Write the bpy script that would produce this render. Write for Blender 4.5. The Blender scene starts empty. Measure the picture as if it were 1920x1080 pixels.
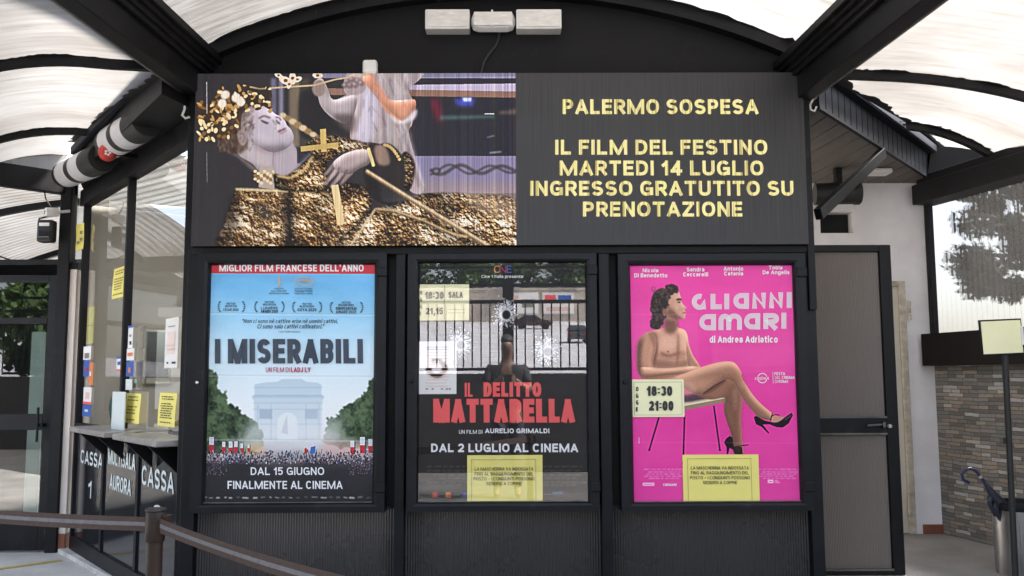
import bpy, bmesh, math, random
import numpy as np
from mathutils import Vector, Matrix

R = math.radians
random.seed(7)
rng = np.random.default_rng(11)
SC = bpy.context.scene
COL = SC.collection

# ------------------------------------------------------------------ camera
F = 1676.0
CAM = Vector((0.0, -5.5, 1.5))
ROT = Matrix.Rotation(R(-0.34), 3, 'Z') @ Matrix.Rotation(R(90 + 5.7), 3, 'X') @ Matrix.Rotation(R(-0.25), 3, 'Z')
cd = bpy.data.cameras.new('camera')
cam = bpy.data.objects.new('camera', cd)
COL.objects.link(cam)
cam.matrix_world = Matrix.Translation(CAM) @ ROT.to_4x4()
cd.sensor_width = 36.0
cd.lens = 36.0 * F / 1920.0
cd.clip_start = 0.05
cd.clip_end = 2000
SC.camera = cam

# ------------------------------------------------------------------ light
EXPOSURE = 2.90
SUN_EL, SUN_AZ = 56.0, 72.0          # azimuth measured clockwise from +Y
w = bpy.data.worlds.new('World')
SC.world = w
w.use_nodes = True
nt = w.node_tree
sky = nt.nodes.new('ShaderNodeTexSky')
sky.sky_type = 'NISHITA'
sky.sun_disc = False
sky.sun_elevation = R(SUN_EL)
sky.sun_rotation = R(SUN_AZ)
sky.dust_density = 3.0
bg = nt.nodes['Background']
bg.inputs['Strength'].default_value = 0.10
hz = nt.nodes.new('ShaderNodeHueSaturation')          # hazy, paler sky
hz.inputs['Saturation'].default_value = 0.55
nt.links.new(sky.outputs['Color'], hz.inputs['Color'])
nt.links.new(hz.outputs['Color'], bg.inputs['Color'])
sl = bpy.data.lights.new('sun', 'SUN')
sl.energy = 4.2
sl.angle = R(12)
sl.color = (1.0, 0.95, 0.88)
so = bpy.data.objects.new('sun', sl)
COL.objects.link(so)
sdir = Vector((math.sin(R(SUN_AZ)) * math.cos(R(SUN_EL)), math.cos(R(SUN_AZ)) * math.cos(R(SUN_EL)), math.sin(R(SUN_EL))))
so.rotation_euler = sdir.to_track_quat('Z', 'Y').to_euler()
so.location = sdir * 40
SC.view_settings.view_transform = 'Standard'
SC.view_settings.look = 'None'
SC.view_settings.exposure = EXPOSURE
SC.view_settings.gamma = 1.0
SC.cycles.use_denoising = True
SC.cycles.max_bounces = 10
SC.cycles.diffuse_bounces = 5
SC.cycles.transparent_max_bounces = 16
SC.cycles.sample_clamp_indirect = 8.0
SC.cycles.caustics_reflective = False
SC.cycles.caustics_refractive = False

# ------------------------------------------------------------------ pixel -> place
def ray(px, py):
    return ROT @ Vector(((px - 960) / F, -(py - 540) / F, -1.0))
def on_y(px, py, Y):
    d = ray(px, py)
    return CAM + d * ((Y - CAM.y) / d.y)
def on_z(px, py, Z):
    d = ray(px, py)
    return CAM + d * ((Z - CAM.z) / d.z)
def on_pl(px, py, P, n):
    d = ray(px, py)
    P, n = Vector(P), Vector(n)
    return CAM + d * ((P - CAM).dot(n) / d.dot(n))

# ------------------------------------------------------------------ materials
def lin(c):
    return tuple((x / 255 / 12.92) if x / 255 <= 0.04045 else ((x / 255 + 0.055) / 1.055) ** 2.4 for x in c)

def new_mat(name):
    m = bpy.data.materials.new(name)
    m.use_nodes = True
    t = m.node_tree
    t.nodes.clear()
    out = t.nodes.new('ShaderNodeOutputMaterial')
    return m, t, out

def N(t, kind, **kw):
    n = t.nodes.new(kind)
    for k, v in kw.items():
        if k in n.inputs:
            n.inputs[k].default_value = v
        else:
            setattr(n, k, v)
    return n

def coords(t, scale=(1, 1, 1), rot=(0, 0, 0)):
    tc = N(t, 'ShaderNodeTexCoord')
    mp = N(t, 'ShaderNodeMapping')
    mp.inputs['Scale'].default_value = scale
    mp.inputs['Rotation'].default_value = rot
    t.links.new(tc.outputs['Object'], mp.inputs['Vector'])
    return mp.outputs['Vector']

def mat(name, col, rough=0.5, metal=0.0, var=0.25, scale=6.0, stretch=(1, 1, 1), bump=0.0, bscale=60.0, spec=0.5, coat=0.0, scuff=0.0):
    """Principled with noise-driven colour and gloss variation."""
    m, t, out = new_mat(name)
    b = N(t, 'ShaderNodeBsdfPrincipled')
    b.inputs['Metallic'].default_value = metal
    b.inputs['Specular IOR Level'].default_value = spec
    b.inputs['Coat Weight'].default_value = coat
    v = coords(t, stretch)
    n = N(t, 'ShaderNodeTexNoise', Scale=scale, Detail=6.0, Roughness=0.6)
    t.links.new(v, n.inputs['Vector'])
    cr = N(t, 'ShaderNodeValToRGB')
    cr.color_ramp.elements[0].position = 0.3
    cr.color_ramp.elements[1].position = 0.7
    cr.color_ramp.elements[0].color = (*[c * (1 - var) for c in col], 1)
    cr.color_ramp.elements[1].color = (*[min(1, c * (1 + var)) for c in col], 1)
    t.links.new(n.outputs['Fac'], cr.inputs['Fac'])
    if scuff:
        # dust, rubbed spots and fine scratches
        cols = cr.outputs['Color']
        for sc_, st_, lo_, hi_ in ((38.0, (1, 1, .35), .68, .74), (9.0, (1, 1, 1), .60, .80), (60.0, (.12, 1, 1.6), .72, .75)):
            m2_ = N(t, 'ShaderNodeMapping')
            m2_.inputs['Scale'].default_value = st_
            t.links.new(v, m2_.inputs['Vector'])
            nz = N(t, 'ShaderNodeTexNoise', Scale=sc_, Detail=5.0, Roughness=0.65)
            t.links.new(m2_.outputs['Vector'], nz.inputs['Vector'])
            k_ = N(t, 'ShaderNodeMapRange')
            k_.inputs['From Min'].default_value = lo_
            k_.inputs['From Max'].default_value = hi_
            k_.inputs['To Max'].default_value = scuff * (.5 if sc_ < 20 else 1)
            t.links.new(nz.outputs['Fac'], k_.inputs['Value'])
            mx_ = N(t, 'ShaderNodeMix', data_type='RGBA')
            t.links.new(k_.outputs['Result'], mx_.inputs[0])
            t.links.new(cols, mx_.inputs[6])
            mx_.inputs[7].default_value = (.11, .105, .10, 1)
            cols = mx_.outputs[2]
        t.links.new(cols, b.inputs['Base Color'])
    else:
        t.links.new(cr.outputs['Color'], b.inputs['Base Color'])
    mr = N(t, 'ShaderNodeMapRange')
    mr.inputs['To Min'].default_value = max(0.02, rough - 0.1)
    mr.inputs['To Max'].default_value = min(1, rough + 0.1)
    t.links.new(n.outputs['Fac'], mr.inputs['Value'])
    t.links.new(mr.outputs['Result'], b.inputs['Roughness'])
    if bump:
        n2 = N(t, 'ShaderNodeTexNoise', Scale=bscale, Detail=4.0)
        t.links.new(v, n2.inputs['Vector'])
        bp = N(t, 'ShaderNodeBump', Strength=bump, Distance=0.01)
        t.links.new(n2.outputs['Fac'], bp.inputs['Height'])
        t.links.new(bp.outputs['Normal'], b.inputs['Normal'])
    t.links.new(b.outputs['BSDF'], out.inputs['Surface'])
    return m

def glass_mat(name, ior=1.5, tint=(1, 1, 1), rough=0.0, dirt=0.0, cap=1.0):
    """thin sheet of glass: Fresnel-weighted mirror over a clear sheet"""
    m, t, out = new_mat(name)
    tr = N(t, 'ShaderNodeBsdfTransparent')
    tr.inputs['Color'].default_value = (*tint, 1)
    gl = N(t, 'ShaderNodeBsdfGlossy', Roughness=rough)
    gl.inputs['Color'].default_value = (1, 1, 1, 1)
    fr = N(t, 'ShaderNodeFresnel', IOR=ior)
    mx = N(t, 'ShaderNodeMixShader')
    # same mirror strength from either side of the sheet
    ge = N(t, 'ShaderNodeNewGeometry')
    ir = N(t, 'ShaderNodeMapRange')
    ir.inputs['To Min'].default_value = ior
    ir.inputs['To Max'].default_value = 1.0 / ior
    t.links.new(ge.outputs['Backfacing'], ir.inputs['Value'])
    t.links.new(ir.outputs['Result'], fr.inputs['IOR'])
    cl = N(t, 'ShaderNodeMath', operation='MINIMUM')
    cl.inputs[1].default_value = cap
    t.links.new(fr.outputs['Fac'], cl.inputs[0])
    t.links.new(cl.outputs['Value'], mx.inputs['Fac'])
    t.links.new(tr.outputs['BSDF'], mx.inputs[1])
    t.links.new(gl.outputs['BSDF'], mx.inputs[2])
    last = mx
    if dirt:
        df = N(t, 'ShaderNodeBsdfDiffuse')
        df.inputs['Color'].default_value = (0.6, 0.6, 0.58, 1)
        v = coords(t)
        n = N(t, 'ShaderNodeTexNoise', Scale=3.0, Detail=8.0)
        t.links.new(v, n.inputs['Vector'])
        mr = N(t, 'ShaderNodeMapRange')
        mr.inputs['From Min'].default_value = 0.45
        mr.inputs['From Max'].default_value = 0.8
        mr.inputs['To Max'].default_value = dirt
        t.links.new(n.outputs['Fac'], mr.inputs['Value'])
        m2 = N(t, 'ShaderNodeMixShader')
        t.links.new(mr.outputs['Result'], m2.inputs['Fac'])
        t.links.new(mx.outputs['Shader'], m2.inputs[1])
        t.links.new(df.outputs['BSDF'], m2.inputs[2])
        last = m2
    t.links.new(last.outputs['Shader'], out.inputs['Surface'])
    return m

def sheet_mat(name, trans, clear=0.0, rot=0.0, stretch=(1.0, 12, 1), dirt=0.5, blur=0.0, bands=0.0, face=0.6):
    """weathered translucent plastic roofing: streaks run across the vault, with fine dark dashes of dirt"""
    m, t, out = new_mat(name)
    v0 = coords(t, (1, 1, 1), (0, 0, rot))
    def sv(sc):
        mp = N(t, 'ShaderNodeMapping')
        mp.inputs['Scale'].default_value = sc
        t.links.new(v0, mp.inputs['Vector'])
        return mp.outputs['Vector']
    n = N(t, 'ShaderNodeTexNoise', Scale=1.6, Detail=8.0, Roughness=0.7)
    t.links.new(sv(stretch), n.inputs['Vector'])
    cr = N(t, 'ShaderNodeValToRGB')
    e = cr.color_ramp.elements
    e[0].position, e[1].position = 0.30, 0.60
    k = 1 - dirt * .7
    e[0].color = (trans * k, trans * k * .95, trans * k * .9, 1)
    e[1].color = (trans, trans * 0.98, trans * 0.955, 1)
    t.links.new(n.outputs['Fac'], cr.inputs['Fac'])
    # dashes
    n2 = N(t, 'ShaderNodeTexNoise', Scale=3.2, Detail=3.0, Roughness=0.55)
    t.links.new(sv((stretch[0] * 1.3, stretch[1] * 2.2, 1)), n2.inputs['Vector'])
    c2 = N(t, 'ShaderNodeValToRGB')
    c2.color_ramp.elements[0].position, c2.color_ramp.elements[0].color = 0.665, (1, 1, 1, 1)
    c2.color_ramp.elements[1].position, c2.color_ramp.elements[1].color = 0.72, (.16, .14, .12, 1)
    t.links.new(n2.outputs['Fac'], c2.inputs['Fac'])
    n3 = N(t, 'ShaderNodeTexNoise', Scale=0.9, Detail=5.0)
    t.links.new(v0, n3.inputs['Vector'])
    c3 = N(t, 'ShaderNodeValToRGB')
    c3.color_ramp.elements[0].position, c3.color_ramp.elements[0].color = 0.32, (.66, .63, .60, 1)
    c3.color_ramp.elements[1].position, c3.color_ramp.elements[1].color = 0.60, (1, 1, 1, 1)
    t.links.new(n3.outputs['Fac'], c3.inputs['Fac'])
    def mul(a_, b_, f=1.0):
        mx = N(t, 'ShaderNodeMix', data_type='RGBA', blend_type='MULTIPLY')
        mx.inputs[0].default_value = f
        t.links.new(a_, mx.inputs[6])
        t.links.new(b_, mx.inputs[7])
        return mx.outputs[2]
    colr = mul(mul(cr.outputs['Color'], c2.outputs['Color'], .9 * dirt / .6 if dirt < .6 else .9), c3.outputs['Color'])
    if bands:
        wv = N(t, 'ShaderNodeTexWave', Scale=bands, Distortion=0.0)
        wv.bands_direction = 'Y'
        t.links.new(v0, wv.inputs['Vector'])
        c4 = N(t, 'ShaderNodeValToRGB')
        c4.color_ramp.elements[0].position, c4.color_ramp.elements[0].color = 0.1, (.52, .54, .56, 1)
        c4.color_ramp.elements[1].position, c4.color_ramp.elements[1].color = 0.6, (1, 1, 1, 1)
        t.links.new(wv.outputs['Fac'], c4.inputs['Fac'])
        colr = mul(colr, c4.outputs['Color'])
    tl = N(t, 'ShaderNodeBsdfTranslucent')
    t.links.new(colr, tl.inputs['Color'])
    df = N(t, 'ShaderNodeBsdfPrincipled', Roughness=0.45)
    df.inputs['Base Color'].default_value = (face, face * .98, face * .95, 1)
    ad = N(t, 'ShaderNodeMixShader', Fac=0.25)
    t.links.new(tl.outputs['BSDF'], ad.inputs[1])
    t.links.new(df.outputs['BSDF'], ad.inputs[2])
    last = ad
    if clear:
        tr = N(t, 'ShaderNodeBsdfTransparent')
        m2 = N(t, 'ShaderNodeMixShader', Fac=clear)
        t.links.new(ad.outputs['Shader'], m2.inputs[1])
        src = tr.outputs['BSDF']
        if blur:
            rf = N(t, 'ShaderNodeBsdfRefraction', Roughness=blur, IOR=1.03)
            rf.inputs['Color'].default_value = (.95, .95, .97, 1)
            m3 = N(t, 'ShaderNodeMixShader', Fac=0.55)
            t.links.new(src, m3.inputs[1])
            t.links.new(rf.outputs['BSDF'], m3.inputs[2])
            src = m3.outputs['Shader']
        t.links.new(src, m2.inputs[2])
        last = m2
    t.links.new(last.outputs['Shader'], out.inputs['Surface'])
    return m

def stone_mat(name):
    m, t, out = new_mat(name)
    tc = N(t, 'ShaderNodeTexCoord')
    mp = N(t, 'ShaderNodeMapping')
    t.links.new(tc.outputs['UV'], mp.inputs['Vector'])
    br = N(t, 'ShaderNodeTexBrick', Scale=1.0)
    br.offset = 0.37
    br.offset_frequency = 3
    br.squash = 0.6
    br.squash_frequency = 4
    br.inputs['Brick Width'].default_value = 0.17
    br.inputs['Row Height'].default_value = 0.031
    br.inputs['Mortar Size'].default_value = 0.0022
    br.inputs['Bias'].default_value = 0.0
    br.inputs['Color1'].default_value = (0, 0, 0, 1)
    br.inputs['Color2'].default_value = (1, 1, 1, 1)
    br.inputs['Mortar'].default_value = (0.1, 0.1, 0.1, 1)
    # a little waviness so that courses are not ruler straight
    nw = N(t, 'ShaderNodeTexNoise', Scale=5.0)
    t.links.new(mp.outputs['Vector'], nw.inputs['Vector'])
    vm = N(t, 'ShaderNodeVectorMath', operation='MULTIPLY_ADD')
    vm.inputs[1].default_value = (0.03, 0.02, 0)
    t.links.new(nw.outputs['Color'], vm.inputs[0])
    t.links.new(mp.outputs['Vector'], vm.inputs[2])
    t.links.new(vm.outputs['Vector'], br.inputs['Vector'])
    cr = N(t, 'ShaderNodeValToRGB')
    cr.color_ramp.interpolation = 'CONSTANT'
    e = cr.color_ramp.elements
    e[0].position, e[0].color = 0.0, (0.11, 0.10, 0.09, 1)
    e[1].position, e[1].color = 0.88, (0.34, 0.32, 0.30, 1)
    for p, c in ((0.22, (0.17, 0.14, 0.11)), (0.4, (0.14, 0.135, 0.125)), (0.54, (0.22, 0.155, 0.10)), (0.66, (0.19, 0.18, 0.165)), (0.78, (0.25, 0.20, 0.14))):
        x = e.new(p)
        x.color = (*c, 1)
    t.links.new(br.outputs['Color'], cr.inputs['Fac'])
    n = N(t, 'ShaderNodeTexNoise', Scale=18.0, Detail=8.0, Roughness=0.7)
    mp2 = N(t, 'ShaderNodeMapping')
    mp2.inputs['Scale'].default_value = (1, 3.5, 1)
    t.links.new(tc.outputs['UV'], mp2.inputs['Vector'])
    t.links.new(mp2.outputs['Vector'], n.inputs['Vector'])
    mx = N(t, 'ShaderNodeMix', data_type='RGBA', blend_type='OVERLAY')
    mx.inputs[0].default_value = 0.85
    t.links.new(cr.outputs['Color'], mx.inputs[6])
    t.links.new(n.outputs['Color'], mx.inputs[7])
    hs = N(t, 'ShaderNodeHueSaturation', Saturation=0.6)
    t.links.new(mx.outputs[2], hs.inputs['Color'])
    mo = N(t, 'ShaderNodeMix', data_type='RGBA')
    t.links.new(br.outputs['Fac'], mo.inputs[0])
    t.links.new(hs.outputs['Color'], mo.inputs[6])
    mo.inputs[7].default_value = (0.05, 0.045, 0.04, 1)
    b = N(t, 'ShaderNodeBsdfPrincipled', Roughness=0.8)
    t.links.new(mo.outputs[2], b.inputs['Base Color'])
    ad = N(t, 'ShaderNodeMath', operation='MULTIPLY_ADD')
    ad.inputs[1].default_value = 0.6
    t.links.new(n.outputs['Fac'], ad.inputs[0])
    bw = N(t, 'ShaderNodeRGBToBW')
    t.links.new(br.outputs['Color'], bw.inputs[0])
    t.links.new(bw.outputs['Val'], ad.inputs[2])
    bp = N(t, 'ShaderNodeBump', Strength=0.9, Distance=0.012)
    t.links.new(ad.outputs['Value'], bp.inputs['Height'])
    t.links.new(bp.outputs['Normal'], b.inputs['Normal'])
    t.links.new(b.outputs['BSDF'], out.inputs['Surface'])
    return m

def ground_mat(name, col, scale=1.2, crack=True):
    m, t, out = new_mat(name)
    v = coords(t)
    b = N(t, 'ShaderNodeBsdfPrincipled', Roughness=0.75)
    n1 = N(t, 'ShaderNodeTexNoise', Scale=scale, Detail=8.0, Roughness=0.65)
    n2 = N(t, 'ShaderNodeTexNoise', Scale=90.0, Detail=4.0)
    for n in (n1, n2):
        t.links.new(v, n.inputs['Vector'])
    cr = N(t, 'ShaderNodeValToRGB')
    e = cr.color_ramp.elements
    e[0].position, e[1].position = 0.32, 0.68
    e[0].color = (*[c * 0.62 for c in col], 1)
    e[1].color = (*[c * 1.3 for c in col], 1)
    t.links.new(n1.outputs['Fac'], cr.inputs['Fac'])
    mx = N(t, 'ShaderNodeMix', data_type='RGBA', blend_type='OVERLAY')
    mx.inputs[0].default_value = 0.5
    t.links.new(cr.outputs['Color'], mx.inputs[6])
    t.links.new(n2.outputs['Fac'], mx.inputs[7])
    t.links.new(mx.outputs[2], b.inputs['Base Color'])
    bp = N(t, 'ShaderNodeBump', Strength=0.3, Distance=0.004)
    t.links.new(n2.outputs['Fac'], bp.inputs['Height'])
    t.links.new(bp.outputs['Normal'], b.inputs['Normal'])
    t.links.new(b.outputs['BSDF'], out.inputs['Surface'])
    return m

def image_mat(name, img, emit=0.0, rough=0.4, bump=0.25, base=1.0, coat=0.0):
    """picture painted below by code (no file is read)"""
    m, t, out = new_mat(name)
    uv = N(t, 'ShaderNodeTexCoord')
    im = N(t, 'ShaderNodeTexImage')
    im.image = img
    im.extension = 'EXTEND'
    t.links.new(uv.outputs['UV'], im.inputs['Vector'])
    b = N(t, 'ShaderNodeBsdfPrincipled', Roughness=rough)
    b.inputs['Specular IOR Level'].default_value = 0.15
    if emit:
        b.inputs['Base Color'].default_value = (0.008, 0.008, 0.009, 1)
        t.links.new(im.outputs['Color'], b.inputs['Emission Color'])
        b.inputs['Emission Strength'].default_value = emit
    else:
        t.links.new(im.outputs['Color'], b.inputs['Base Color'])
    if bump:
        n = N(t, 'ShaderNodeTexNoise', Scale=4.0, Detail=3.0)
        mp = N(t, 'ShaderNodeMapping')
        mp.inputs['Scale'].default_value = (1, 2.5, 1)
        t.links.new(uv.outputs['UV'], mp.inputs['Vector'])
        t.links.new(mp.outputs['Vector'], n.inputs['Vector'])
        bp = N(t, 'ShaderNodeBump', Strength=bump, Distance=0.02)
        t.links.new(n.outputs['Fac'], bp.inputs['Height'])
        t.links.new(bp.outputs['Normal'], b.inputs['Normal'])
    t.links.new(b.outputs['BSDF'], out.inputs['Surface'])
    return m

def leaf_mat(name, c0, c1):
    m, t, out = new_mat(name)
    g = N(t, 'ShaderNodeNewGeometry')
    cr = N(t, 'ShaderNodeValToRGB')
    cr.color_ramp.elements[0].color = (*c0, 1)
    cr.color_ramp.elements[1].color = (*c1, 1)
    t.links.new(g.outputs['Random Per Island'], cr.inputs['Fac'])
    b = N(t, 'ShaderNodeBsdfPrincipled', Roughness=0.55)
    tl = N(t, 'ShaderNodeBsdfTranslucent')
    mx = N(t, 'ShaderNodeMixShader', Fac=0.3)
    t.links.new(cr.outputs['Color'], b.inputs['Base Color'])
    t.links.new(cr.outputs['Color'], tl.inputs['Color'])
    t.links.new(b.outputs['BSDF'], mx.inputs[1])
    t.links.new(tl.outputs['BSDF'], mx.inputs[2])
    t.links.new(mx.outputs['Shader'], out.inputs['Surface'])
    return m

M = {}
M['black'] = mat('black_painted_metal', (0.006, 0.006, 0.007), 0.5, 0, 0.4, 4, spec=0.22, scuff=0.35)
M['frame'] = mat('charcoal_aluminium', (0.0065, 0.007, 0.0095), 0.45, 0, 0.4, 5, spec=0.22, scuff=0.35)
M['beam'] = mat('dark_painted_steel', (0.006, 0.006, 0.0075), 0.55, 0, 0.6, 3, spec=0.22, scuff=0.35)
M['tar'] = mat('black_tar_sealant', (0.010, 0.009, 0.009), 0.75, 0, 0.4, 20, bump=0.5)
M['fascia'] = mat('charcoal_board', (0.0095, 0.0093, 0.0098), 0.6, 0, 0.25, 1.6, spec=0.14, scuff=0.15)
M['cabinet'] = mat('black_cabinet', (0.012, 0.012, 0.013), 0.55)
M['pale_edge'] = mat('lit_flange_edge', (0.10, 0.095, 0.085), 0.6, 0, 0.5, 9)  # pale grimy tone stands in for light on the beam flange lip
M['plaster'] = mat('white_plaster', (0.80, 0.78, 0.79), 0.85, 0, 0.10, 2.5, bump=0.25, bscale=120)
M['cream_wall'] = mat('cream_plaster', (0.62, 0.57, 0.50), 0.85, 0, 0.06, 2.0)
M['pillar'] = mat('pinkish_white_plaster', (0.74, 0.67, 0.62), 0.8, 0, 0.08, 2.0)
M['terracotta'] = mat('terracotta_skirting', (0.22, 0.075, 0.04), 0.6, 0, 0.2, 8)
M['cream'] = mat('cream_door_paint', (0.60, 0.56, 0.47), 0.5, 0, 0.08, 3)
M['cream_rust'] = mat('rust_stained_cream_paint', (0.50, 0.44, 0.35), 0.6, 0, 0.35, 14)
M['steel'] = mat('brushed_steel', (0.30, 0.30, 0.31), 0.30, 1.0, 0.05, 5, (40, 40, 0.6))
M['chrome'] = mat('bright_metal', (0.6, 0.6, 0.6), 0.25, 1.0, 0.1)
M['brown'] = mat('brown_powder_coat', (0.026, 0.016, 0.0125), 0.45, 0, 0.25, 12, spec=0.25, scuff=0.4)
M['belt'] = mat('brown_webbing', (0.058, 0.034, 0.025), 0.85, 0, 0.25, 50, bump=0.4, bscale=300)
M['belt_grey'] = mat('grey_webbing_stripe', (0.14, 0.135, 0.14), 0.8, 0, 0.2, 50, bump=0.3, bscale=300)
M['white_plastic'] = mat('white_plastic', (0.72, 0.71, 0.69), 0.4, 0, 0.1, 6)
M['lamp_lens'] = mat('milky_lamp_lens', (0.66, 0.64, 0.60), 0.25, 0, 0.12, 16, (1, 1, 4))
M['lamp_white'] = mat('white_lamp_band', (0.60, 0.60, 0.62), 0.45, 0, 0.12, 5)
M['rubber'] = mat('black_rubber', (0.012, 0.012, 0.012), 0.6)
M['marble'] = mat('grey_marble_shelf', (0.27, 0.255, 0.24), 0.35, 0, 0.3, 14)
M['dark_glossy'] = mat('dark_glossy_panel', (0.012, 0.014, 0.018), 0.08, 0, 0.2, 2, spec=0.9)
M['red'] = mat('red_plastic', (0.45, 0.03, 0.02), 0.35)
M['yellow_paper'] = mat('yellow_paper', (0.84, 0.74, 0.20), 0.7, 0, 0.05, 5)
M['pale_yellow'] = mat('pale_yellow_paper', (0.86, 0.83, 0.52), 0.7, 0, 0.04, 5)
M['white_paper'] = mat('white_paper', (0.80, 0.78, 0.78), 0.7, 0, 0.03, 5)
M['pink_print'] = mat('salmon_print', (0.76, 0.50, 0.42), 0.7, 0, 0.1, 5)
M['ink'] = mat('black_ink', (0.02, 0.02, 0.02), 0.6, 0, 0.1)
M['navy'] = mat('navy_ink', (0.02, 0.035, 0.06), 0.6, 0, 0.1)
M['grey_ink'] = mat('grey_ink', (0.22, 0.21, 0.16), 0.6, 0, 0.1)
M['white_ink'] = mat('white_ink', (0.82, 0.82, 0.84), 0.6, 0, 0.02)
M['red_ink'] = mat('red_ink', (0.82, 0.085, 0.09), 0.55, 0, 0.06, 3)
M['crimson_ink'] = mat('crimson_ink', (0.42, 0.03, 0.07), 0.55, 0, 0.06, 3)
M['gold_ink'] = mat('gold_ink', (0.60, 0.40, 0.20), 0.5, 0, 0.1)
M['orange_ink'] = mat('orange_ink', (0.70, 0.22, 0.07), 0.5, 0, 0.1)
M['blue_ink'] = mat('blue_ink', (0.03, 0.10, 0.40), 0.5, 0, 0.1)
M['grey_letter'] = mat('pale_vinyl_letter', (0.66, 0.72, 0.72), 0.5, 0, 0.04)
M['corr_dark'] = mat('smoked_corrugated_plastic', (0.034, 0.032, 0.033), 0.28, 0, 0.12, 1.5)
M['corr_brown'] = mat('brown_corrugated_plastic', (0.20, 0.172, 0.152), 0.4, 0, 0.06, 1.6)
M['soffit'] = mat('weathered_plank', (0.10, 0.088, 0.078), 0.7, 0, 0.25, 3, (6, 0.6, 1))
M['slate'] = mat('slate_blue_fascia', (0.012, 0.0135, 0.019), 0.6, 0, 0.25, 5, spec=0.1)
M['groove'] = mat('black_groove', (0.006, 0.006, 0.006), 0.8)
M['coping'] = mat('dark_brown_coping', (0.006, 0.005, 0.0045), 0.6, 0, 0.3, 3, spec=0.12)
M['umbrella'] = mat('navy_umbrella_cloth', (0.013, 0.015, 0.028), 0.6, 0, 0.3, 20)
M['umb_handle'] = mat('navy_handle', (0.02, 0.025, 0.07), 0.3)
M['stone'] = stone_mat('stone_veneer')
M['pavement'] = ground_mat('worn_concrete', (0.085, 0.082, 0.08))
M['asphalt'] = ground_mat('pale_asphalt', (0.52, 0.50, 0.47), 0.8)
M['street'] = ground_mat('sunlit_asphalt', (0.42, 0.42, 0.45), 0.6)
M['kerb'] = ground_mat('kerb_stone', (0.55, 0.53, 0.50), 3.0)
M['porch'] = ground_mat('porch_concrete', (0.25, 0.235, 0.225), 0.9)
M['yellow_line'] = mat('yellow_road_paint', (0.55, 0.42, 0.10), 0.7, 0, 0.3, 14)
M['pane'] = glass_mat('case_glass', 2.05, cap=0.16)
M['pane_clear'] = glass_mat('low_glare_case_glass', 1.14, cap=0.08)
M['booth_glass'] = glass_mat('booth_glass', 2.6, (0.86, 0.90, 0.90))
M['door_glass'] = glass_mat('door_glass', 1.9, (0.62, 0.66, 0.65))
TS = 0.146
M['sheet'] = sheet_mat('canopy_sheet', TS)
M['sheet_rear'] = sheet_mat('ribbed_canopy_sheet', TS, bands=3.0)
M['sheet_l'] = sheet_mat('canopy_sheet_booth_side', TS, rot=R(-27.3), dirt=.55)
M['sheet_r'] = sheet_mat('canopy_sheet_porch_side', TS, rot=R(-8.6), dirt=.45)
M['sheet_c'] = sheet_mat('canopy_sheet_streaked', TS, 0, 0, (1.1, 14, 1), 0.75)
M['added_skylight'] = sheet_mat('added_skylight_sheet', 0.85, dirt=.2)
M['booth_roof'] = sheet_mat('booth_roof_sheet', 0.15, rot=R(39), dirt=.2, bands=2.6)
M['clear_sheet'] = sheet_mat('clear_wall_sheet', 0.03, 0.27, 0, (3, 3, 0.6), 0.25, blur=.08, face=.12)
M['leaf'] = leaf_mat('leaf_green', (0.035, 0.07, 0.02), (0.09, 0.16, 0.04))
M['leaf_dark'] = leaf_mat('leaf_dark', (0.006, 0.011, 0.008), (0.02, 0.03, 0.02))
M['bark'] = mat('bark', (0.09, 0.07, 0.05), 0.9, 0, 0.3, 12)
M['skin'] = mat('skin', (0.16, 0.095, 0.065), 0.5, 0, 0.08)
M['shirt'] = mat('dark_shirt', (0.02, 0.02, 0.024), 0.8, 0, 0.2)
M['trousers'] = mat('dark_trousers', (0.03, 0.03, 0.04), 0.8, 0, 0.2)
M['hair'] = mat('dark_hair', (0.012, 0.010, 0.009), 0.6)
M['car_dark'] = mat('dark_blue_car_paint', (0.02, 0.024, 0.035), 0.25, 0, 0.1, coat=0.6)
M['car_red'] = mat('dark_red_car_paint', (0.035, 0.010, 0.011), 0.25, 0, 0.1, coat=0.6)
M['car_glass'] = mat('car_glass', (0.02, 0.025, 0.03), 0.06, 0, 0.1, spec=0.9)
M['tyre'] = mat('tyre', (0.012, 0.012, 0.012), 0.8)
M['light_red'] = mat('tail_lamp', (0.4, 0.02, 0.02), 0.2)
M['tan_wall'] = mat('tan_concrete_wall', (0.50, 0.44, 0.37), 0.85, 0, 0.2, 1.2, bump=0.3)
M['dark_wall'] = mat('dark_rendered_wall', (0.02, 0.019, 0.018), 0.9, 0, 0.3, 2, bump=0.3)
M['dark_metal'] = mat('dull_dark_metal', (0.10, 0.10, 0.105), 0.35, 1.0, 0.2)
M['teal'] = mat('teal_plastic', (0.10, 0.38, 0.40), 0.4)
M['counter'] = mat('dark_counter', (0.05, 0.05, 0.055), 0.4)
M['mint'] = mat('mint_panel', (0.50, 0.62, 0.56), 0.5, 0, 0.06)

def led_text_mat():
    m, t, out = new_mat('led_yellow')
    v = coords(t, (1, 1, 0.02))
    n = N(t, 'ShaderNodeTexNoise', Scale=75.0, Detail=3.0, Roughness=0.7)
    t.links.new(v, n.inputs['Vector'])
    cr = N(t, 'ShaderNodeValToRGB')
    e = cr.color_ramp.elements
    e[0].position, e[0].color = 0.36, (*lin((176, 158, 92)), 1)
    e[1].position, e[1].color = 0.52, (*lin((246, 232, 170)), 1)
    x = e.new(0.66)
    x.color = (*lin((216, 214, 120)), 1)
    t.links.new(n.outputs['Fac'], cr.inputs['Fac'])
    em = N(t, 'ShaderNodeEmission', Strength=0.155)
    t.links.new(cr.outputs['Color'], em.inputs['Color'])
    t.links.new(em.outputs['Emission'], out.inputs['Surface'])
    return m
M['led_text'] = led_text_mat()

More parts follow.
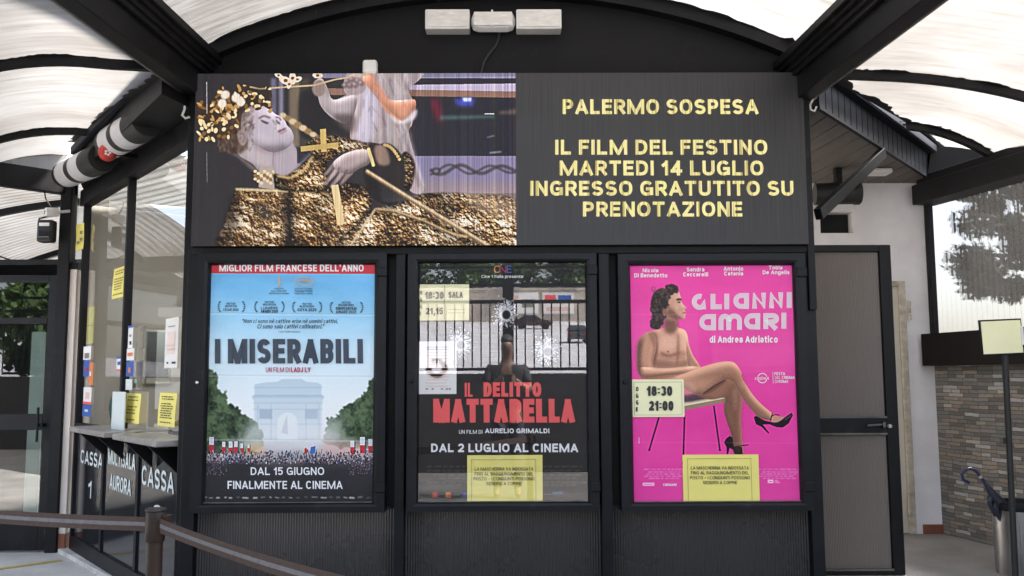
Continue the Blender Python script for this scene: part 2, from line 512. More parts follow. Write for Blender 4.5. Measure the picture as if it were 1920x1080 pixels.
def led_panel_mat():
    m, t, out = new_mat('led_dark_panel')
    v = coords(t, (1, 1, 0.015))
    n = N(t, 'ShaderNodeTexNoise', Scale=120.0, Detail=2.0)
    t.links.new(v, n.inputs['Vector'])
    cr = N(t, 'ShaderNodeValToRGB')
    cr.color_ramp.elements[0].position, cr.color_ramp.elements[0].color = 0.35, (0.021, 0.0205, 0.022, 1)
    cr.color_ramp.elements[1].position, cr.color_ramp.elements[1].color = 0.7, (0.036, 0.035, 0.037, 1)
    t.links.new(n.outputs['Fac'], cr.inputs['Fac'])
    b = N(t, 'ShaderNodeBsdfPrincipled', Roughness=0.6)
    t.links.new(cr.outputs['Color'], b.inputs['Base Color'])
    t.links.new(b.outputs['BSDF'], out.inputs['Surface'])
    return m
M['led_panel'] = led_panel_mat()

def green_led_mat():
    m, t, out = new_mat('green_indicator')
    em = N(t, 'ShaderNodeEmission', Strength=0.6)
    em.inputs['Color'].default_value = (0.05, 1, 0.2, 1)
    t.links.new(em.outputs['Emission'], out.inputs['Surface'])
    return m
M['green_led'] = green_led_mat()

# ------------------------------------------------------------------ object helpers
def tag(o, label=None, cat=None, group=None, kind=None):
    for k, v in (('label', label), ('category', cat), ('group', group), ('kind', kind)):
        if v:
            o[k] = v
    return o

def thing(name, loc, label, cat, group=None):
    o = bpy.data.objects.new(name, None)
    o.empty_display_size = 0.1
    COL.objects.link(o)
    o.location = loc
    return tag(o, label, cat, group)

def wpos(o):
    p = Vector((0, 0, 0))
    while o is not None:
        p = p + o.location
        o = o.parent
    return p

class MB:
    """collects shapes in world coordinates, builds ONE mesh object"""
    def __init__(s):
        s.v, s.f, s.m, s.uv = [], [], [], {}
    def add(s, vs, fs, mi=0):
        b = len(s.v)
        s.v += [tuple(x) for x in vs]
        s.f += [tuple(b + i for i in f) for f in fs]
        s.m += [mi] * len(fs)
        return s
    def box(s, x0, x1, y0, y1, z0, z1, mi=0, bev=0.0):
        return s.obox(((x0 + x1) / 2, (y0 + y1) / 2, (z0 + z1) / 2), (1, 0, 0), (0, 1, 0), (0, 0, 1), abs(x1 - x0) / 2, abs(y1 - y0) / 2, abs(z1 - z0) / 2, mi, bev)
    def obox(s, c, ax, ay, az, hx, hy, hz, mi=0, bev=0.0):
        c, ax, ay, az = Vector(c), Vector(ax), Vector(ay), Vector(az)
        bm = bmesh.new()
        bmesh.ops.create_cube(bm, size=2.0)
        for v in bm.verts:
            v.co = Vector((v.co.x * hx, v.co.y * hy, v.co.z * hz))
        if bev:
            bmesh.ops.bevel(bm, geom=bm.edges[:], offset=min(bev, 0.45 * min(hx, hy, hz) * 2), segments=2, affect='EDGES', profile=0.5)
        bm.verts.index_update()
        vs = [c + ax * v.co.x + ay * v.co.y + az * v.co.z for v in bm.verts]
        fs = [[v.index for v in f.verts] for f in bm.faces]
        bm.free()
        return s.add(vs, fs, mi)
    def bar(s, a, b, wd, ht, up=(0, 0, 1), mi=0, bev=0.0):
        a, b = Vector(a), Vector(b)
        d = (b - a)
        L = d.length
        d.normalize()
        side = d.cross(Vector(up)).normalized()
        u = side.cross(d).normalized()
        return s.obox((a + b) / 2, side, d, u, wd / 2, L / 2, ht / 2, mi, bev)
    def quad(s, a, b, c, d, mi=0):
        return s.add([a, b, c, d], [(0, 1, 2, 3)], mi)
    def prism(s, pts, vec, mi=0):
        vec = Vector(vec)
        n = len(pts)
        vs = [Vector(p) for p in pts] + [Vector(p) + vec for p in pts]
        fs = [tuple(range(n - 1, -1, -1)), tuple(range(n, 2 * n))] + [(i, (i + 1) % n, n + (i + 1) % n, n + i) for i in range(n)]
        return s.add(vs, fs, mi)
    def tube(s, path, r, n=10, mi=0, cap=True):
        path = [Vector(p) for p in path]
        rs = r if isinstance(r, (list, tuple)) else [r] * len(path)
        vs, fs = [], []
        u = None
        for i, p in enumerate(path):
            d = (path[min(i + 1, len(path) - 1)] - path[max(i - 1, 0)]).normalized()
            if u is None:
                u = d.orthogonal().normalized()
            u = (u - d * u.dot(d)).normalized()
            v = d.cross(u)
            for k in range(n):
                a = 2 * math.pi * k / n
                vs.append(p + (u * math.cos(a) + v * math.sin(a)) * rs[i])
        for i in range(len(path) - 1):
            for k in range(n):
                fs.append((i * n + k, i * n + (k + 1) % n, (i + 1) * n + (k + 1) % n, (i + 1) * n + k))
        if cap:
            fs.append(tuple(range(n - 1, -1, -1)))
            fs.append(tuple((len(path) - 1) * n + k for k in range(n)))
        return s.add(vs, fs, mi)
    def lathe(s, prof, c, ax=(0, 0, 1), n=32, mi=0):
        """prof: (radius, height) pairs along axis ax from point c"""
        c, ax = Vector(c), Vector(ax).normalized()
        u = ax.orthogonal().normalized()
        v = ax.cross(u)
        vs, fs = [], []
        for r, h in prof:
            for k in range(n):
                a = 2 * math.pi * k / n
                vs.append(c + ax * h + (u * math.cos(a) + v * math.sin(a)) * max(r, 1e-4))
        for i in range(len(prof) - 1):
            for k in range(n):
                fs.append((i * n + k, i * n + (k + 1) % n, (i + 1) * n + (k + 1) % n, (i + 1) * n + k))
        return s.add(vs, fs, mi)
    def grid(s, fn, nu, nv, mi=0):
        b = len(s.v)
        vs = [fn(i / nu, j / nv) for j in range(nv + 1) for i in range(nu + 1)]
        fs = [(j * (nu + 1) + i, j * (nu + 1) + i + 1, (j + 1) * (nu + 1) + i + 1, (j + 1) * (nu + 1) + i) for j in range(nv) for i in range(nu)]
        return s.add(vs, fs, mi)
    def build(s, name, mats, parent=None, smooth=False, uv=None, cut=None, fix=True):
        if not isinstance(mats, (list, tuple)):
            mats = [mats]
        me = bpy.data.meshes.new(name)
        if parent is not None:
            o0 = wpos(parent)
        else:
            a = np.array([tuple(x) for x in s.v])
            o0 = Vector(((a[:, 0].min() + a[:, 0].max()) / 2, (a[:, 1].min() + a[:, 1].max()) / 2, a[:, 2].min()))
        vs = [(x[0] - o0.x, x[1] - o0.y, x[2] - o0.z) for x in s.v]
        me.from_pydata(vs, [], s.f)
        for m in mats:
            me.materials.append(m)
        for i, p in enumerate(me.polygons):
            p.material_index = s.m[i]
        if uv is not None:
            ul = me.uv_layers.new(name='UVMap')
            for p in me.polygons:
                for li in p.loop_indices:
                    co = Vector(me.vertices[me.loops[li].vertex_index].co) + o0
                    ul.data[li].uv = uv(co)
        bm = bmesh.new()
        bm.from_mesh(me)
        for c in cut or ():
            P, n = Vector(c[0]) - o0, Vector(c[1])
            bmesh.ops.bisect_plane(bm, geom=bm.verts[:] + bm.edges[:] + bm.faces[:], plane_co=P, plane_no=n, clear_outer=True)
        if fix:
            bmesh.ops.recalc_face_normals(bm, faces=bm.faces[:])
        bm.to_mesh(me)
        bm.free()
        if smooth:
            for p in me.polygons:
                p.use_smooth = True
            try:
                me.set_sharp_from_angle(angle=R(40))
            except Exception:
                pass
        o = bpy.data.objects.new(name, me)
        COL.objects.link(o)
        if parent is not None:
            o.parent = parent
        else:
            o.location = o0
        return o

# ------------------------------------------------------------------ lettering
def _el(cx, cy, rx, ry, a0, a1, n=9, ex=2.35):
    """piece of a squarish oval, as signs often have"""
    out = []
    for i in range(n + 1):
        t = R(a0 + (a1 - a0) * i / n)
        c, s = math.cos(t), math.sin(t)
        out.append((cx + rx * math.copysign(abs(c) ** (2 / ex), c), cy + ry * math.copysign(abs(s) ** (2 / ex), s)))
    return out
def _mir(ps):
    return [(1 - x, y) for x, y in ps]
XH = .72
# each letter: inner width, strokes (centre lines in a unit box; 'o' closes the line), top, bottom
_bowl = lambda y0, y1, x=.5: [(0, y1), (x, y1)] + _el(x, (y0 + y1) / 2, 1 - x, (y1 - y0) / 2, 80, -80, 8) + [(x, y0), (0, y0)]
GL = {
    'I': (0, [[(0, 0), (0, 1)]]), 'L': (.46, [[(0, 1), (0, 0), (1, 0)]]), 'T': (.58, [[(0, 1), (1, 1)], [(.5, .95), (.5, 0)]]),
    'E': (.48, [[(1, 1), (0, 1), (0, 0), (1, 0)], [(.1, .52), (.9, .52)]]), 'F': (.46, [[(1, 1), (0, 1), (0, 0)], [(.1, .5), (.88, .5)]]),
    'H': (.58, [[(0, 0), (0, 1)], [(1, 0), (1, 1)], [(.05, .52), (.95, .52)]]),
    'A': (.68, [[(0, 0), (.48, 1)], [(.52, 1), (1, 0)], [(.24, .27), (.76, .27)]]),
    'W': (.92, [[(0, 1), (.26, .05)], [(.26, .05), (.5, .9)], [(.5, .9), (.74, .05)], [(.74, .05), (1, 1)]]), 'K': (.58, [[(0, 0), (0, 1)], [(.1, .42), (1, 1)], [(.36, .56), (1, 0)]]),
    'V': (.66, [[(0, 1), (.48, 0)], [(.52, 0), (1, 1)]]), 'X': (.62, [[(0, 0), (1, 1)], [(0, 1), (1, 0)]]),
    'Y': (.64, [[(0, 1), (.5, .45)], [(1, 1), (.5, .45)], [(.5, .5), (.5, 0)]]),
    'M': (.98, [[(0, 0), (0, 1)], [(.04, 1), (.48, 0)], [(.52, 0), (.96, 1)], [(1, 1), (1, 0)]]),
    'N': (.60, [[(0, 0), (0, 1)], [(.06, 1), (.94, 0)], [(1, 0), (1, 1)]]),
    'Z': (.56, [[(0, 1), (1, 1)], [(.97, .95), (.03, .05)], [(0, 0), (1, 0)]]),
    'O': (.68, [['o'] + _el(.5, .5, .5, .5, 0, 342, 19)]), 'Q': (.68, [['o'] + _el(.5, .5, .5, .5, 0, 342, 19), [(.62, .25), (1, -.02)]]),
    'C': (.62, [['b'] + _el(.5, .5, .5, .5, 38, 322, 16)]),
    'G': (.66, [['b'] + _el(.5, .5, .5, .5, 38, 318, 16), [(.60, .45), (1, .45), (1, .05)]]),
    'S': (.56, [['b'] + _el(.5, .755, .48, .245, 20, 268, 12, 2.1) + _el(.5, .25, .5, .25, 88, -160, 12, 2.1)]),
    'D': (.60, [['o', (0, 0)] + _bowl(0, 1, .35)[0:-1]]), 'P': (.52, [[(0, 0), (0, 1)], _bowl(.44, 1)]),
    'B': (.54, [[(0, 0), (0, 1)], _bowl(.52, 1), _bowl(0, .52)]), 'R': (.56, [[(0, 0), (0, 1)], _bowl(.44, 1), [(.5, .46), (1, 0)]]),
    'U': (.60, [[(0, 1), (0, .34)] + _el(.5, .34, .5, .34, 190, 350, 10) + [(1, .34), (1, 1)]]),
    'J': (.42, [[(1, 1), (1, .3)] + _el(.5, .3, .5, .3, 350, 200, 8)]),
    '0': (.50, [['o'] + _el(.5, .5, .5, .5, 0, 342, 19)]), '1': (.22, [[(1, 0), (1, 1)], [(.9, .92), (0, .74)]]),
    '2': (.50, [['b'] + _el(.5, .70, .5, .30, 168, -36, 12, 2.1) + [(.05, .05)], [(0, 0), (1, 0)]]),
    '3': (.50, [['b'] + _el(.48, .76, .46, .24, 160, -80, 12, 2.1), ['b'] + _el(.5, .26, .5, .26, 84, -160, 12, 2.1)]),
    '4': (.56, [[(.74, 0), (.74, 1)], [(.70, .96), (.02, .26)], [(0, .24), (1, .24)]]),
    '5': (.50, [[(.92, 1), (.12, 1), (.06, .56)], ['b', (.06, .56)] + _el(.48, .32, .52, .32, 110, -155, 12, 2.1)]),
    '8': (.50, [['o'] + _el(.5, .755, .44, .245, 0, 342, 16), ['o'] + _el(.5, .26, .5, .26, 0, 342, 16)]),
    '9': (.50, [['o'] + _el(.5, .68, .5, .32, 0, 342, 16), [(1, .66)] + _el(.45, .4, .55, .4, 0, -110, 8)]),
    ':': (0, [['b', (0, .18), (0, .36)], ['b', (0, .68), (0, .86)]]), '.': (0, [['b', (0, -.1), (0, .09)]]), ',': (.05, [['b', (.8, .09), (0, -.24)]]),
    '\u2013': (.4, [[(0, .42), (1, .42)]]), '\u2019': (.0, [['b', (0, 1.08), (0, .74)]]), '\u201c': (.16, [['b', (0, 1.08), (0, .74)], ['b', (1, 1.08), (1, .74)]]), '\u201d': (.16, [['b', (0, 1.08), (0, .74)], ['b', (1, 1.08), (1, .74)]]),
    '(': (.14, [['b'] + [(1 - math.cos(R(a)), .5 + .62 * math.sin(R(a))) for a in range(60, -61, -15)]]), ')': (.14, [['b'] + [(math.cos(R(a)), .5 + .62 * math.sin(R(a))) for a in range(60, -61, -15)]]),
    '\u00ae': (.12, [['b'] + _el(.5, .9, .5, .1, 0, 340, 8)]),
    'a': (.44, [['b'] + _el(.5, XH * .62, .5, XH * .38, 165, 0, 9) + [(1, 0)], ['o'] + _el(.48, XH * .27, .48, XH * .27, 0, 342, 14)]),
    'b': (.48, [[(0, 0), (0, 1)], ['o'] + _el(.5, XH / 2, .5, XH / 2, 0, 342, 16)]), 'd': (.48, [[(1, 0), (1, 1)], ['o'] + _el(.5, XH / 2, .5, XH / 2, 0, 342, 16)]),
    'p': (.48, [[(0, -.25), (0, XH)], ['o'] + _el(.5, XH / 2, .5, XH / 2, 0, 342, 16)]), 'o': (.50, [['o'] + _el(.5, XH / 2, .5, XH / 2, 0, 342, 16)]),
    'c': (.46, [['b'] + _el(.5, XH / 2, .5, XH / 2, 40, 320, 14)]), 'e': (.48, [['b'] + _el(.5, XH / 2, .5, XH / 2, 0, 318, 14), [(.05, XH * .5), (.95, XH * .5)]]),
    'g': (.48, [['o'] + _el(.5, XH / 2, .5, XH / 2, 0, 342, 16), [(1, XH), (1, 0)] + _el(.5, -.02, .5, .22, -10, -150, 8)]),
    'h': (.46, [[(0, 0), (0, 1)], [(0, XH * .55)] + _el(.5, XH * .58, .5, XH * .42, 170, 10, 9) + [(1, 0)]]),
    'i': (0, [[(0, 0), (0, XH)], ['b', (0, .86), (0, 1.06)]]), 'l': (0, [[(0, 0), (0, 1)]]),
    'n': (.46, [[(0, 0), (0, XH)], [(0, XH * .55)] + _el(.5, XH * .58, .5, XH * .42, 170, 10, 9) + [(1, 0)]]),
    'm': (.78, [[(0, 0), (0, XH)], [(0, XH * .55)] + _el(.25, XH * .62, .25, XH * .38, 170, 10, 7) + [(.5, 0)], [(.5, XH * .55)] + _el(.75, XH * .62, .25, XH * .38, 170, 10, 7) + [(1, 0)]]),
    'r': (.26, [[(0, 0), (0, XH)], ['b', (0, XH * .5)] + _el(.9, XH * .6, .9, XH * .4, 170, 80, 6)]),
    's': (.42, [['b'] + _el(.5, XH * .755, .46, XH * .245, 20, 268, 10, 2.1) + _el(.5, XH * .25, .5, XH * .25, 88, -160, 10, 2.1)]),
    't': (.28, [[(.4, .95), (.4, .2)] + _el(.85, .18, .45, .18, 190, 270, 5), [(0, XH), (1, XH)]]),
    'u': (.46, [[(0, XH), (0, XH * .4)] + _el(.5, XH * .4, .5, XH * .4, 190, 350, 9) + [(1, XH * .4)], [(1, XH), (1, 0)]]),
    'v': (.48, [[(0, XH), (.48, 0)], [(.52, 0), (1, XH)]]),
}
for _c, _b, _s in (('\u00e9', 'e', [['b', (.35, .90), (.70, 1.12)]]), ('\u00c9', 'E', [['b', (.35, 1.12), (.70, 1.30)]]), ('\u00c8', 'E', [['b', (.30, 1.30), (.65, 1.12)]])):
    GL[_c] = (GL[_b][0], GL[_b][1] + _s)
_NARROW = 'IlLi:.,1'

def _ribbon(pts, T, closed, square, lo, hi):
    P_ = [np.array(p, float) for p in pts]
    n = len(P_)
    if square and not closed:
        d = P_[0] - P_[1]
        P_[0] = P_[0] + d / max(1e-6, np.linalg.norm(d)) * T / 2
        d = P_[-1] - P_[-2]
        P_[-1] = P_[-1] + d / max(1e-6, np.linalg.norm(d)) * T / 2
    vs = []
    for i in range(n):
        a = P_[(i - 1) % n] if (closed or i) else None
        b = P_[(i + 1) % n] if (closed or i < n - 1) else None
        d0 = P_[i] - a if a is not None else b - P_[i]
        d1 = b - P_[i] if b is not None else P_[i] - a
        d0, d1 = d0 / max(1e-6, np.linalg.norm(d0)), d1 / max(1e-6, np.linalg.norm(d1))
        n0, n1 = np.array((-d0[1], d0[0])), np.array((-d1[1], d1[0]))
        m = n0 + n1
        k = np.linalg.norm(m)
        m = m / k if k > 1e-6 else n0
        m = m / max(.5, float(m.dot(n0)))
        for s_ in (-1, 1):
            q = P_[i] + m * s_ * T / 2
            vs.append((q[0], min(hi, max(lo, q[1]))))
    fs = [(2 * i, 2 * i + 1, 2 * ((i + 1) % n) + 1, 2 * ((i + 1) % n)) for i in range(n if closed else n - 1)]
    return vs, fs

def text(mb, s, p00, p10, p01, mi=0, bold=0.02, shear=0.0, spacing=1.0, lift=None):
    """stroke-built signwriting of even stem width fitted into a parallelogram:
    p00 bottom left, p10 bottom right, p01 top left (points in space)"""
    p00, p10, p01 = Vector(p00), Vector(p10), Vector(p01)
    a, b = p10 - p00, p01 - p00
    lo = min([-.25 if c in 'pgq' else (-.14 if c in ',' else 0) for c in s] + [0])
    hi = max([1.16 if c in '\u00c9\u00c8' else (1.0 if not c.islower() or c in 'bdhlit' else XH) for c in s])
    T = .115 + bold * 2.2
    asp = a.length / b.length * (hi - lo)
    nT = sum(1 for c in s if c != ' ')
    gap = .15 * spacing
    inner = sum(GL[c][0] if c != ' ' else .22 for c in s) + gap * (len(s) - 1)
    thin = sum(T for c in s if c != ' ')
    if inner < .05:
        T, inner = asp / nT, 1.0
    elif (asp - thin) / inner < .42:
        T = max(.05, (asp - .42 * inner) / nT)
    k = (asp - T * nT) / inner
    nrm = a.cross(b).normalized()
    if (CAM - p00).dot(nrm) < 0:
        nrm = -nrm
    x, level = 0.0, 0
    for c in s:
        if c == ' ':
            x += (.22 + gap) * k
            continue
        w_, strokes = GL[c]
        w_ *= k
        for st in strokes:
            flag = [q for q in st if isinstance(q, str)]
            pts = [q for q in st if not isinstance(q, str)]
            low = c.islower() and c not in 'bdhlit'
            top = 1.0
            pts = [(x + T / 2 + u * w_, T / 2 + v * (1 - T) if 0 <= v <= 1 else v) for u, v in pts]
            vs, fs = _ribbon(pts, T, 'o' in flag, not flag, -.3, 1.36 if flag or c in '\u00e9\u00c9\u00c8' else 1.0)
            level = (level + 1) % 6
            mb.add([p00 + a * ((vx + shear * vy) / asp) + b * ((vy - lo) / (hi - lo)) + nrm * (.00012 * level) for vx, vy in vs], fs, mi)
        x += w_ + T + gap * k

def ytext(mb, s, x0, y0, x1, y1, Y, mi=0, bold=0.02, shear=0.0, spacing=1.0, skew=0.0):
    """lettering on a plane facing the street; box in photo pixels (left, top, right, bottom), unprojected on the plane y = Y"""
    text(mb, s, on_y(x0, y1, Y), on_y(x1, y1 + skew, Y), on_y(x0, y0, Y), mi, bold, shear, spacing)

# ------------------------------------------------------------------ painter (pictures on the screen and the posters, computed here)
class Paint:
    def __init__(s, W, H, Y, x0, x1, z0, z1):
        s.W, s.H, s.Y = W, H, Y
        s.x0, s.x1, s.z0, s.z1 = x0, x1, z0, z1
        s.a = np.zeros((H, W, 3))
        yy, xx = np.mgrid[0:H, 0:W]
        s.u, s.v = (xx + 0.5) / W, (yy + 0.5) / H
    def c(s, px, py):
        p = on_y(px, py, s.Y)
        return ((p.x - s.x0) / (s.x1 - s.x0) * s.W, (s.z1 - p.z) / (s.z1 - s.z0) * s.H)
    def mask(s, pts, blur=0.0, ss=2):
        P = np.array([s.c(*p) for p in pts])
        return s.cmask(P, blur, ss)
    def cmask(s, P, blur=0.0, ss=2):
        m = np.zeros((s.H, s.W))
        x0, y0 = np.floor(P.min(0)).astype(int) - 1
        x1, y1 = np.ceil(P.max(0)).astype(int) + 1
        x0, y0, x1, y1 = max(0, x0), max(0, y0), min(s.W, x1), min(s.H, y1)
        if x1 > x0 and y1 > y0:
            xs = x0 + (np.arange((x1 - x0) * ss) + 0.5) / ss
            ys = y0 + (np.arange((y1 - y0) * ss) + 0.5) / ss
            ins = np.zeros((len(ys), len(xs)), bool)
            for (ax, ay), (bx, by) in zip(P, np.roll(P, -1, 0)):
                if ay == by:
                    continue
                r = (ys >= min(ay, by)) & (ys < max(ay, by))
                if not r.any():
                    continue
                xi = ax + (ys[r] - ay) / (by - ay) * (bx - ax)
                ins[r] ^= xs[None, :] < xi[:, None]
            m[y0:y1, x0:x1] = ins.reshape(y1 - y0, ss, x1 - x0, ss).mean((1, 3))
        return s.blur(m, blur) if blur else m
    @staticmethod
    def blur(m, r):
        k = max(1, int(round(r)))
        for _ in range(3):
            for ax in (0, 1):
                n = m.shape[ax]
                pad = [(0, 0), (0, 0)]
                pad[ax] = (k + 1, k)
                cs = np.cumsum(np.pad(m, pad, mode='edge'), axis=ax)
                m = (np.take(cs, range(2 * k + 1, 2 * k + 1 + n), ax) - np.take(cs, range(0, n), ax)) / (2 * k + 1)
        return m
    def put(s, m, col, al=1.0):
        k = (m * al)[..., None]
        s.a = s.a * (1 - k) + np.asarray(col, float) * k
        return m
    def poly(s, pts, col, al=1.0, blur=0.0):
        return s.put(s.mask(pts, blur), col, al)
    def soft(s, pts, col, al=1.0, blur=0.0):
        return s.put(s.mask(smooth_loop(pts), blur), col, al)
    def ell(s, cx, cy, rx, ry, col, al=1.0, blur=0.0, rot=0.0, n=20):
        return s.poly(ell_pts(cx, cy, rx, ry, rot, n), col, al, blur)
    def line(s, pts, wd, col, al=1.0, blur=0.0):
        for (ax, ay), (bx, by) in zip(pts[:-1], pts[1:]):
            d = math.hypot(bx - ax, by - ay) or 1
            nx, ny = -(by - ay) / d * wd / 2, (bx - ax) / d * wd / 2
            s.poly([(ax + nx, ay + ny), (bx + nx, by + ny), (bx - nx, by - ny), (ax - nx, ay - ny)], col, al, blur)
    def noise(s, cell, seed=0, octs=4, sx=1.0, sy=1.0):
        g = np.random.default_rng(seed)
        out, amp, tot = np.zeros((s.H, s.W)), 1.0, 0.0
        for _ in range(octs):
            cx, cy = max(1.0, cell * sx), max(1.0, cell * sy)
            nx, ny = int(s.W / cx) + 3, int(s.H / cy) + 3
            G = g.random((ny, nx))
            X, Yv = np.arange(s.W) / cx, np.arange(s.H) / cy
            xi, yi = X.astype(int), Yv.astype(int)
            fx, fy = X - xi, Yv - yi
            fx, fy = fx * fx * (3 - 2 * fx), fy * fy * (3 - 2 * fy)
            a = G[yi][:, xi] * (1 - fx) + G[yi][:, xi + 1] * fx
            b = G[yi + 1][:, xi] * (1 - fx) + G[yi + 1][:, xi + 1] * fx
            out += amp * (a * (1 - fy[:, None]) + b * fy[:, None])
            tot += amp
            amp *= 0.55
            cell *= 0.5
        return out / tot
    def relief(s, m, r, strength, lx=-0.5, ly=-0.8):
        strength, r = strength * 0.55, r * 0.8
        """round a flat shape: light its blurred outline from one side"""
        b = s.blur(m, r)
        gy, gx = np.gradient(b)
        k = np.clip((gx * -lx + gy * -ly) * r * strength, -0.8, 0.8) * m
        s.a = np.clip(s.a * (1 + k[..., None]), 0, 255)
    def crisp(s, amount, r, grain, seed=1):
        """printing sharpness and grain"""
        b = np.stack([s.blur(s.a[..., k], r) for k in range(3)], -1)
        g = np.random.default_rng(seed).normal(size=(s.H, s.W, 1))
        s.a = np.clip(s.a + amount * (s.a - b) + g * grain, 0, 255)
    def image(s, name):
        im = bpy.data.images.new(name, s.W, s.H)
        px = np.ones((s.H, s.W, 4), np.float32)
        px[..., :3] = np.clip(s.a[::-1] / 255.0, 0, 1)
        im.pixels.foreach_set(px.ravel())
        im.update()
        im.pack()
        return im

def smooth_loop(pts, k=5):
    n = len(pts)
    out = []
    for i in range(n):
        p0, p1, p2, p3 = (np.array(pts[(i + j - 1) % n], float) for j in range(4))
        for q in range(k):
            t = q / k
            out.append(tuple(0.5 * ((2 * p1) + (p2 - p0) * t + (2 * p0 - 5 * p1 + 4 * p2 - p3) * t * t + (3 * p1 - p0 - 3 * p2 + p3) * t ** 3)))
    return out

def ell_pts(cx, cy, rx, ry, rot=0.0, n=20):
    c, sn = math.cos(rot), math.sin(rot)
    return [(cx + rx * math.cos(a) * c - ry * math.sin(a) * sn, cy + rx * math.cos(a) * sn + ry * math.sin(a) * c) for a in np.linspace(0, 2 * math.pi, n, endpoint=False)]

def rect_uv(x0, x1, z0, z1):
    return lambda co: ((co.x - x0) / (x1 - x0), (co.z - z0) / (z1 - z0))

# ================================================================== THE SETTING
SL = 0.0566                                  # the roof beams fall towards the street
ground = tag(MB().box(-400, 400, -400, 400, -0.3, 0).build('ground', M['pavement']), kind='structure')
# kerb in front of the booth, paler asphalt beyond it
ka, kb = on_z(80, 1012, 0), on_z(207, 1080, 0)
kd = (kb - ka).normalized()
kn = Vector((-kd.y, kd.x, 0)) * -1
if kn.x > 0:
    kn = -kn
k0, k1 = ka - kd * 0.4, kb + kd * 1.3
tag(MB().quad(k0 + kn * 0.06 + Vector((0, 0, .004)), k1 + kn * 0.06 + Vector((0, 0, .004)), k1 + kn * 30 + Vector((0, 0, .004)), k0 + kn * 30 + Vector((0, 0, .004))).build('asphalt_road', M['asphalt']), kind='structure')
kerb_mb = MB()
for i in range(3):
    a, b = k0 + kd * (i * 1.0 + 0.004), k0 + kd * (i * 1.0 + 0.996)
    kerb_mb.bar(a + Vector((0, 0, .012)), b + Vector((0, 0, .012)), 0.13, 0.05, bev=0.006)
tag(kerb_mb.build('kerb', M['kerb']), kind='structure')
ya, yb = on_z(0, 1066, 0.008), on_z(115, 1050, 0.008)
yd = (yb - ya).normalized()
yn = Vector((-yd.y, yd.x, 0)) * 0.035
tag(MB().quad(ya - yd * 2.5 - yn, yb - yn, yb + yn, ya - yd * 2.5 + yn).build('road_marking', M['yellow_line']), kind='structure')
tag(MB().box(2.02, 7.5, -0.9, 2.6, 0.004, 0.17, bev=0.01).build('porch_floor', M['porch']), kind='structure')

# the street behind the photographer, seen only mirrored in the glass: a raised, rising road
TY = -9.0
prof_ = [(TY - 0.15, 1.5), (-30, 1.95), (-50, 2.9), (-71, 4.5), (-90, 6.5), (-106, 8.4)]
def road_z(y):
    for (ya_, za_), (yb_, zb_) in zip(prof_[:-1], prof_[1:]):
        if ya_ >= y >= yb_:
            return za_ + (zb_ - za_) * (y - ya_) / (yb_ - ya_)
    return 8.4
sm = MB()
for (ya_, za_), (yb_, zb_) in zip(prof_[:-1], prof_[1:]):
    sm.quad((-90, ya_, za_), (90, ya_, za_), (90, yb_, zb_), (-90, yb_, zb_))
tag(sm.build('street', M['street']), kind='structure')
o = MB().box(-40, 40, TY - 0.25, TY, 0.002, 1.56, bev=0.01).build('terrace_wall', M['dark_wall'])
tag(o, 'low dark terrace wall carrying the black railing across the forecourt', 'wall')
o = MB().box(-90, 90, -106.6, -105.8, 7.9, 12.3).box(-90, 90, -106.7, -105.7, 12.3, 12.6).build('street_wall', M['tan_wall'])
tag(o, 'tan concrete wall along the far side of the street, hung with two hoardings', 'wall')
# railing on the terrace wall
rl = thing('railing', (0, TY - 0.12, 1.56), 'black iron railing with upright bars on the terrace wall, mirrored in the middle poster glass', 'railing')
rm = MB()
x = -11.0
while x < 11:
    rm.box(x - 0.011, x + 0.011, TY - 0.13, TY - 0.11, 1.66, 2.70)
    x += 0.143
rm.build('bar', M['black'], rl)
rr = MB()
for z, h in ((1.63, .05), (2.72, .06), (2.99, .06), (3.28, .05)):
    rr.box(-11, 11, TY - 0.14, TY - 0.10, z - h / 2, z + h / 2)
rr.build('rail', M['black'], rl)
for x in (-9.6, -6.4, -3.2, 0.02, 3.2, 6.4, 9.6):
    MB().box(x - 0.09, x + 0.09, TY - 0.20, TY - 0.04, 1.56, 3.32, bev=0.01).build('post', M['black'], rl)

# ================================================================== LEAFY TREES
def crown_mesh(name, rx, rz, n, leaf, seed, clumps=16, cr_=1.0):
    g = np.random.default_rng(seed)
    cs = []
    for _ in range(clumps):
        a, r, h = g.random() * 6.283, math.sqrt(g.random()) * 0.75, g.random() * 1.7 - 0.85
        cs.append((math.cos(a) * r * rx * math.sqrt(max(0.1, 1 - h * h * .8)), math.sin(a) * r * rx * math.sqrt(max(.1, 1 - h * h * .8)), h * rz, (0.26 + 0.26 * g.random()) * rx * cr_))
    vs, fs = [], []
    for i in range(n):
        c = cs[int(g.integers(len(cs)))]
        d = g.normal(size=3)
        d /= np.linalg.norm(d)
        p = np.array(c[:3]) + d * c[3] * g.random() ** 0.4 * np.array([1, 1, 0.75])
        u = g.normal(size=3)
        u /= np.linalg.norm(u)
        v = np.cross(u, g.normal(size=3))
        v /= np.linalg.norm(v)
        s_ = leaf * (0.6 + 0.8 * g.random())
        b = len(vs)
        vs += [tuple(p - u * s_), tuple(p + v * s_ * .45), tuple(p + u * s_), tuple(p - v * s_ * .45)]
        fs.append((b, b + 1, b + 2, b + 3))
    me = bpy.data.meshes.new(name)
    me.from_pydata(vs, [], fs)
    return me
_cm = {}
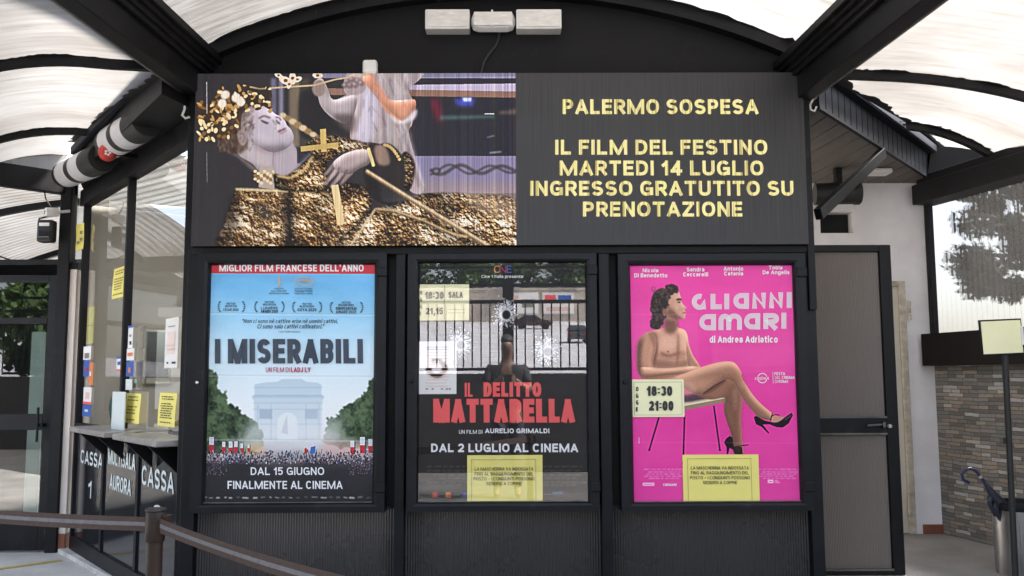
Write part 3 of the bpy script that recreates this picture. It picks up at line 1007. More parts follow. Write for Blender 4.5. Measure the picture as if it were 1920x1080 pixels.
def tree(loc, h, rx, rz, label, cat='tree', group=None, lm='leaf', n=2600, leaf=0.13, seed=1, name='leafy_tree', clumps=16, cr_=1.0):
    t = thing(name, loc, label, cat, group)
    k = (lm, rx, rz, n, leaf, seed)
    if k not in _cm:
        me = crown_mesh('crown', rx, rz, n, leaf, seed, clumps, cr_)
        me.materials.append(M[lm])
        _cm[k] = me
    c = bpy.data.objects.new('crown', _cm[k])
    COL.objects.link(c)
    c.parent = t
    c.location = (0, 0, h)
    g = random.Random(seed)
    L = Vector(loc)
    tm = MB().tube([L, L + Vector((.05, .02, h * .3)), L + Vector((-.04, .05, h * .65)), L + Vector((.03, 0, h + rz * .4))], [.15, .12, .09, .03], 8)
    for i in range(7):
        a = g.random() * 6.28
        b = L + Vector((0, 0, h * (.45 + .08 * i)))
        e = b + Vector((math.cos(a) * rx * .75, math.sin(a) * rx * .75, rz * (.3 + .5 * g.random())))
        tm.tube([b, (b + e) / 2 + Vector((0, 0, .1)), e], [.055, .04, .012], 6)
    tm.build('trunk', M['bark'], t, smooth=True)
    return t

tree((5.28, 2.95, 0), 2.85, 1.12, 1.08, 'dark leafy tree outside, showing through the clear ribbed wall beside the porch', lm='leaf_dark', n=9000, leaf=0.06, seed=5, clumps=44, cr_=.46)
for i, (x, y, z, h, rx, rz, s, lab) in enumerate((
        (-11.0, -11.0, 1.55, 1.5, 1.7, 1.3, 17, 'low rounded green tree close behind the railing, opposite the entrance doors'),
        (-14.2, -11.6, 1.55, 1.7, 1.9, 1.5, 17, 'low spreading green tree behind the railing, furthest along on the booth side'),
        (-13, -20, 1.7, 3.0, 2.4, 1.9, 11, 'bushy green tree beyond the railing, far over on the booth side'),
        (-27, 2, 0, 3.2, 2.6, 2.2, 15, 'tall green tree past the forecourt, beside the entrance doors'),
        (-27, 14, 0, 3.4, 2.8, 2.3, 16, 'tall green tree past the far bays of the canopy'))):
    tree((x, y, z), h, rx, rz, lab, group='green trees around the forecourt', seed=s, n=2600, leaf=0.17)
for i, x in enumerate((-19, -11.5, -4.5, 2.5, 9.0, 16.5)):
    tree((x, -109 + (i % 2), 11.2), 3.6 + .4 * (i % 3), 4.6, 2.6, ('green tree on the bank above the tan street wall, number %s from the booth side' % ('one', 'two', 'three', 'four', 'five', 'six')[i]).replace('number one', 'first').replace('number two', 'second').replace('number three', 'third').replace('number four', 'fourth').replace('number five', 'fifth').replace('number six', 'sixth'), group='green trees above the street wall', seed=20 + i % 2, n=2600, leaf=0.42)

# hoardings on the street wall (mirrored, far off): plain colour fields
def hoarding(x, wd, label, fields):
    t = thing('billboard', (x, -105.6, 9.3), label, 'billboard', 'hoardings on the street wall')
    MB().box(x - wd / 2 - .12, x + wd / 2 + .12, -105.7, -105.55, 9.3, 12.0, bev=.03).build('frame', M['white_plastic'], t)
    MB().box(x - wd / 2, x + wd / 2, -105.545, -105.53, 9.42, 11.88).build('sheet', M['white_paper'], t)
    for (u0, u1, v0, v1, m) in fields:
        MB().box(x - wd / 2 + u0 * wd, x - wd / 2 + u1 * wd, -105.525, -105.51, 9.42 + v0 * 2.46, 9.42 + v1 * 2.46).build('print', M[m], t)
hoarding(6.4, 3.7, 'white hoarding with a rose band and purple corner on the street wall', ((.05, .42, .55, .92, 'red_ink'), (.5, .95, .62, .9, 'blue_ink'), (.1, .9, .1, .3, 'pink_print')))
hoarding(1.9, 3.9, 'white hoarding with a grey picture box on the street wall', ((.5, .9, .3, .7, 'grey_ink'), (.1, .4, .6, .9, 'pink_print'), (.02, .1, .1, .9, 'crimson_ink')))

def parked_car(loc, rz, paint, label):
    t = thing('parked_car', (0, 0, 0), label, 'car', 'cars on the street')
    # section along its length (x forward), lofted across
    prof = [(-2.05, .35), (-2.1, .75), (-1.95, .98), (-1.45, 1.02), (-1.0, 1.42), (.25, 1.46), (.95, 1.02), (1.75, .9), (2.05, .7), (2.05, .35)]
    hw = [.78, .82, .8, .8, .62, .62, .8, .78, .72, .72]
    vs, n = [], len(prof)
    for s_ in (-1, 1):
        vs += [(x, s_ * h, z) for (x, z), h in zip(prof, hw)]
    fs = [tuple(range(n)), tuple(range(2 * n - 1, n - 1, -1))] + [(i, n + i, n + (i + 1) % n, (i + 1) % n) for i in range(n)]
    MB().add(vs, fs).build('body', M[paint], t)
    for nm, (x0, z0, x1, z1, w0, w1) in (('rear_window', (-1.43, 1.06, -1.06, 1.38, .7, .58)), ('windscreen', (.88, 1.08, .34, 1.41, .7, .58))):
        k = -.02 if nm == 'rear_window' else .02
        MB().quad((x0 + k, -w0, z0 + .02), (x0 + k, w0, z0 + .02), (x1 + k, w1, z1 + .02), (x1 + k, -w1, z1 + .02)).build(nm, M['car_glass'], t)
    for s_ in (-1, 1):
        MB().quad((-1.3, s_ * .79, 1.07), (.75, s_ * .79, 1.07), (.22, s_ * .655, 1.38), (-.98, s_ * .655, 1.38)).build('side_window', M['car_glass'], t)
        MB().obox((-2.08, s_ * .62, .82), (1, 0, 0), (0, 1, 0), (0, 0, 1), .04, .13, .09, bev=.02).build('tail_lamp', M['light_red'], t)
        for x in (-1.3, 1.3):
            MB().lathe([(.01, 0), (.31, 0), (.33, .03), (.33, .17), (.31, .2), (.01, .2)], (x, s_ * .64 - .1, .33), (0, 1, 0), 20).build('wheel', M['tyre'], t)
    t.location = loc
    t.rotation_euler = (0, R(-4.6) * math.cos(rz + math.pi / 2), rz)
    return t
parked_car((5.8, -69.0, road_z(-69.0)), R(-88), 'car_dark', 'dark saloon car on the rising street, seen from behind, nearest the railing')
parked_car((2.9, -92.0, road_z(-92.0)), R(12), 'car_red', 'very dark red car standing crosswise below the hoardings')

# ================================================================== CENTRE CANOPY (barrel vault over the posters)
A0, B0, C0 = on_y(362, 97, 0.0), on_y(938, -31, 0.0), on_y(1515, 97, 0.0)
xc = (A0.x + C0.x) / 2
half = (C0.x - A0.x) / 2
zs_ = (A0.z + C0.z) / 2
rise = B0.z - zs_
RA = (half * half + rise * rise) / (2 * rise)
def za(x, y=0.0, off=0.0):
    return zs_ + rise - RA + math.sqrt(max(0, (RA + off) ** 2 - (x - xc) ** 2)) + SL * y
Y0, Y1 = 0.16, -2.3
cc = thing('barrel_canopy', (xc, 0, zs_), 'dirty white translucent barrel canopy over the three posters, with its two dark steel beams', 'canopy')
sm = MB().grid(lambda u, v: (xc - half + 2 * half * u, Y0 + (Y1 - Y0) * v, za(xc - half + 2 * half * u, Y0 + (Y1 - Y0) * v)), 48, 24)
sm.build('roof_sheet', M['sheet_c'], cc, smooth=True)
def arc_rib(y0, y1, o0, o1, name, par, m):
    vs, fs = [], []
    n = 48
    for i in range(n + 1):
        x = xc - half + 2 * half * i / n
        for (yy, oo) in ((y0, o0), (y1, o0), (y1, o1), (y0, o1)):
            a = (x - xc) / RA
            vs.append((xc + math.sin(a) * (RA + oo), yy, zs_ + rise - RA + math.cos(a) * (RA + oo) + SL * yy))
    for i in range(n):
        for k in range(4):
            fs.append((i * 4 + k, i * 4 + (k + 1) % 4, i * 4 + 4 + (k + 1) % 4, i * 4 + 4 + k))
    fs += [(3, 2, 1, 0), (n * 4, n * 4 + 1, n * 4 + 2, n * 4 + 3)]
    return MB().add(vs, fs).build(name, m, par, smooth=True)
arc_rib(0.10, -0.035, -0.085, -0.004, 'arch_rib', cc, M['beam'])
for y in (-2.25,):
    arc_rib(y - .03, y + .03, -0.06, -0.004, 'arch_rib', cc, M['beam'])
# ragged sealant where the sheet meets arch and beams
def ragged(path, inward, wmin, wmax, seed, name, par, step=0.03, m='tar'):
    g = random.Random(seed)
    pts = []
    for a, b in zip(path[:-1], path[1:]):
        a, b = Vector(a), Vector(b)
        k = max(1, int((b - a).length / step))
        pts += [a + (b - a) * i / k for i in range(k)]
    pts.append(Vector(path[-1]))
    vs, fs, wv = [], [], (wmin + wmax) / 2
    for i, p in enumerate(pts):
        wv = min(wmax, max(wmin, wv + g.uniform(-1, 1) * (wmax - wmin) * .45))
        d = inward(p)
        sp = wv * (2.2 if g.random() < .03 else 1)
        vs += [p, p + d * sp]
    for i in range(len(pts) - 1):
        fs.append((2 * i, 2 * i + 1, 2 * i + 3, 2 * i + 2))
    return MB().add(vs, fs).build(name, M[m], par, fix=False)
n = 60
ap = [(xc - half + 2 * half * i / n, -0.03, za(xc - half + 2 * half * i / n, -.03) - .008) for i in range(n + 1)]
ragged(ap, lambda p: Vector((0, -1, -SL)), .01, .05, 3, 'sealant', cc)
for sg in (-1, 1):
    xe = xc + sg * half
    ragged([(xe, 0.1 - .1 * i, za(xe, .1 - .1 * i) - .008) for i in range(24)], lambda p, sg=sg: Vector((-sg, 0, sg * 0 + .26)).normalized(), .03, .10, 5 + sg, 'sealant', cc)
# the two beams
def roof_beam(pxy, sg):
    e = on_y(*pxy, 0.0)
    d = Vector((0, -1, -SL)).normalized()
    up = Vector((0, -SL, 1)).normalized()
    b = thing('roof_beam', (e.x, 0, e.z), 'black steel roof beam running out from the %s corner of the screen' % ('booth-side' if sg < 0 else 'porch-side'), 'beam', 'roof beams')
    c0 = e + Vector((-sg * .05, 0, .08)) - d * .25
    MB().bar(c0, c0 + d * 2.75, .10, .16, up, bev=.006).build('beam_box', M['beam'], b)
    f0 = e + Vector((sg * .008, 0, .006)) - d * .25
    MB().bar(f0, f0 + d * 2.75, .016, .012, up).build('flange_edge', M['pale_edge'], b)
    g = MB()
    for k, (ox, oz) in enumerate(((.115, .165), (.135, .195), (.16, .225), (.185, .25))):
        q = e + Vector((-sg * ox, 0, oz)) - d * .25
        g.bar(q, q + d * 2.75, .03, .05, up, bev=.006)
    g.build('gutter', M['beam'], b)
    h = MB()
    for t_ in (.75, 1.9):
        h.obox(e + d * t_ + Vector((sg * .012, 0, .03)), (1, 0, 0), d, up, .014, .03, .02, bev=.004)
    h.build('bracket', M['beam'], b)
    return e
eL = roof_beam((350, 180), -1)
eR = roof_beam((1516, 191), 1)

# ================================================================== SIDE CANOPIES
AL = Vector((-0.459, 0.889, 0)).normalized()        # axis of the booth-side vault
EL = Vector((-0.889, -0.459, 0)).normalized()
crL = Vector((-2.25, -0.63, 3.285))
def zl(s, t):
    drop = 1.4 - math.sqrt(max(0.02, 1.4 ** 2 - s * s)) if s > 0 else 0.10 * s
    return 3.285 + 0.067 * t - drop
def pl(s, t, off=0.0):
    p = crL + AL * t + EL * s
    return Vector((p.x, p.y, zl(s, t) + off))
# gutter line along the booth head
g0 = on_pl(277, 139, (0, 0, 3.42), (0, 0, 1))
g1 = on_pl(150, 275, (0, 0, 3.42), (0, 0, 1))
gd = (g1 - g0).normalized()
gn = Vector((gd.y, -gd.x, 0))                          # towards the booth
if gn.x < 0:
    gn = -gn
# eave beam closing the bay
PB = Vector((-4.0, 2.48, 3.26))
eb = Vector((-0.70, -0.714, 0))
ebn = Vector((-0.714, 0.70, 0))
if ebn.y < 0:
    ebn = -ebn
cutsL = [((eL.x - .0, 0, 0), (1, 0, 0)), (g0, gn), (PB - ebn * .02, ebn)]
lc = thing('side_canopy', (-3.4, 0.5, 3.3), 'translucent vaulted canopy bay beside the ticket booth, with curved black ribs', 'canopy', 'side bays of the canopy')
MB().grid(lambda u, v: pl(-1.0 + 2.25 * u, -2.3 + 7.3 * v), 40, 40).build('roof_sheet', M['sheet_l'], lc, smooth=True, cut=cutsL)
def vault_rib(par, fn, t, s0, s1, cuts, A, wd=.045, ht=.055, n=26):
    vs, fs = [], []
    for i in range(n + 1):
        s_ = s0 + (s1 - s0) * i / n
        p = fn(s_, t)
        for (oa, oz) in ((-wd / 2, -ht), (wd / 2, -ht), (wd / 2, -.004), (-wd / 2, -.004)):
            vs.append(p + A * oa + Vector((0, 0, oz)))
    for i in range(n):
        for k in range(4):
            fs.append((i * 4 + k, i * 4 + (k + 1) % 4, i * 4 + 4 + (k + 1) % 4, i * 4 + 4 + k))
    fs += [(3, 2, 1, 0), (n * 4, n * 4 + 1, n * 4 + 2, n * 4 + 3)]
    return MB().add(vs, fs).build('rib', M['beam'], par, cut=cuts, smooth=True)
for t in (-2.16, 0.0, 2.16):
    vault_rib(lc, pl, t, -1.0, 1.25, cutsL[:2] if t < 2 else cutsL, AL)
def rib_dirt(par, pts, A, seed):
    for sg in (-1, 1):
        ragged([p + A * sg * .02 - Vector((0, 0, .006)) for p in pts], lambda p: A * sg, .004, .035, seed + sg, 'sealant', par, step=.02)
def on_vault(fn, p, A, E, cr):
    d = p - cr
    return fn(d.dot(E), d.dot(A))
for j, t in enumerate((0.0, 2.16)):
    rib_dirt(lc, [pl(-.15 + .04 * i, t) for i in range(30)], AL, 40 + 5 * j)
pth = [g0 + gd * (-.3 + .05 * i) for i in range(52)]
pth = [on_vault(pl, p, AL, EL, crL) - Vector((0, 0, .007)) for p in pth]
ragged(pth, lambda p: -gn, .02, .09, 21, 'sealant', lc)
MB().bar(PB - eb * .1, PB + eb * 4.0, .10, .20, bev=.006).build('eave_beam', M['beam'], lc)
es = MB()
for i in range(34):
    a, b = (on_vault(pl, PB - ebn * .03 + eb * (.06 * j), AL, EL, crL) for j in (i, i + 1))
    if a.z > 3.3 or b.z > 3.3:
        es.quad((a.x, a.y, 3.34), (b.x, b.y, 3.34), (b.x, b.y, max(b.z, 3.341)), (a.x, a.y, max(a.z, 3.341)))
es.build('end_sheet', M['sheet_l'], lc)
ppth = [on_vault(pl, PB - ebn * .06 + eb * (.06 * i), AL, EL, crL) - Vector((0, 0, .007)) for i in range(40)]
ragged(ppth, lambda p: -ebn, .01, .05, 22, 'sealant', lc)

AR = Vector((-0.149, 0.989, 0)).normalized()
ER = Vector((0.989, 0.149, 0)).normalized()
def zr(x, y):
    k = (y + .25) / 1.45
    cx = 2.3 + .65 * k
    rad = max(1.35, 4.0 - 2.5 * k)
    z = 3.33 + 0.075 * (y + .25) - ((x - cx) ** 2 / (2 * rad) if x > cx else 0)
    return max(z, 3.10)
def pr(s, t):
    p = Vector((2.0, -.31, 0)) + AR * t + ER * s
    return Vector((p.x, p.y, zr(p.x, p.y)))
h0 = on_pl(1587, 138, (0, 0, 3.45), (0, 0, 1))
h1 = on_pl(1760, 271, (0, 0, 3.45), (0, 0, 1))
hd = (h1 - h0).normalized()
hn = Vector((-hd.y, hd.x, 0))
if hn.x > 0:
    hn = -hn
WR0 = on_z(1768, 1001, 0.17)                          # foot of the stone wall
WR1 = on_z(1871, 1026, 0.17)
wd_ = (WR1 - WR0).normalized()
wn = Vector((-wd_.y, wd_.x, 0))
if wn.x < 0:
    wn = -wn
BR0 = on_y(1713, 384, WR0.y - .13)                    # inner lower edge of the porch eave beam
cutsR = [((eR.x, 0, 0), (-1, 0, 0)), (h0, hn), (BR0 + wn * .12, wn), ((0, WR0.y - .2, 0), (0, 1, 0))]
rc = thing('side_canopy', (3.2, 0.5, 3.2), 'translucent vaulted canopy bay over the porch, with curved black ribs', 'canopy', 'side bays of the canopy')
MB().grid(lambda u, v: pr(-.2 + 2.9 * u, -2.1 + 4.9 * v), 40, 34).build('roof_sheet', M['sheet_r'], rc, smooth=True, cut=cutsR)
for (rx0, ry0) in ((2.0, -.31), (2.855, 1.14)):
    d0 = Vector((rx0 - 2.0, ry0 + .31, 0))
    rib_dirt(rc, [pr(d0.dot(ER) + .05 + .04 * i, d0.dot(AR)) for i in range(30 if ry0 < 0 else 22)], AR, 60 + int(rx0 * 7))
    vault_rib(rc, pr, d0.dot(AR), d0.dot(ER) - .1, d0.dot(ER) + 2.2, cutsR, AR)
pth = [Vector((p.x, p.y, zr(p.x, p.y) - .007)) for p in (h0 + hd * (-.25 + .05 * i) for i in range(52))]
ragged(pth, lambda p: -hn, .015, .07, 23, 'sealant', rc)
b0 = BR0 + wn * .11 + Vector((0, 0, .085))
MB().bar(b0 - wd_ * .02, b0 + wd_ * 4.5, .22, .17, bev=.008).build('eave_beam', M['beam'], rc)
b1 = b0 + Vector((0, 0, .12))
MB().bar(b1 - wd_ * .02, b1 + wd_ * 4.5, .12, .08, bev=.006).build('gutter', M['beam'], rc)
yE = WR0.y - .22
MB().prism([on_y(1748, 268, yE), on_y(1835, 276, yE), on_y(1905, 284, yE), on_y(1905, 345, yE), on_y(1735, 352, yE)], (0, .04, 0)).build('end_board', M['coping'], rc)

# rear bays, beyond the entrance doors
def rear_bay(x0, label, y0=2.75):
    t = thing('rear_canopy', (x0, 6.2, 3.2), label, 'canopy', 'rear bays of the canopy')
    def f(s, y):
        return Vector((x0 + s, y, 3.40 - (6.0 - math.sqrt(36 - s * s))))
    MB().grid(lambda u, v: f(-2.3 + 4.6 * u, y0 + (11.15 - y0) * v), 24, 20).build('roof_sheet', M['sheet_rear'], t, smooth=True)
    for y in [v for v in (-.4, 1.7, 3.75, 5.9, 8.0, 10.2) if v > y0]:
        vs, fs = [], []
        for i in range(25):
            p = f(-2.3 + 4.6 * i / 24, y)
            for oy, oz in ((-.03, -.07), (.03, -.07), (.03, -.004), (-.03, -.004)):
                vs.append(p + Vector((0, oy, oz)))
        for i in range(24):
            for k in range(4):
                fs.append((i * 4 + k, i * 4 + (k + 1) % 4, i * 4 + 4 + (k + 1) % 4, i * 4 + 4 + k))
        MB().add(vs, fs).build('rib', M['beam'], t, smooth=True)
    for sx in (-2.3, 2.3):
        MB().box(x0 + sx - .05, x0 + sx + .05, y0, 11.15, 2.78, 2.98, bev=.006).build('eave_beam', M['beam'], t)
    return t
rear_bay(-4.05, 'translucent canopy bay beyond the entrance doors, nearest to the booth')
rear_bay(-8.75, 'translucent canopy bay beyond the entrance doors, second from the booth', 1.2)
rear_bay(-13.45, 'translucent canopy bay beyond the entrance doors, furthest from the booth', -1.5)
wa, wb = on_y(-60, 455, 3.2), on_y(108, 503, 3.2)
tag(MB().tube([wa + (wb - wa) * (i / 12) + Vector((0, 0, -.05 * math.sin(math.pi * i / 12))) for i in range(13)], .008, 6).build('tie_wire', M['rubber']), 'thin dark wire strung under the far canopy bay', 'wire')

# ================================================================== THE CINEMA FRONT
YL, YC, YG, YN, YP = -0.10, -0.09, -0.070, -0.060, -0.052     # screen, case frame, glass, notices, posters
def xr(pts, Y):
    return sum(on_y(px, py, Y).x for px, py in pts) / len(pts)
def zr_(pts, Y):
    return sum(on_y(px, py, Y).z for px, py in pts) / len(pts)
LX0, LX1 = xr([(368, 137), (358, 460)], YL), xr([(1503, 137), (1518, 459)], YL)
LZ1, LZ0 = zr_([(368, 137), (1503, 137)], YL), zr_([(358, 460), (1518, 459)], YL)
LXM = xr([(967, 137), (968, 460)], YL)
front = thing('cinema_front', ((LX0 + LX1) / 2, 0.1, 0), 'black cinema front of boards, posts and ribbed lower panels that carries screen and posters', 'facade')
ar = [(xc - half + 2 * half * i / 40, 0.06, za(xc - half + 2 * half * i / 40, 0.06) - .004) for i in range(41)]
MB().prism([(xc + half, 0.06, LZ0 - .1), (xc - half, 0.06, LZ0 - .1)] + ar, (0, .05, 0)).build('upper_board', M['fascia'], front)
MB().box(LX0 - .06, LX1 + .06, 0.05, 0.09, 0.0, LZ0 + .02).build('back_board', M['black'], front)
mull = [((336, 363), (336, 363)), ((738, 757), None), ((1129, 1150), None), ((1523, 1546), None)]
mx_ = []
for (a, b), _ in mull:
    x0, x1 = on_y(a, 1020, -0.02).x, on_y(b, 1020, -0.02).x
    mx_.append((x0, x1))
    MB().box(x0, x1, -0.03, 0.05, 0.0, LZ0 - .005, bev=.004).build('mullion', M['frame'], front)
def corrugated(mb, x0, x1, z0, z1, y, pitch=0.016, amp=0.0022, seg=4):
    n = max(2, int(round((x1 - x0) / pitch))) * seg
    vs = []
    for i in range(n + 1):
        x = x0 + (x1 - x0) * i / n
        k = (i % seg) / seg
        yy = y + amp * (abs(2 * k - 1) ** 0.8 - .5) * 2
        vs += [(x, yy, z0), (x, yy, z1)]
    return mb.add(vs, [(2 * i, 2 * i + 2, 2 * i + 3, 2 * i + 1) for i in range(n)])
for (a, b) in zip(mx_[:-1], mx_[1:]):
    corrugated(MB(), a[1] - .002, b[0] + .002, 0.10, on_y(900, 950, 0).z, 0.03).build('ribbed_panel', M['corr_dark'], front)
    MB().box(a[1], b[0], 0.0, 0.049, 0.0, 0.10, bev=.004).build('bottom_rail', M['frame'], front)
# dark side return and corner tube beside the screen
MB().box(LX1 + .006, LX1 + .05, -.06, 0.2, LZ0 - .4, LZ1 - .05, bev=.004).build('corner_post', M['black'], front)
MB().box(LX0 - .07, LX0 - .008, -.02, 0.12, 0, LZ1 - .1, bev=.004).build('corner_post', M['frame'], front)
sh = MB()
for k in range(3):
    sh.box(LX0, LX1, YL + .03, YL + .045, LZ0 - .018 - .012 * k, LZ0 - .012 - .012 * k)
MB().box(LX0 - .01, LX1 + .01, -.045, .05, LZ0 - .045, LZ0 - .002, bev=.004).build('head_rail', M['groove'], front)

# ------------------------------------------------------------------ the screen
led = thing('led_sign', ((LX0 + LX1) / 2, YL, LZ0), 'wide LED screen with a golden statue picture and yellow film announcement on dark ground', 'screen')
MB().box(LX0, LX1, YL + .004, 0.055, LZ0, LZ1, bev=.004).build('cabinet', M['cabinet'], led)
MB().quad((LXM, YL, LZ0), (LX1, YL, LZ0), (LX1, YL, LZ1), (LXM, YL, LZ1)).build('text_panel', M['led_panel'], led)

W, H = 720, 388
P = Paint(W, H, YL, LX0, LXM, LZ0, LZ1)
Q = lambda x, y: (340 + x / 2.25, y / 2.25)
def QS(*pts):
    return [Q(*p) for p in pts]
P.a[:] = (46, 43, 46)
n1 = P.noise(90, 1, 4)
# shelf, car-park and lavender wall seen behind the statue
P.poly(QS((985, 300), (1420, 300), (1420, 330), (985, 330)), (150, 142, 176))
P.poly(QS((560, 300), (1420, 300), (1420, 322), (560, 330)), (128, 122, 150))
P.poly(QS((985, 332), (1420, 332), (1420, 356), (985, 356)), (38, 36, 44))
P.poly(QS((960, 358), (1420, 352), (1420, 386), (960, 388)), (192, 178, 204))
P.poly(QS((600, 372), (1420, 386), (1420, 412), (600, 400)), (142, 106, 92))
P.poly(QS((985, 412), (1420, 412), (1420, 658), (985, 658)), (36, 35, 44))
P.poly(QS((1150, 415), (1240, 415), (1230, 448), (1165, 448)), (66, 74, 178), 1, 3)
P.poly(QS((1185, 412), (1225, 412), (1222, 428), (1190, 428)), (200, 214, 250), 1, 1)
P.poly(QS((1050, 420), (1085, 420), (1105, 515), (1080, 515)), (130, 26, 52), .9, 5)
P.poly(QS((1090, 488), (1320, 486), (1320, 498), (1090, 506)), (70, 96, 96), .9, 2)
P.line(QS((1280, 480), (1320, 480)), 2, (210, 214, 220))
P.poly(QS((1340, 470), (1412, 460), (1412, 482), (1340, 482)), (96, 82, 70), .9, 2)
P.line(QS((1300, 645), (1350, 640)), 3, (150, 150, 160), .9, 1)
P.line(QS((1290, 580), (1320, 572)), 2, (140, 140, 150), .9, 1)
P.poly(QS((985, 658), (1420, 658), (1420, 815), (985, 815)), (134, 124, 158))
P.poly(QS((985, 760), (1420, 770), (1420, 850), (985, 850)), (158, 136, 134), .7, 8)
for k in range(2):
    pts = [Q(1050 + 380 * t, 715 + 22 * math.sin(2.2 * math.pi * t * 2 + k * 1.7) * (1 - .4 * t)) for t in np.linspace(0, 1, 40)]
    P.line(pts, 6 - 2 * k, (60, 52, 54), .9, 1)
P.ell(*Q(1075, 722), 9, 7, (62, 54, 56), .9, 1)
P.ell(*Q(1075, 722), 4.5, 3.5, (134, 124, 158), .9, 1)
# pillars behind
for x0, x1, c in ((378, 400, (120, 116, 150)), (412, 430, (150, 146, 176)), (455, 500, (128, 112, 92)), (505, 540, (70, 62, 56))):
    P.poly(QS((x0, 330), (x1, 330), (x1, 620), (x0, 620)), c, .85, 2)
P.soft(QS((500, 400), (560, 380), (640, 420), (720, 560), (560, 590), (500, 560)), (34, 32, 34), .95, 3)
# child figure
lav, lav2 = (182, 170, 184), (140, 124, 132)
P.soft(QS((690, 330), (740, 300), (1000, 300), (1010, 330), (960, 380), (985, 440), (975, 520), (960, 560), (985, 660), (1025, 800), (960, 800), (900, 640), (800, 600), (720, 600), (715, 520), (735, 430), (690, 390)), (176, 160, 162))
P.relief(P.mask(QS((690, 330), (740, 300), (1000, 300), (985, 440), (960, 560), (1025, 800), (900, 640), (720, 600), (735, 430))), 14, 1.6)
for a, b in (((800, 400), (790, 600)), ((850, 450), (860, 600)), ((910, 520), (930, 640)), ((940, 560), (1005, 790)), ((770, 380), (740, 560)), ((880, 330), (900, 400)), ((930, 310), (950, 380))):
    P.line(QS(a, b), 6, (112, 94, 98), .7, 3)
    P.line(QS((a[0] + 16, a[1]), (b[0] + 16, b[1])), 5, (214, 204, 218), .6, 3)
P.soft(QS((750, 370), (790, 360), (830, 450), (800, 590), (740, 590), (760, 470)), (206, 198, 220), .7, 4)
P.soft(QS((560, 350), (590, 330), (612, 360), (640, 420), (700, 400), (735, 400), (735, 460), (700, 520), (640, 500), (590, 450), (575, 400)), (178, 164, 168))
P.relief(P.mask(smooth_loop(QS((560, 350), (590, 330), (612, 360), (640, 420), (735, 400), (735, 460), (700, 520), (590, 450)))), 8, 2.2)
P.ell(*Q(580, 372), 13, 16, (150, 128, 124), 1, 1)
P.soft(QS((690, 340), (700, 325), (770, 330), (775, 380), (740, 400), (700, 390)), (160, 142, 146), 1, 1)
P.soft(QS((765, 340), (790, 310), (815, 320), (830, 350), (880, 420), (940, 430), (985, 420), (985, 470), (940, 515), (880, 490), (830, 420), (800, 380)), (206, 142, 116))
P.relief(P.mask(smooth_loop(QS((765, 340), (790, 310), (830, 350), (880, 420), (985, 420), (985, 470), (940, 515), (830, 420)))), 7, 2.4)
P.soft(QS((880, 480), (930, 510), (990, 460), (985, 500), (930, 522), (890, 505)), (225, 214, 222), .9, 2)
P.soft(QS((640, 490), (700, 480), (735, 500), (720, 560), (690, 545)), (92, 78, 78), .9, 4)
# sprig held over the head
P.line(QS((260, 360), (330, 375), (430, 368), (560, 360), (650, 335), (790, 315)), 3, (198, 172, 132))
for cx, cy, rr in ((440, 340, 13), (470, 330, 12), (455, 355, 9), (575, 318, 10), (410, 318, 8), (490, 335, 9)):
    P.ell(*Q(cx, cy), rr, rr * .55, (236, 214, 194), 1, 0, rng.random() * 3)
    P.ell(*Q(cx, cy), rr * .3, rr * .25, (120, 74, 36))
# bead sceptre
P.line(QS((425, 485), (590, 590)), 8, (196, 166, 124), 1, 1)
for i, t in enumerate(np.linspace(0, 1, 8)):
    r_ = 11 - 5 * abs(t - .45)
    P.ell(*Q(428 + 150 * t, 486 + 95 * t), r_ * .7, r_ * .55, ((212, 190, 158), (150, 118, 78))[i % 2], 1, 1)
# golden robe, three lobes, textured
def gold(pts, seed, light=1.0, cell=9):
    m = P.mask(smooth_loop(QS(*pts)), .8)
    a = P.noise(cell * .8, seed, 3)
    b = P.noise(cell * 4.2, seed + 7, 3, 1.3, .9)
    c2 = P.noise(cell * .3 + 1, seed + 3, 2)
    gy, gx = np.gradient(a * 7 + b * 9)
    e = np.clip(.30 + .75 * (gx * .5 - gy * .9) + .75 * (b - .42) + .55 * (c2 - .5) * a, 0, 1)
    e = e * (.55 + .9 * np.clip(b, .15, .8))
    ramp = np.array([(24, 17, 14), (62, 41, 24), (112, 76, 42), (168, 124, 74), (214, 178, 126), (250, 238, 216)], float)
    k = np.clip(e * light * 1.12, 0, .999) * 5
    i = k.astype(int)
    f = (k - i)[..., None]
    colr = ramp[i] * (1 - f) + ramp[np.minimum(i + 1, 5)] * f
    edge = np.clip((P.blur(m, 14) - .42) * 2.0, 0, 1) ** .8
    big = P.noise(62, seed + 21, 2)
    colr = colr * ((.22 + .78 * edge) * np.clip(.35 + 1.3 * big, .4, 1.25))[..., None]
    P.a = P.a * (1 - m[..., None]) + colr * m[..., None]
    P.relief(m, 7, 1.0, .3, -.8)
    # embossed ornament: short curled strokes, light beside dark
    g_ = np.random.default_rng(seed + 50)
    ys_, xs_ = np.nonzero(m > .9)
    for j in g_.integers(0, len(xs_), int(len(xs_) / 75)):
        cx_, cy_, r_ = xs_[j], ys_[j], 1.6 + 3.6 * g_.random()
        a0_ = g_.random() * 6.283
        ang = a0_ + np.linspace(0, 2.2 + 1.6 * g_.random(), 6)
        rr_ = r_ * np.linspace(1, .55, 6)
        o_ = np.stack([cx_ + rr_ * np.cos(ang), cy_ + rr_ * np.sin(ang)], 1)
        i_ = np.stack([cx_ + (rr_ - 1.0) * np.cos(ang), cy_ + (rr_ - 1.0) * np.sin(ang)], 1)
        mk = P.cmask(np.concatenate([o_, i_[::-1]])) * m
        tone = ((250, 236, 206), (222, 186, 130), (44, 28, 16), (140, 96, 50))[int(g_.random() * 4)]
        P.put(mk, tone, .75)
    return m
gold([(160, 1040), (180, 950), (215, 840), (232, 792), (300, 800), (455, 800), (450, 900), (452, 1040)], 31, .98, 10)
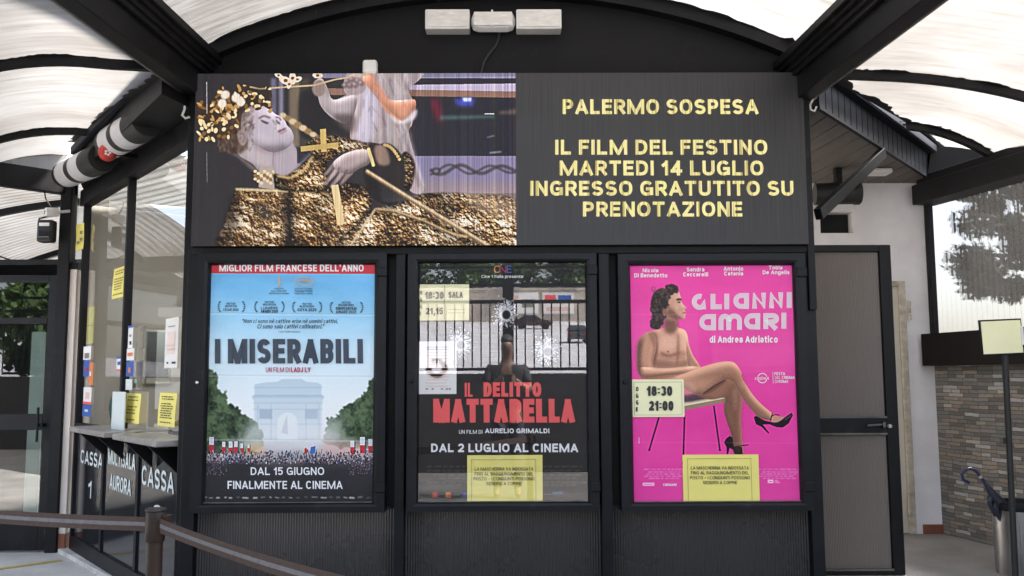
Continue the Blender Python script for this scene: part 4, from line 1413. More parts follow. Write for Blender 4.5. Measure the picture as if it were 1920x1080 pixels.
def shade(pts, col, al, bl):
    P.put(P.mask(smooth_loop(QS(*pts)), bl), col, al)
shade([(160, 1040), (180, 950), (215, 840), (250, 830), (230, 960), (215, 1040)], (22, 15, 12), .6, 7)
shade([(430, 820), (470, 800), (500, 860), (480, 1040), (430, 1040)], (20, 14, 12), .65, 8)
shade([(470, 800), (560, 850), (640, 1000), (600, 1040), (520, 1000), (470, 900)], (30, 20, 14), .45, 10)
shade([(690, 800), (790, 810), (770, 930), (720, 1040), (680, 1040), (700, 900)], (24, 16, 12), .6, 10)
shade([(560, 590), (660, 584), (700, 600), (620, 650), (560, 700)], (250, 226, 180), .25, 8)
shade([(300, 850), (400, 850), (410, 950), (310, 960)], (255, 240, 210), .16, 14)
shade([(880, 880), (1000, 850), (1180, 850), (1100, 930), (950, 950)], (255, 240, 214), .28, 14)
shade([(1000, 960), (1200, 940), (1420, 1000), (1420, 1050), (1050, 1050)], (40, 26, 16), .35, 14)
shade([(830, 960), (960, 1000), (1050, 1050), (860, 1050)], (30, 20, 14), .35, 12)
P.line(QS((228, 798), (455, 806)), 5, (226, 206, 162), .9, 1)
P.line(QS((228, 822), (452, 832)), 3, (90, 60, 30), .7, 1)
P.poly(QS((440, 1040), (462, 880), (478, 1040)), (30, 24, 24), .9, 2)
gold([(455, 790), (500, 760), (600, 790), (700, 770), (790, 800), (800, 870), (740, 960), (700, 1040), (480, 1040), (460, 900)], 33, .80, 9)
gold([(700, 1050), (760, 930), (830, 870), (930, 850), (1040, 815), (1220, 818), (1420, 850), (1430, 1050)], 35, 1.06, 8)
gold([(520, 620), (580, 572), (680, 578), (800, 612), (830, 640), (760, 660), (690, 640), (600, 700), (560, 760), (545, 690)], 37, .92, 7)
gold([(940, 640), (985, 690), (970, 790), (940, 800), (900, 740)], 39, .85, 6)
P.soft(QS((1200, 820), (1420, 850), (1420, 940), (1250, 890)), (232, 206, 178), .45, 8)
# hands, neck, cuff
P.soft(QS((170, 600), (235, 590), (330, 680), (360, 760), (300, 720), (230, 660), (190, 640)), (104, 92, 94), 1, 2)
P.soft(QS((240, 590), (290, 560), (330, 620), (385, 640), (398, 720), (330, 720), (300, 690), (240, 650)), (186, 172, 178))
P.relief(P.mask(smooth_loop(QS((240, 590), (290, 560), (330, 620), (385, 640), (398, 720), (330, 720), (240, 650)))), 8, 2.2)
P.poly(QS((330, 700), (398, 700), (392, 800), (326, 790)), (178, 160, 150))
for yy, c in ((728, (226, 206, 160)), (745, (146, 108, 56)), (760, (220, 200, 170))):
    for i in range(8):
        P.ell(*Q(312 + 13 * i, yy - 5 + 9 * ((i * 7) % 3)), 3.4, 3.0, c, 1, 0)
P.soft(QS((390, 640), (480, 620), (490, 690), (545, 650), (540, 730), (460, 760), (400, 750)), (150, 134, 142))
P.soft(QS((400, 600), (470, 600), (485, 700), (430, 740), (395, 720)), (176, 162, 172), 1, 2)
P.line(QS((410, 770), (480, 765), (560, 745)), 6, (70, 50, 30), .9, 2)
P.line(QS((500, 690), (545, 640)), 7, (60, 66, 100), .8, 2)
gold([(392, 735), (440, 742), (500, 700), (556, 650), (610, 690), (610, 800), (455, 806), (400, 790)], 43, .72, 7)
P.line(QS((404, 742), (460, 752), (520, 716), (552, 662)), 5, (206, 174, 118), .9, .8)
P.line(QS((404, 754), (464, 766), (530, 730), (566, 672)), 2.5, (60, 40, 24), .9, .6)
P.soft(QS((150, 500), (230, 470), (300, 470), (290, 560), (262, 640), (200, 640), (160, 580)), (70, 52, 44), .95, 3)
hg_ = random.Random(91)
for i in range(120):
    x_, y_ = hg_.uniform(160, 285), hg_.uniform(480, 625)
    P.line([Q(x_, y_), Q(x_ - hg_.uniform(0, 14), y_ + hg_.uniform(8, 20)), Q(x_ + hg_.uniform(-6, 8), y_ + hg_.uniform(18, 34))], hg_.uniform(1, 2.4), hg_.choice([(112, 86, 66), (44, 32, 28), (150, 124, 104), (86, 64, 52)]), .8, .4)
# head in profile, face turned up to the right
face = QS((262, 470), (320, 440), (372, 462), (398, 482), (416, 490), (436, 508), (446, 528), (462, 545), (470, 562), (474, 582), (466, 606), (446, 624), (410, 640), (372, 640), (330, 622), (285, 590), (252, 540))
P.soft(face, (188, 176, 188))
for i in range(46):
    x_, y_ = hg_.uniform(262, 310), hg_.uniform(452, 560)
    P.line([Q(x_, y_), Q(x_ - hg_.uniform(2, 16), y_ + hg_.uniform(6, 20))], hg_.uniform(1.2, 2.4), hg_.choice([(112, 88, 70), (64, 48, 42), (146, 122, 106)]), .8, .4)
P.relief(P.mask(smooth_loop(face)), 12, 2.2, -.2, -.9)
P.soft(QS((300, 590), (380, 625), (450, 618), (400, 648), (330, 640)), (124, 106, 112), .7, 4)
for (x, y, rx_, ry_, rt) in ((352, 514, 8, 2.6, .45), (407, 514, 6, 2.2, .9)):
    P.ell(*Q(x, y), rx_, ry_, (64, 48, 52), .95, .6, rt)
    P.ell(*Q(x - 2, y - 9), rx_ * 1.1, ry_ * .9, (216, 204, 214), .7, 1, rt)
P.line(QS((326, 500), (350, 488), (376, 498)), 2.6, (84, 64, 64), .9, .7)
P.line(QS((396, 494), (412, 496), (422, 508)), 2.4, (84, 64, 64), .9, .7)
P.line(QS((384, 506), (404, 532), (396, 544)), 2.6, (132, 112, 120), .85, 1)
P.soft(QS((398, 528), (416, 526), (420, 542), (402, 546)), (222, 210, 220), .7, 1)
P.line(QS((408, 556), (426, 548), (440, 542)), 3.2, (104, 58, 62), .95, .6)
P.line(QS((414, 564), (432, 558), (444, 550)), 2.4, (162, 112, 116), .9, .8)
P.soft(QS((300, 560), (352, 566), (380, 600), (330, 620), (290, 596)), (214, 200, 210), .45, 5)
P.soft(QS((424, 580), (466, 566), (468, 600), (440, 616)), (206, 194, 206), .5, 3)
P.soft(QS((236, 556), (262, 544), (278, 584), (264, 614), (244, 602)), (160, 138, 140), 1, .8)
P.line(QS((246, 566), (262, 562), (266, 590), (254, 600)), 2, (108, 86, 88), .8, .6)
gg_ = random.Random(77)
for i in range(70):
    x_, y_ = gg_.uniform(180, 300), gg_.uniform(470, 620)
    P.line([Q(x_, y_), Q(x_ + gg_.uniform(-14, 14), y_ + gg_.uniform(8, 26))], gg_.uniform(1, 2.2), gg_.choice([(96, 76, 66), (140, 118, 108), (60, 46, 42), (170, 150, 142)]), .7, .3)
for i in range(90):
    # carved strands of the child's curls and folds of its shift
    x_, y_ = gg_.uniform(690, 960), gg_.uniform(305, 640)
    if y_ > 400 and x_ < 740:
        continue
    P.line([Q(x_, y_), Q(x_ + gg_.uniform(-10, 22), y_ + gg_.uniform(18, 60))], gg_.uniform(.8, 2.2), gg_.choice([(118, 100, 106), (206, 194, 206), (90, 74, 80), (228, 218, 226)]), .45, .7)
for cx, cy in ((700, 345), (722, 336), (745, 342), (760, 352), (712, 362), (690, 362), (735, 360)):
    P.ell(*Q(cx, cy), 6, 5, (112, 92, 92), .8, .6)
    P.ell(*Q(cx - 5, cy - 5), 3, 2.4, (190, 172, 172), .8, .5)
# flower crown
g = random.Random(5)
P.soft(QS((70, 480), (140, 430), (300, 380), (360, 380), (380, 440), (300, 460), (230, 560), (170, 590), (100, 560)), (54, 40, 30), .75, 8)
for i in range(150):
    t = g.random()
    if t < .55:
        cx, cy = g.uniform(70, 240), g.uniform(420, 590)
    else:
        cx, cy = g.uniform(150, 380), g.uniform(365, 470)
    k = g.random()
    c = ((66, 42, 20), (128, 88, 42), (186, 142, 80), (232, 204, 160))[min(3, int(k * 4.2))]
    P.ell(*Q(cx, cy), g.uniform(3, 7.5), g.uniform(2, 4), c, 1, 0, g.random() * 3, 10)
for cx, cy in ((230, 412), (172, 436), (185, 400), (250, 430)):
    P.ell(*Q(cx, cy), 8, 9, (236, 222, 206), 1, 1, g.random())
P.line(QS((107, 345), (108, 480)), 1.6, (206, 206, 214), .8)
P.line(QS((107, 640), (109, 770)), 1.4, (150, 150, 156), .6)
# cross, chest hand, sleeve, staff
P.poly(QS((585, 545), (610, 543), (614, 640), (590, 642)), (206, 176, 106))
P.poly(QS((503, 618), (660, 600), (664, 622), (505, 640)), (196, 166, 100))
P.soft(QS((800, 640), (850, 605), (900, 620), (940, 680), (940, 780), (900, 800), (850, 780), (800, 730)), (40, 34, 34), 1, 1)
P.soft(QS((790, 690), (840, 780), (850, 850), (930, 850), (880, 870), (800, 830), (770, 740)), (28, 24, 24), .95, 2)
hand = QS((640, 690), (668, 660), (710, 640), (770, 630), (800, 650), (792, 690), (750, 712), (712, 735), (680, 730), (655, 715))
for (ax_, ay_), (bx_, by_), w0_, c_ in (((664, 676), (604, 740), 11, (150, 130, 130)), ((680, 690), (606, 776), 12, (182, 162, 160)), ((700, 706), (632, 788), 12, (168, 146, 146)), ((716, 722), (672, 778), 11, (150, 128, 128))):
    d_ = math.hypot(bx_ - ax_, by_ - ay_)
    nx_, ny_ = -(by_ - ay_) / d_, (bx_ - ax_) / d_
    fp = QS((ax_ + nx_ * w0_, ay_ + ny_ * w0_), ((ax_ + bx_) / 2 + nx_ * w0_ * .8, (ay_ + by_) / 2 + ny_ * w0_ * .8), (bx_ + nx_ * 5, by_ + ny_ * 5), (bx_, by_ + 4), (bx_ - nx_ * 5, by_ - ny_ * 5), ((ax_ + bx_) / 2 - nx_ * w0_ * .8, (ay_ + by_) / 2 - ny_ * w0_ * .8), (ax_ - nx_ * w0_, ay_ - ny_ * w0_))
    P.put(P.mask(smooth_loop(fp), 1.2), (52, 40, 40), .8)
    P.put(P.mask(smooth_loop(fp), .4), c_)
    P.relief(P.mask(smooth_loop(fp)), 4, 2.0, .5, -.7)
P.soft(hand, (172, 154, 154))
P.relief(P.mask(smooth_loop(hand)), 8, 2.2)
for a, b in (((640, 700), (612, 770)), ((668, 705), (640, 775)), ((700, 715), (672, 760))):
    P.line(QS(a, b), 2.5, (88, 70, 70), .8, 1)
for i in range(10):
    t = i / 9
    P.ell(*Q(790 + 20 * t, 630 + 66 * t), 3.4, 3.2, (226, 200, 140))
    P.ell(*Q(858 + 62 * t, 612 + 60 * t * t), 3.2, 3.0, (200, 170, 110))
P.soft(QS((815, 620), (860, 618), (880, 690), (830, 690)), (154, 126, 112), .9, 2)
P.line(QS((780, 722), (950, 830), (1295, 1040)), 8, (120, 92, 60), 1, 1)
P.line(QS((780, 718), (950, 825), (1295, 1034)), 4.5, (226, 200, 164), 1, 1)
P.poly(QS((632, 782), (662, 778), (690, 945), (658, 950)), (222, 196, 146))
P.line(QS((820, 880), (715, 1035)), 4, (206, 182, 146), 1, 1)
P.line(QS((820, 882), (900, 890), (1020, 930), (1140, 985), (1210, 1000)), 5, (196, 166, 122), 1, 1)
P.line(QS((820, 888), (900, 897), (1020, 938), (1140, 993)), 3, (60, 42, 26), .8, 1)
# lift blacks like a lit screen in daylight, then the scan stripes of the diodes
P.crisp(.5, 2, 4, 4)
P.a = 4 + P.a * .96
st = np.repeat(np.random.default_rng(9).random(W // 2 + 1), 2)[:W]
st2 = np.random.default_rng(10).random(W)
amp = .08 + .16 * np.clip((P.u[0] - .28) * 1.8, 0, 1)
k = 1 + amp * ((st * .6 + st2 * .4) - .5) * 2
P.a = np.clip(P.a * k[None, :, None], 0, 255)
P.a += (np.random.default_rng(12).random((1, W, 3)) - .5) * 16 * np.clip((P.u[0] - .2) * 1.5, .2, 1)[None, :, None]
led_pic = image_mat('screen_picture', P.image('screen_picture'), emit=0.150, rough=.6, bump=0)
MB().quad((LX0, YL, LZ0), (LXM, YL, LZ0), (LXM, YL, LZ1), (LX0, YL, LZ1)).build('picture_panel', led_pic, led, uv=rect_uv(LX0, LXM, LZ0, LZ1))
tp_ = [c_ for c_ in led.children if c_.name.startswith('text_panel')][0]
for rows in ((('PALERMO SOSPESA', 1055, 186, 1422, 214),), (('IL FILM DEL FESTINO', 1041, 262, 1439, 290), ('MARTEDI 14 LUGLIO', 1049, 301, 1432, 329), ('INGRESSO GRATUTITO SU', 994, 339, 1488, 367), ('PRENOTAZIONE', 1093, 378, 1392, 406))):
    lt = MB()
    for s, x0, y0, x1, y1 in rows:
        ytext(lt, s, x0, y0, x1, y1, YL - .003, 0, bold=.045, spacing=1.06)
    lt.build('lettering', M['led_text'], tp_)
# small white receiver on top of the screen
a, b = on_y(680, 138, YL + .03), on_y(708, 113, YL + .03)
o = MB().box(a.x, b.x, YL + .005, YL + .055, LZ1 - .004, b.z, bev=.018).build('receiver_box', M['white_plastic'])
tag(o, 'small rounded white box on the top edge of the screen', 'box')

# emergency lamp with three housings
el = thing('emergency_lamp', (on_y(925, 40, .03).x, .05, on_y(925, 60, .03).z), 'white emergency lamp of three boxes in a row above the screen', 'lamp')
for (x0, x1, rnd) in ((798, 881, 0), (883, 966, 1), (968, 1052, 0)):
    a, b = on_y(x0, 59, 0), on_y(x1, 22, 0)
    hs_ = MB().box(a.x, b.x, -.045, .062, a.z, b.z, bev=.05 if rnd else .008).build('housing', M['white_plastic'], el)
    if rnd:
        MB().box(a.x + .02, b.x - .02, -.052, -.044, a.z + .02, b.z - .02, bev=.004).box(on_y(923, 40, 0).x - .006, on_y(923, 40, 0).x + .006, -.056, -.051, a.z + .01, b.z - .01).build('lens', M['lamp_lens'], hs_)
    else:
        MB().box(a.x + .012, b.x - .012, -.052, -.044, a.z + .012, b.z - .012, bev=.003).build('lens', M['lamp_lens'], hs_)
cp = [on_y(*p, 0.045) for p in ((936, 60), (935, 72), (930, 85), (918, 100), (908, 115), (904, 130), (902, 142))]
tag(MB().tube(cp, .009, 8).build('cable', M['rubber'], smooth=True), 'black cable hanging from the emergency lamp down behind the screen', 'cable')

# ------------------------------------------------------------------ the three poster cases
CASES = [
    dict(o=((369, 474), (724, 474), (354, 962), (722, 962)), i=((393, 495), (702, 495), (379, 944), (697, 944)), label='black metal poster case around the blue poster, nearest the ticket booth'),
    dict(o=((765, 475), (1117, 475), (761, 960), (1126, 959)), i=((786, 492), (1098, 492), (783, 943), (1103, 941)), label='black metal poster case around the dark red-lettered poster, strongly mirroring the street'),
    dict(o=((1160, 475), (1509, 475), (1164, 959), (1528, 958)), i=((1182, 496), (1489, 496), (1190, 943), (1504, 941)), label='black metal poster case around the pink poster, next to the ribbed door'),
]
for c in CASES:
    (tl, tr, bl, br) = c['o']
    X0, X1 = xr([tl, bl], YC), xr([tr, br], YC)
    Z1, Z0 = zr_([tl, tr], YC), zr_([bl, br], YC)
    (tl, tr, bl, br) = c['i']
    x0, x1 = xr([tl, bl], YC), xr([tr, br], YC)
    z1, z0 = zr_([tl, tr], YC), zr_([bl, br], YC)
    c.update(X0=X0, X1=X1, Z0=Z0, Z1=Z1, x0=x0, x1=x1, z0=z0, z1=z1)
    t = thing('poster_case', ((X0 + X1) / 2, YC, Z0), c['label'], 'poster case', 'poster cases in a row under the screen')
    c['t'] = t
    f = MB()
    # mitred frame profile: outer edge set back, raised flat, slope down to the glass
    prof = [(0.0, .03), (0.0, YC + .012), (.012, YC), (.62, YC), (.86, YC + .006), (1.0, YG + .004), (1.0, .03)]
    vs = []
    for (k, y) in prof:
        ax0, ax1 = X0 + (x0 - X0) * k, X1 + (x1 - X1) * k
        az0, az1 = Z0 + (z0 - Z0) * k, Z1 + (z1 - Z1) * k
        vs += [(ax0, y, az0), (ax1, y, az0), (ax1, y, az1), (ax0, y, az1)]
    fs = []
    for i in range(len(prof) - 1):
        for j in range(4):
            fs.append((i * 4 + j, i * 4 + (j + 1) % 4, i * 4 + 4 + (j + 1) % 4, i * 4 + 4 + j))
    fr_ = f.add(vs, fs).build('frame', M['frame'], t)
    MB().box(x0 + .001, x1 - .001, .012, .028, z0 + .001, z1 - .001).build('backboard', M['black'], t)
    MB().quad((x0 + .001, YG, z0 + .001), (x1 - .001, YG, z0 + .001), (x1 - .001, YG, z1 - .001), (x0 + .001, YG, z1 - .001)).build('glass_pane', M['pane'] if c is CASES[1] else M['pane_clear'], t)
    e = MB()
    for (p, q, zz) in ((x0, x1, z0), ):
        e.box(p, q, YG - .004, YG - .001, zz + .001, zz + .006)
    e.build('bottom_bead', M['pale_edge'], t)
    for zz in (z1 - .05, z0 + .09):
        MB().box(x1 + .012, X1 + .004, YC - .018, YC + .004, zz - .028, zz + .028, bev=.005).build('hinge', M['black'], fr_)
    xm = X0 + (x0 - X0) * .4
    zm = z0 + (z1 - z0) * .5
    MB().lathe([(.001, -.022), (.009, -.02), (.011, -.012), (.012, .003)], (xm, YC, zm), (0, 1, 0), 14).build('lock', M['chrome'] if c is CASES[0] else M['black'], fr_)

def poster(c, name, label, img, fade=0):
    o = thing(name, ((c['x0'] + c['x1']) / 2, YP, c['z0']), label, 'poster', 'film posters in the cases')
    g = MB()
    x0, x1, z0, z1 = c['x0'] + .002, c['x1'] - .002, c['z0'] + .004, c['z1'] - .002
    gr = np.random.default_rng(len(label))
    ph = gr.random(4) * 6
    g.grid(lambda u, v: (x0 + (x1 - x0) * u, YP + .0018 * math.sin(5 * u + ph[0] + 2 * v) * math.sin(9 * v + ph[1]), z0 + (z1 - z0) * v), 24, 36)
    g.build('sheet', image_mat(name, img, rough=.38, bump=.12), o, smooth=True, uv=rect_uv(x0, x1, z0, z1), fix=False)
    return o

# ---------------- poster with the blue sky
c = CASES[0]
W, H = 460, 660
P = Paint(W, H, YP, c['x0'], c['x1'], c['z0'], c['z1'])
def grad(P, stops):
    ys = [s_[0] for s_ in stops]
    yy = np.array([P.c(545, y)[1] for y in ys])
    rows = np.arange(P.H)
    for k in range(3):
        P.a[..., k] = np.interp(rows, yy, [s_[1][k] for s_ in stops])[:, None]
grad(P, [(494, (112, 182, 232)), (540, (120, 190, 236)), (600, (158, 210, 240)), (650, (196, 226, 242)), (705, (218, 234, 242)), (760, (236, 241, 243)), (815, (238, 240, 240)), (840, (196, 194, 198)), (862, (120, 116, 122)), (870, (50, 49, 53)), (950, (40, 40, 44))])
cl = P.noise(120, 3, 4, 1.8, .7)
up = np.clip(1 - (P.v - .05) / .55, 0, 1)
P.a += ((cl - .5) * 46 * up * (P.v < .62))[..., None]
P.poly([(380, 488), (712, 488), (712, 513), (380, 512)], (204, 58, 70))
arch = [(477, 742), (477, 721), (500, 717), (520, 716), (528, 711), (566, 711), (574, 716), (596, 718), (603, 722), (603, 742), (609, 744), (604, 753), (603, 838), (477, 838), (476, 753), (471, 744)]
m = P.mask(arch, .6)
fadev = np.clip((P.c(0, 845)[1] - np.arange(H)) / (P.c(0, 845)[1] - P.c(0, 700)[1]), 0, 1) ** .6
P.put(m * fadev[:, None], (184, 203, 216), .85)
for y_, al in ((727, .35), (742, .7), (745, .5), (756, .35), (768, .3), (796, .3)):
    P.line([(474, y_), (606, y_)], 1.6, (140, 164, 186), al, .6)
for x_ in (483, 508, 574, 598):
    P.line([(x_, 758), (x_, 825)], 1.4, (146, 168, 188), .4, .6)
P.poly([(486, 768), (510, 768), (510, 786), (486, 786)], (158, 176, 194), .7, 1)
P.poly([(572, 768), (596, 768), (596, 786), (572, 786)], (158, 176, 194), .5, 1)
P.poly([(520, 826)] + [(539 + 19 * math.cos(a), 794 - 20 * math.sin(a)) for a in np.linspace(math.pi, 0, 14)] + [(558, 826)], (230, 234, 236), .95, .8)
P.poly([(527, 812), (538, 778), (540, 815)], (200, 206, 214), .8, 1)
tl_, tn = P.noise(10, 14, 4), P.noise(36, 15, 3)
def treemass(pts, seed, misty):
    g_ = random.Random(seed)
    pp = []
    for (ax, ay), (bx, by) in zip(pts, pts[1:] + pts[:1]):
        for k in range(6):
            t = k / 6
            pp.append((ax + (bx - ax) * t + g_.uniform(-3, 3), ay + (by - ay) * t + g_.uniform(-3, 3)))
    m = P.mask(pp, .8)
    tex = np.clip((tl_ * .6 + tn * .7 - .38) * 2.2, 0, 1)[..., None]
    colr = np.array((22, 34, 27)) * (1 - tex) + np.array((92, 112, 80)) * tex
    fog = np.clip(P.mask(misty, 16), 0, 1)[..., None] * .75
    colr = colr * (1 - fog) + np.array((190, 200, 192)) * fog
    P.a = P.a * (1 - m[..., None]) + colr * m[..., None]
treemass([(376, 690), (396, 694), (406, 702), (407, 730), (416, 736), (422, 731), (427, 758), (444, 764), (458, 778), (478, 790), (492, 812), (495, 838), (470, 852), (376, 852)], 3, [(470, 780), (510, 780), (510, 850), (455, 850)])
treemass([(704, 708), (694, 716), (688, 734), (676, 742), (664, 756), (650, 760), (640, 770), (628, 782), (614, 786), (611, 815), (604, 828), (640, 842), (704, 840)], 4, [(595, 790), (640, 780), (640, 845), (595, 845)])
fogm = np.clip(P.noise(60, 22, 4, 1.6, .8) - .32, 0, 1) * 1.6
P.put(fogm * P.mask([(470, 800), (620, 800), (700, 866), (400, 866)], 14), (232, 226, 226), .9)
P.put(P.mask([(610, 826), (694, 830), (694, 856), (600, 856)], 8), (222, 176, 168), .6)
P.put(P.mask([(464, 836), (490, 832), (500, 852), (460, 856)], 5), (226, 176, 130), .6)
for (x_, y_, h_) in ((396, 820, 30), (419, 829, 20), (432, 828, 24), (442, 828, 22), (453, 832, 18), (466, 834, 14), (661, 827, 25), (680, 820, 31), (695, 824, 26)):
    w_ = h_ * .30
    P.poly([(x_ - w_ / 2, y_), (x_ + w_ / 2, y_), (x_ + w_ / 2, y_ + h_ * .5), (x_ - w_ / 2, y_ + h_ * .5)], (214, 214, 218), .95)
    P.poly([(x_ - w_ / 2, y_ + h_ * .5), (x_ + w_ / 2, y_ + h_ * .5), (x_ + w_ / 2, y_ + h_), (x_ - w_ / 2, y_ + h_)], (190, 48, 54), .95)
    P.poly([(x_ + w_ / 2, y_), (x_ + w_ * .8, y_), (x_ + w_ * .8, y_ + h_), (x_ + w_ / 2, y_ + h_)], (52, 64, 104), .8)
g = random.Random(8)
for i in range(1100):
    y_ = 846 + 24 * g.random() ** .8
    x_ = g.uniform(378, 702)
    if 460 < x_ < 640 and y_ < 856 and g.random() < .6:
        continue
    cl_ = g.choice([(40, 42, 56), (60, 62, 82), (30, 30, 38), (150, 146, 156), (196, 188, 190), (120, 62, 66), (58, 74, 122), (88, 84, 92), (44, 44, 54)])
    P.ell(x_, y_, g.uniform(.7, 1.8), g.uniform(1, 3), cl_, .85, 0, 0, 6)
for i in range(420):
    x_ = g.choice([g.uniform(378, 425), g.uniform(655, 702)])
    P.ell(x_, 866 + 26 * g.random() ** 1.6, g.uniform(.7, 1.8), g.uniform(.8, 2), g.choice([(100, 96, 110), (70, 68, 80), (52, 52, 60), (126, 100, 104)]), .7, 0, 0, 6)
for i in range(30):
    x_ = g.uniform(440, 640)
    P.line([(x_, 858), (x_ + g.uniform(-4, 4), 850 - g.uniform(0, 8))], 1.1, (70, 70, 88), .8)
P.poly([(583, 839), (592, 837), (591, 851), (581, 852)], (62, 108, 186))
P.poly([(592, 850), (594, 842), (594, 860), (589, 860)], (54, 64, 104))
P.poly([(571, 842), (575, 840), (576, 851), (571, 852)], (184, 40, 46))
P.poly([(538, 852), (544, 848), (543, 855), (539, 856)], (66, 72, 112))
for y_ in (588, 705, 825):
    P.line([(378, y_), (540, y_ + 2), (704, y_ + 3)], 1.6, (246, 250, 252), .45, .8)
    P.line([(378, y_ - 2), (540, y_), (704, y_ + 1)], 1.6, (120, 140, 160), .22, .8)
x_ = 382
g = random.Random(4)
while x_ < 695:
    w_ = g.uniform(4, 12)
    P.line([(x_, 934 + g.uniform(-1, 1)), (x_ + w_, 934 + g.uniform(-1, 1))], g.choice([1.5, 2.5, 3]), g.choice([(210, 210, 214), (120, 120, 124), (180, 180, 182)]), .85, .4)
    x_ += w_ + g.uniform(3, 9)
P.crisp(.8, 2, 3, 5)
p1 = poster(c, 'film_poster', 'sky-blue film poster titled I MISERABILI with a hazy arch, trees and crowd', P.image('blue_poster'))
L = MB()
Yt = YP - .006
ms1 = [M['navy'], M['white_ink'], M['crimson_ink'], M['gold_ink'], M['orange_ink']]
def z1(x, y):
    return 340 + x / 4, 450 + y / 4
def zt(mb, s, x0, y0, x1, y1, mi, f=z1, **k):
    a, b = f(x0, y0), f(x1, y1)
    ytext(mb, s, a[0], a[1], b[0], b[1], k.pop('Y', Yt), mi, **k)
zt(L, 'MIGLIOR FILM FRANCESE DELL\u2019ANNO', 284, 184, 1368, 236, 1, bold=.035)
zt(L, 'I MISERABILI', 252, 742, 1364, 926, 0, bold=.05, spacing=1.0)
zt(L, 'UN FILM DI', 634, 954, 812, 992, 2, bold=.0)
zt(L, 'LADJ LY', 822, 954, 970, 992, 2, bold=.035)
zt(L, '\u201cNon ci sono n\u00e9 cattive erbe n\u00e9 uomini cattivi,', 455, 594, 1172, 626, 0, bold=.012, shear=.22)
zt(L, 'Ci sono solo cattivi coltivatori.\u201d', 568, 632, 1066, 664, 0, bold=.012, shear=.22)
zt(L, '(VICTOR HUGO)', 730, 682, 892, 696, 0, bold=.01)
for cx, w_, top, l1, l2, b in ((372, 105, 470, 'VINCITORE', 'MIGLIOR FILM', ('C\u00c9SAR 2020',)), (660, 115, 458, 'VINCITORE', 'MIGLIOR FILM', ('LUMI\u00c8RE', 'AWARDS 2020')), (942, 130, 472, 'VINCITORE', 'MIGLIOR FILM EUROPEO', ('GOYA 2020',)), (1236, 140, 462, 'VINCITORE', 'RIVELAZIONE EUROPEA', ('EUROPEAN FILM', 'AWARD 2020'))):
    zt(L, l1, cx - 36, top, cx + 36, top + 14, 0, bold=.01)
    zt(L, l2, cx - w_ * .42, top + 18, cx + w_ * .42, top + 33, 0, bold=.015)
    for j, s in enumerate(b):
        zt(L, s, cx - w_ * .55, top + 40 + 26 * j, cx + w_ * .55, top + 62 + 26 * j, 0, bold=.03)
for s, y0, y1, w_ in (('CANDIDATO', 360, 370, 38), ('ALL\u2019OSCAR\u00ae', 375, 389, 60), ('MIGLIOR FILM STRANIERO', 395, 406, 75)):
    zt(L, s, 732 - w_, y0, 732 + w_, y1, 0, bold=.015)
for s, y0, y1 in (('FESTIVAL DI CANNES', 360, 370), ('PALMA D\u2019ORO', 375, 390), ('PREMIO DELLA GIURIA', 396, 407)):
    zt(L, s, 850, y0, 984, y1, 0, bold=.02)
def z2(x, y):
    return 340 + x / 3.6, 700 + y / 3.6
zt(L, 'DAL 15 GIUGNO', 468, 634, 964, 686, 1, z2, bold=.022)
zt(L, 'FINALMENTE AL CINEMA', 312, 726, 1088, 780, 1, z2, bold=.022)
# laurels, small statuette and palm oval
def leafq(mb, x, y, a, l, w_, mi):
    ca, sa = math.cos(a), math.sin(a)
    mb.add([on_y(*z1(x + ca * u_ * l - sa * v_ * w_, y + sa * u_ * l + ca * v_ * w_), Yt) for u_, v_ in ((-.5, 0), (0, -.5), (.5, 0), (0, .5))], [(0, 1, 2, 3)], mi)
for xl, xr2, yc in ((288, 465, 498), (562, 760, 500), (846, 1042, 502), (1128, 1350, 504)):
    for sg, xx in ((1, xl), (-1, xr2)):
        for i in range(7):
            a = -1.1 + 2.2 * i / 6
            bx, by = xx + sg * (12 - 24 * math.cos(a)) , yc + 40 * math.sin(a)
            leafq(L, bx, by, math.pi / 2 + sg * (-a * .9) + .5 * sg, 17, 7, 0)
            leafq(L, bx + sg * 6, by + 2, math.pi / 2 + sg * (-a * .9) - .5 * sg, 15, 6, 0)
for (w_, y0, y1) in ((9, 275, 284), (13, 284, 296), (15, 296, 316), (9, 316, 342), (24, 343, 352)):
    a, b = z1(735 - w_ / 2, y1), z1(735 + w_ / 2, y0)
    p, q = on_y(*a, Yt), on_y(*b, Yt)
    L.quad((p.x, Yt, p.z), (q.x, Yt, p.z), (q.x, Yt, q.z), (p.x, Yt, q.z), 3)
for k in range(30):
    a0, a1 = 2 * math.pi * k / 30, 2 * math.pi * (k + 1) / 30
    L.add([on_y(*z1(920 + r_ * 70 * math.cos(a), 312 + r_ * 36 * math.sin(a)), Yt) for a, r_ in ((a0, 1), (a1, 1), (a1, .88), (a0, .88))], [(0, 1, 2, 3)], 3)
for i in range(9):
    leafq(L, 890 + 8 * i, 318 - 10 * math.sin(i * .4), -.9 + .12 * i, 26, 7, 3)
    leafq(L, 894 + 8 * i, 306 - 8 * math.sin(i * .4), .5 - .1 * i, 20, 6, 3)
L.build('lettering', ms1, p1)

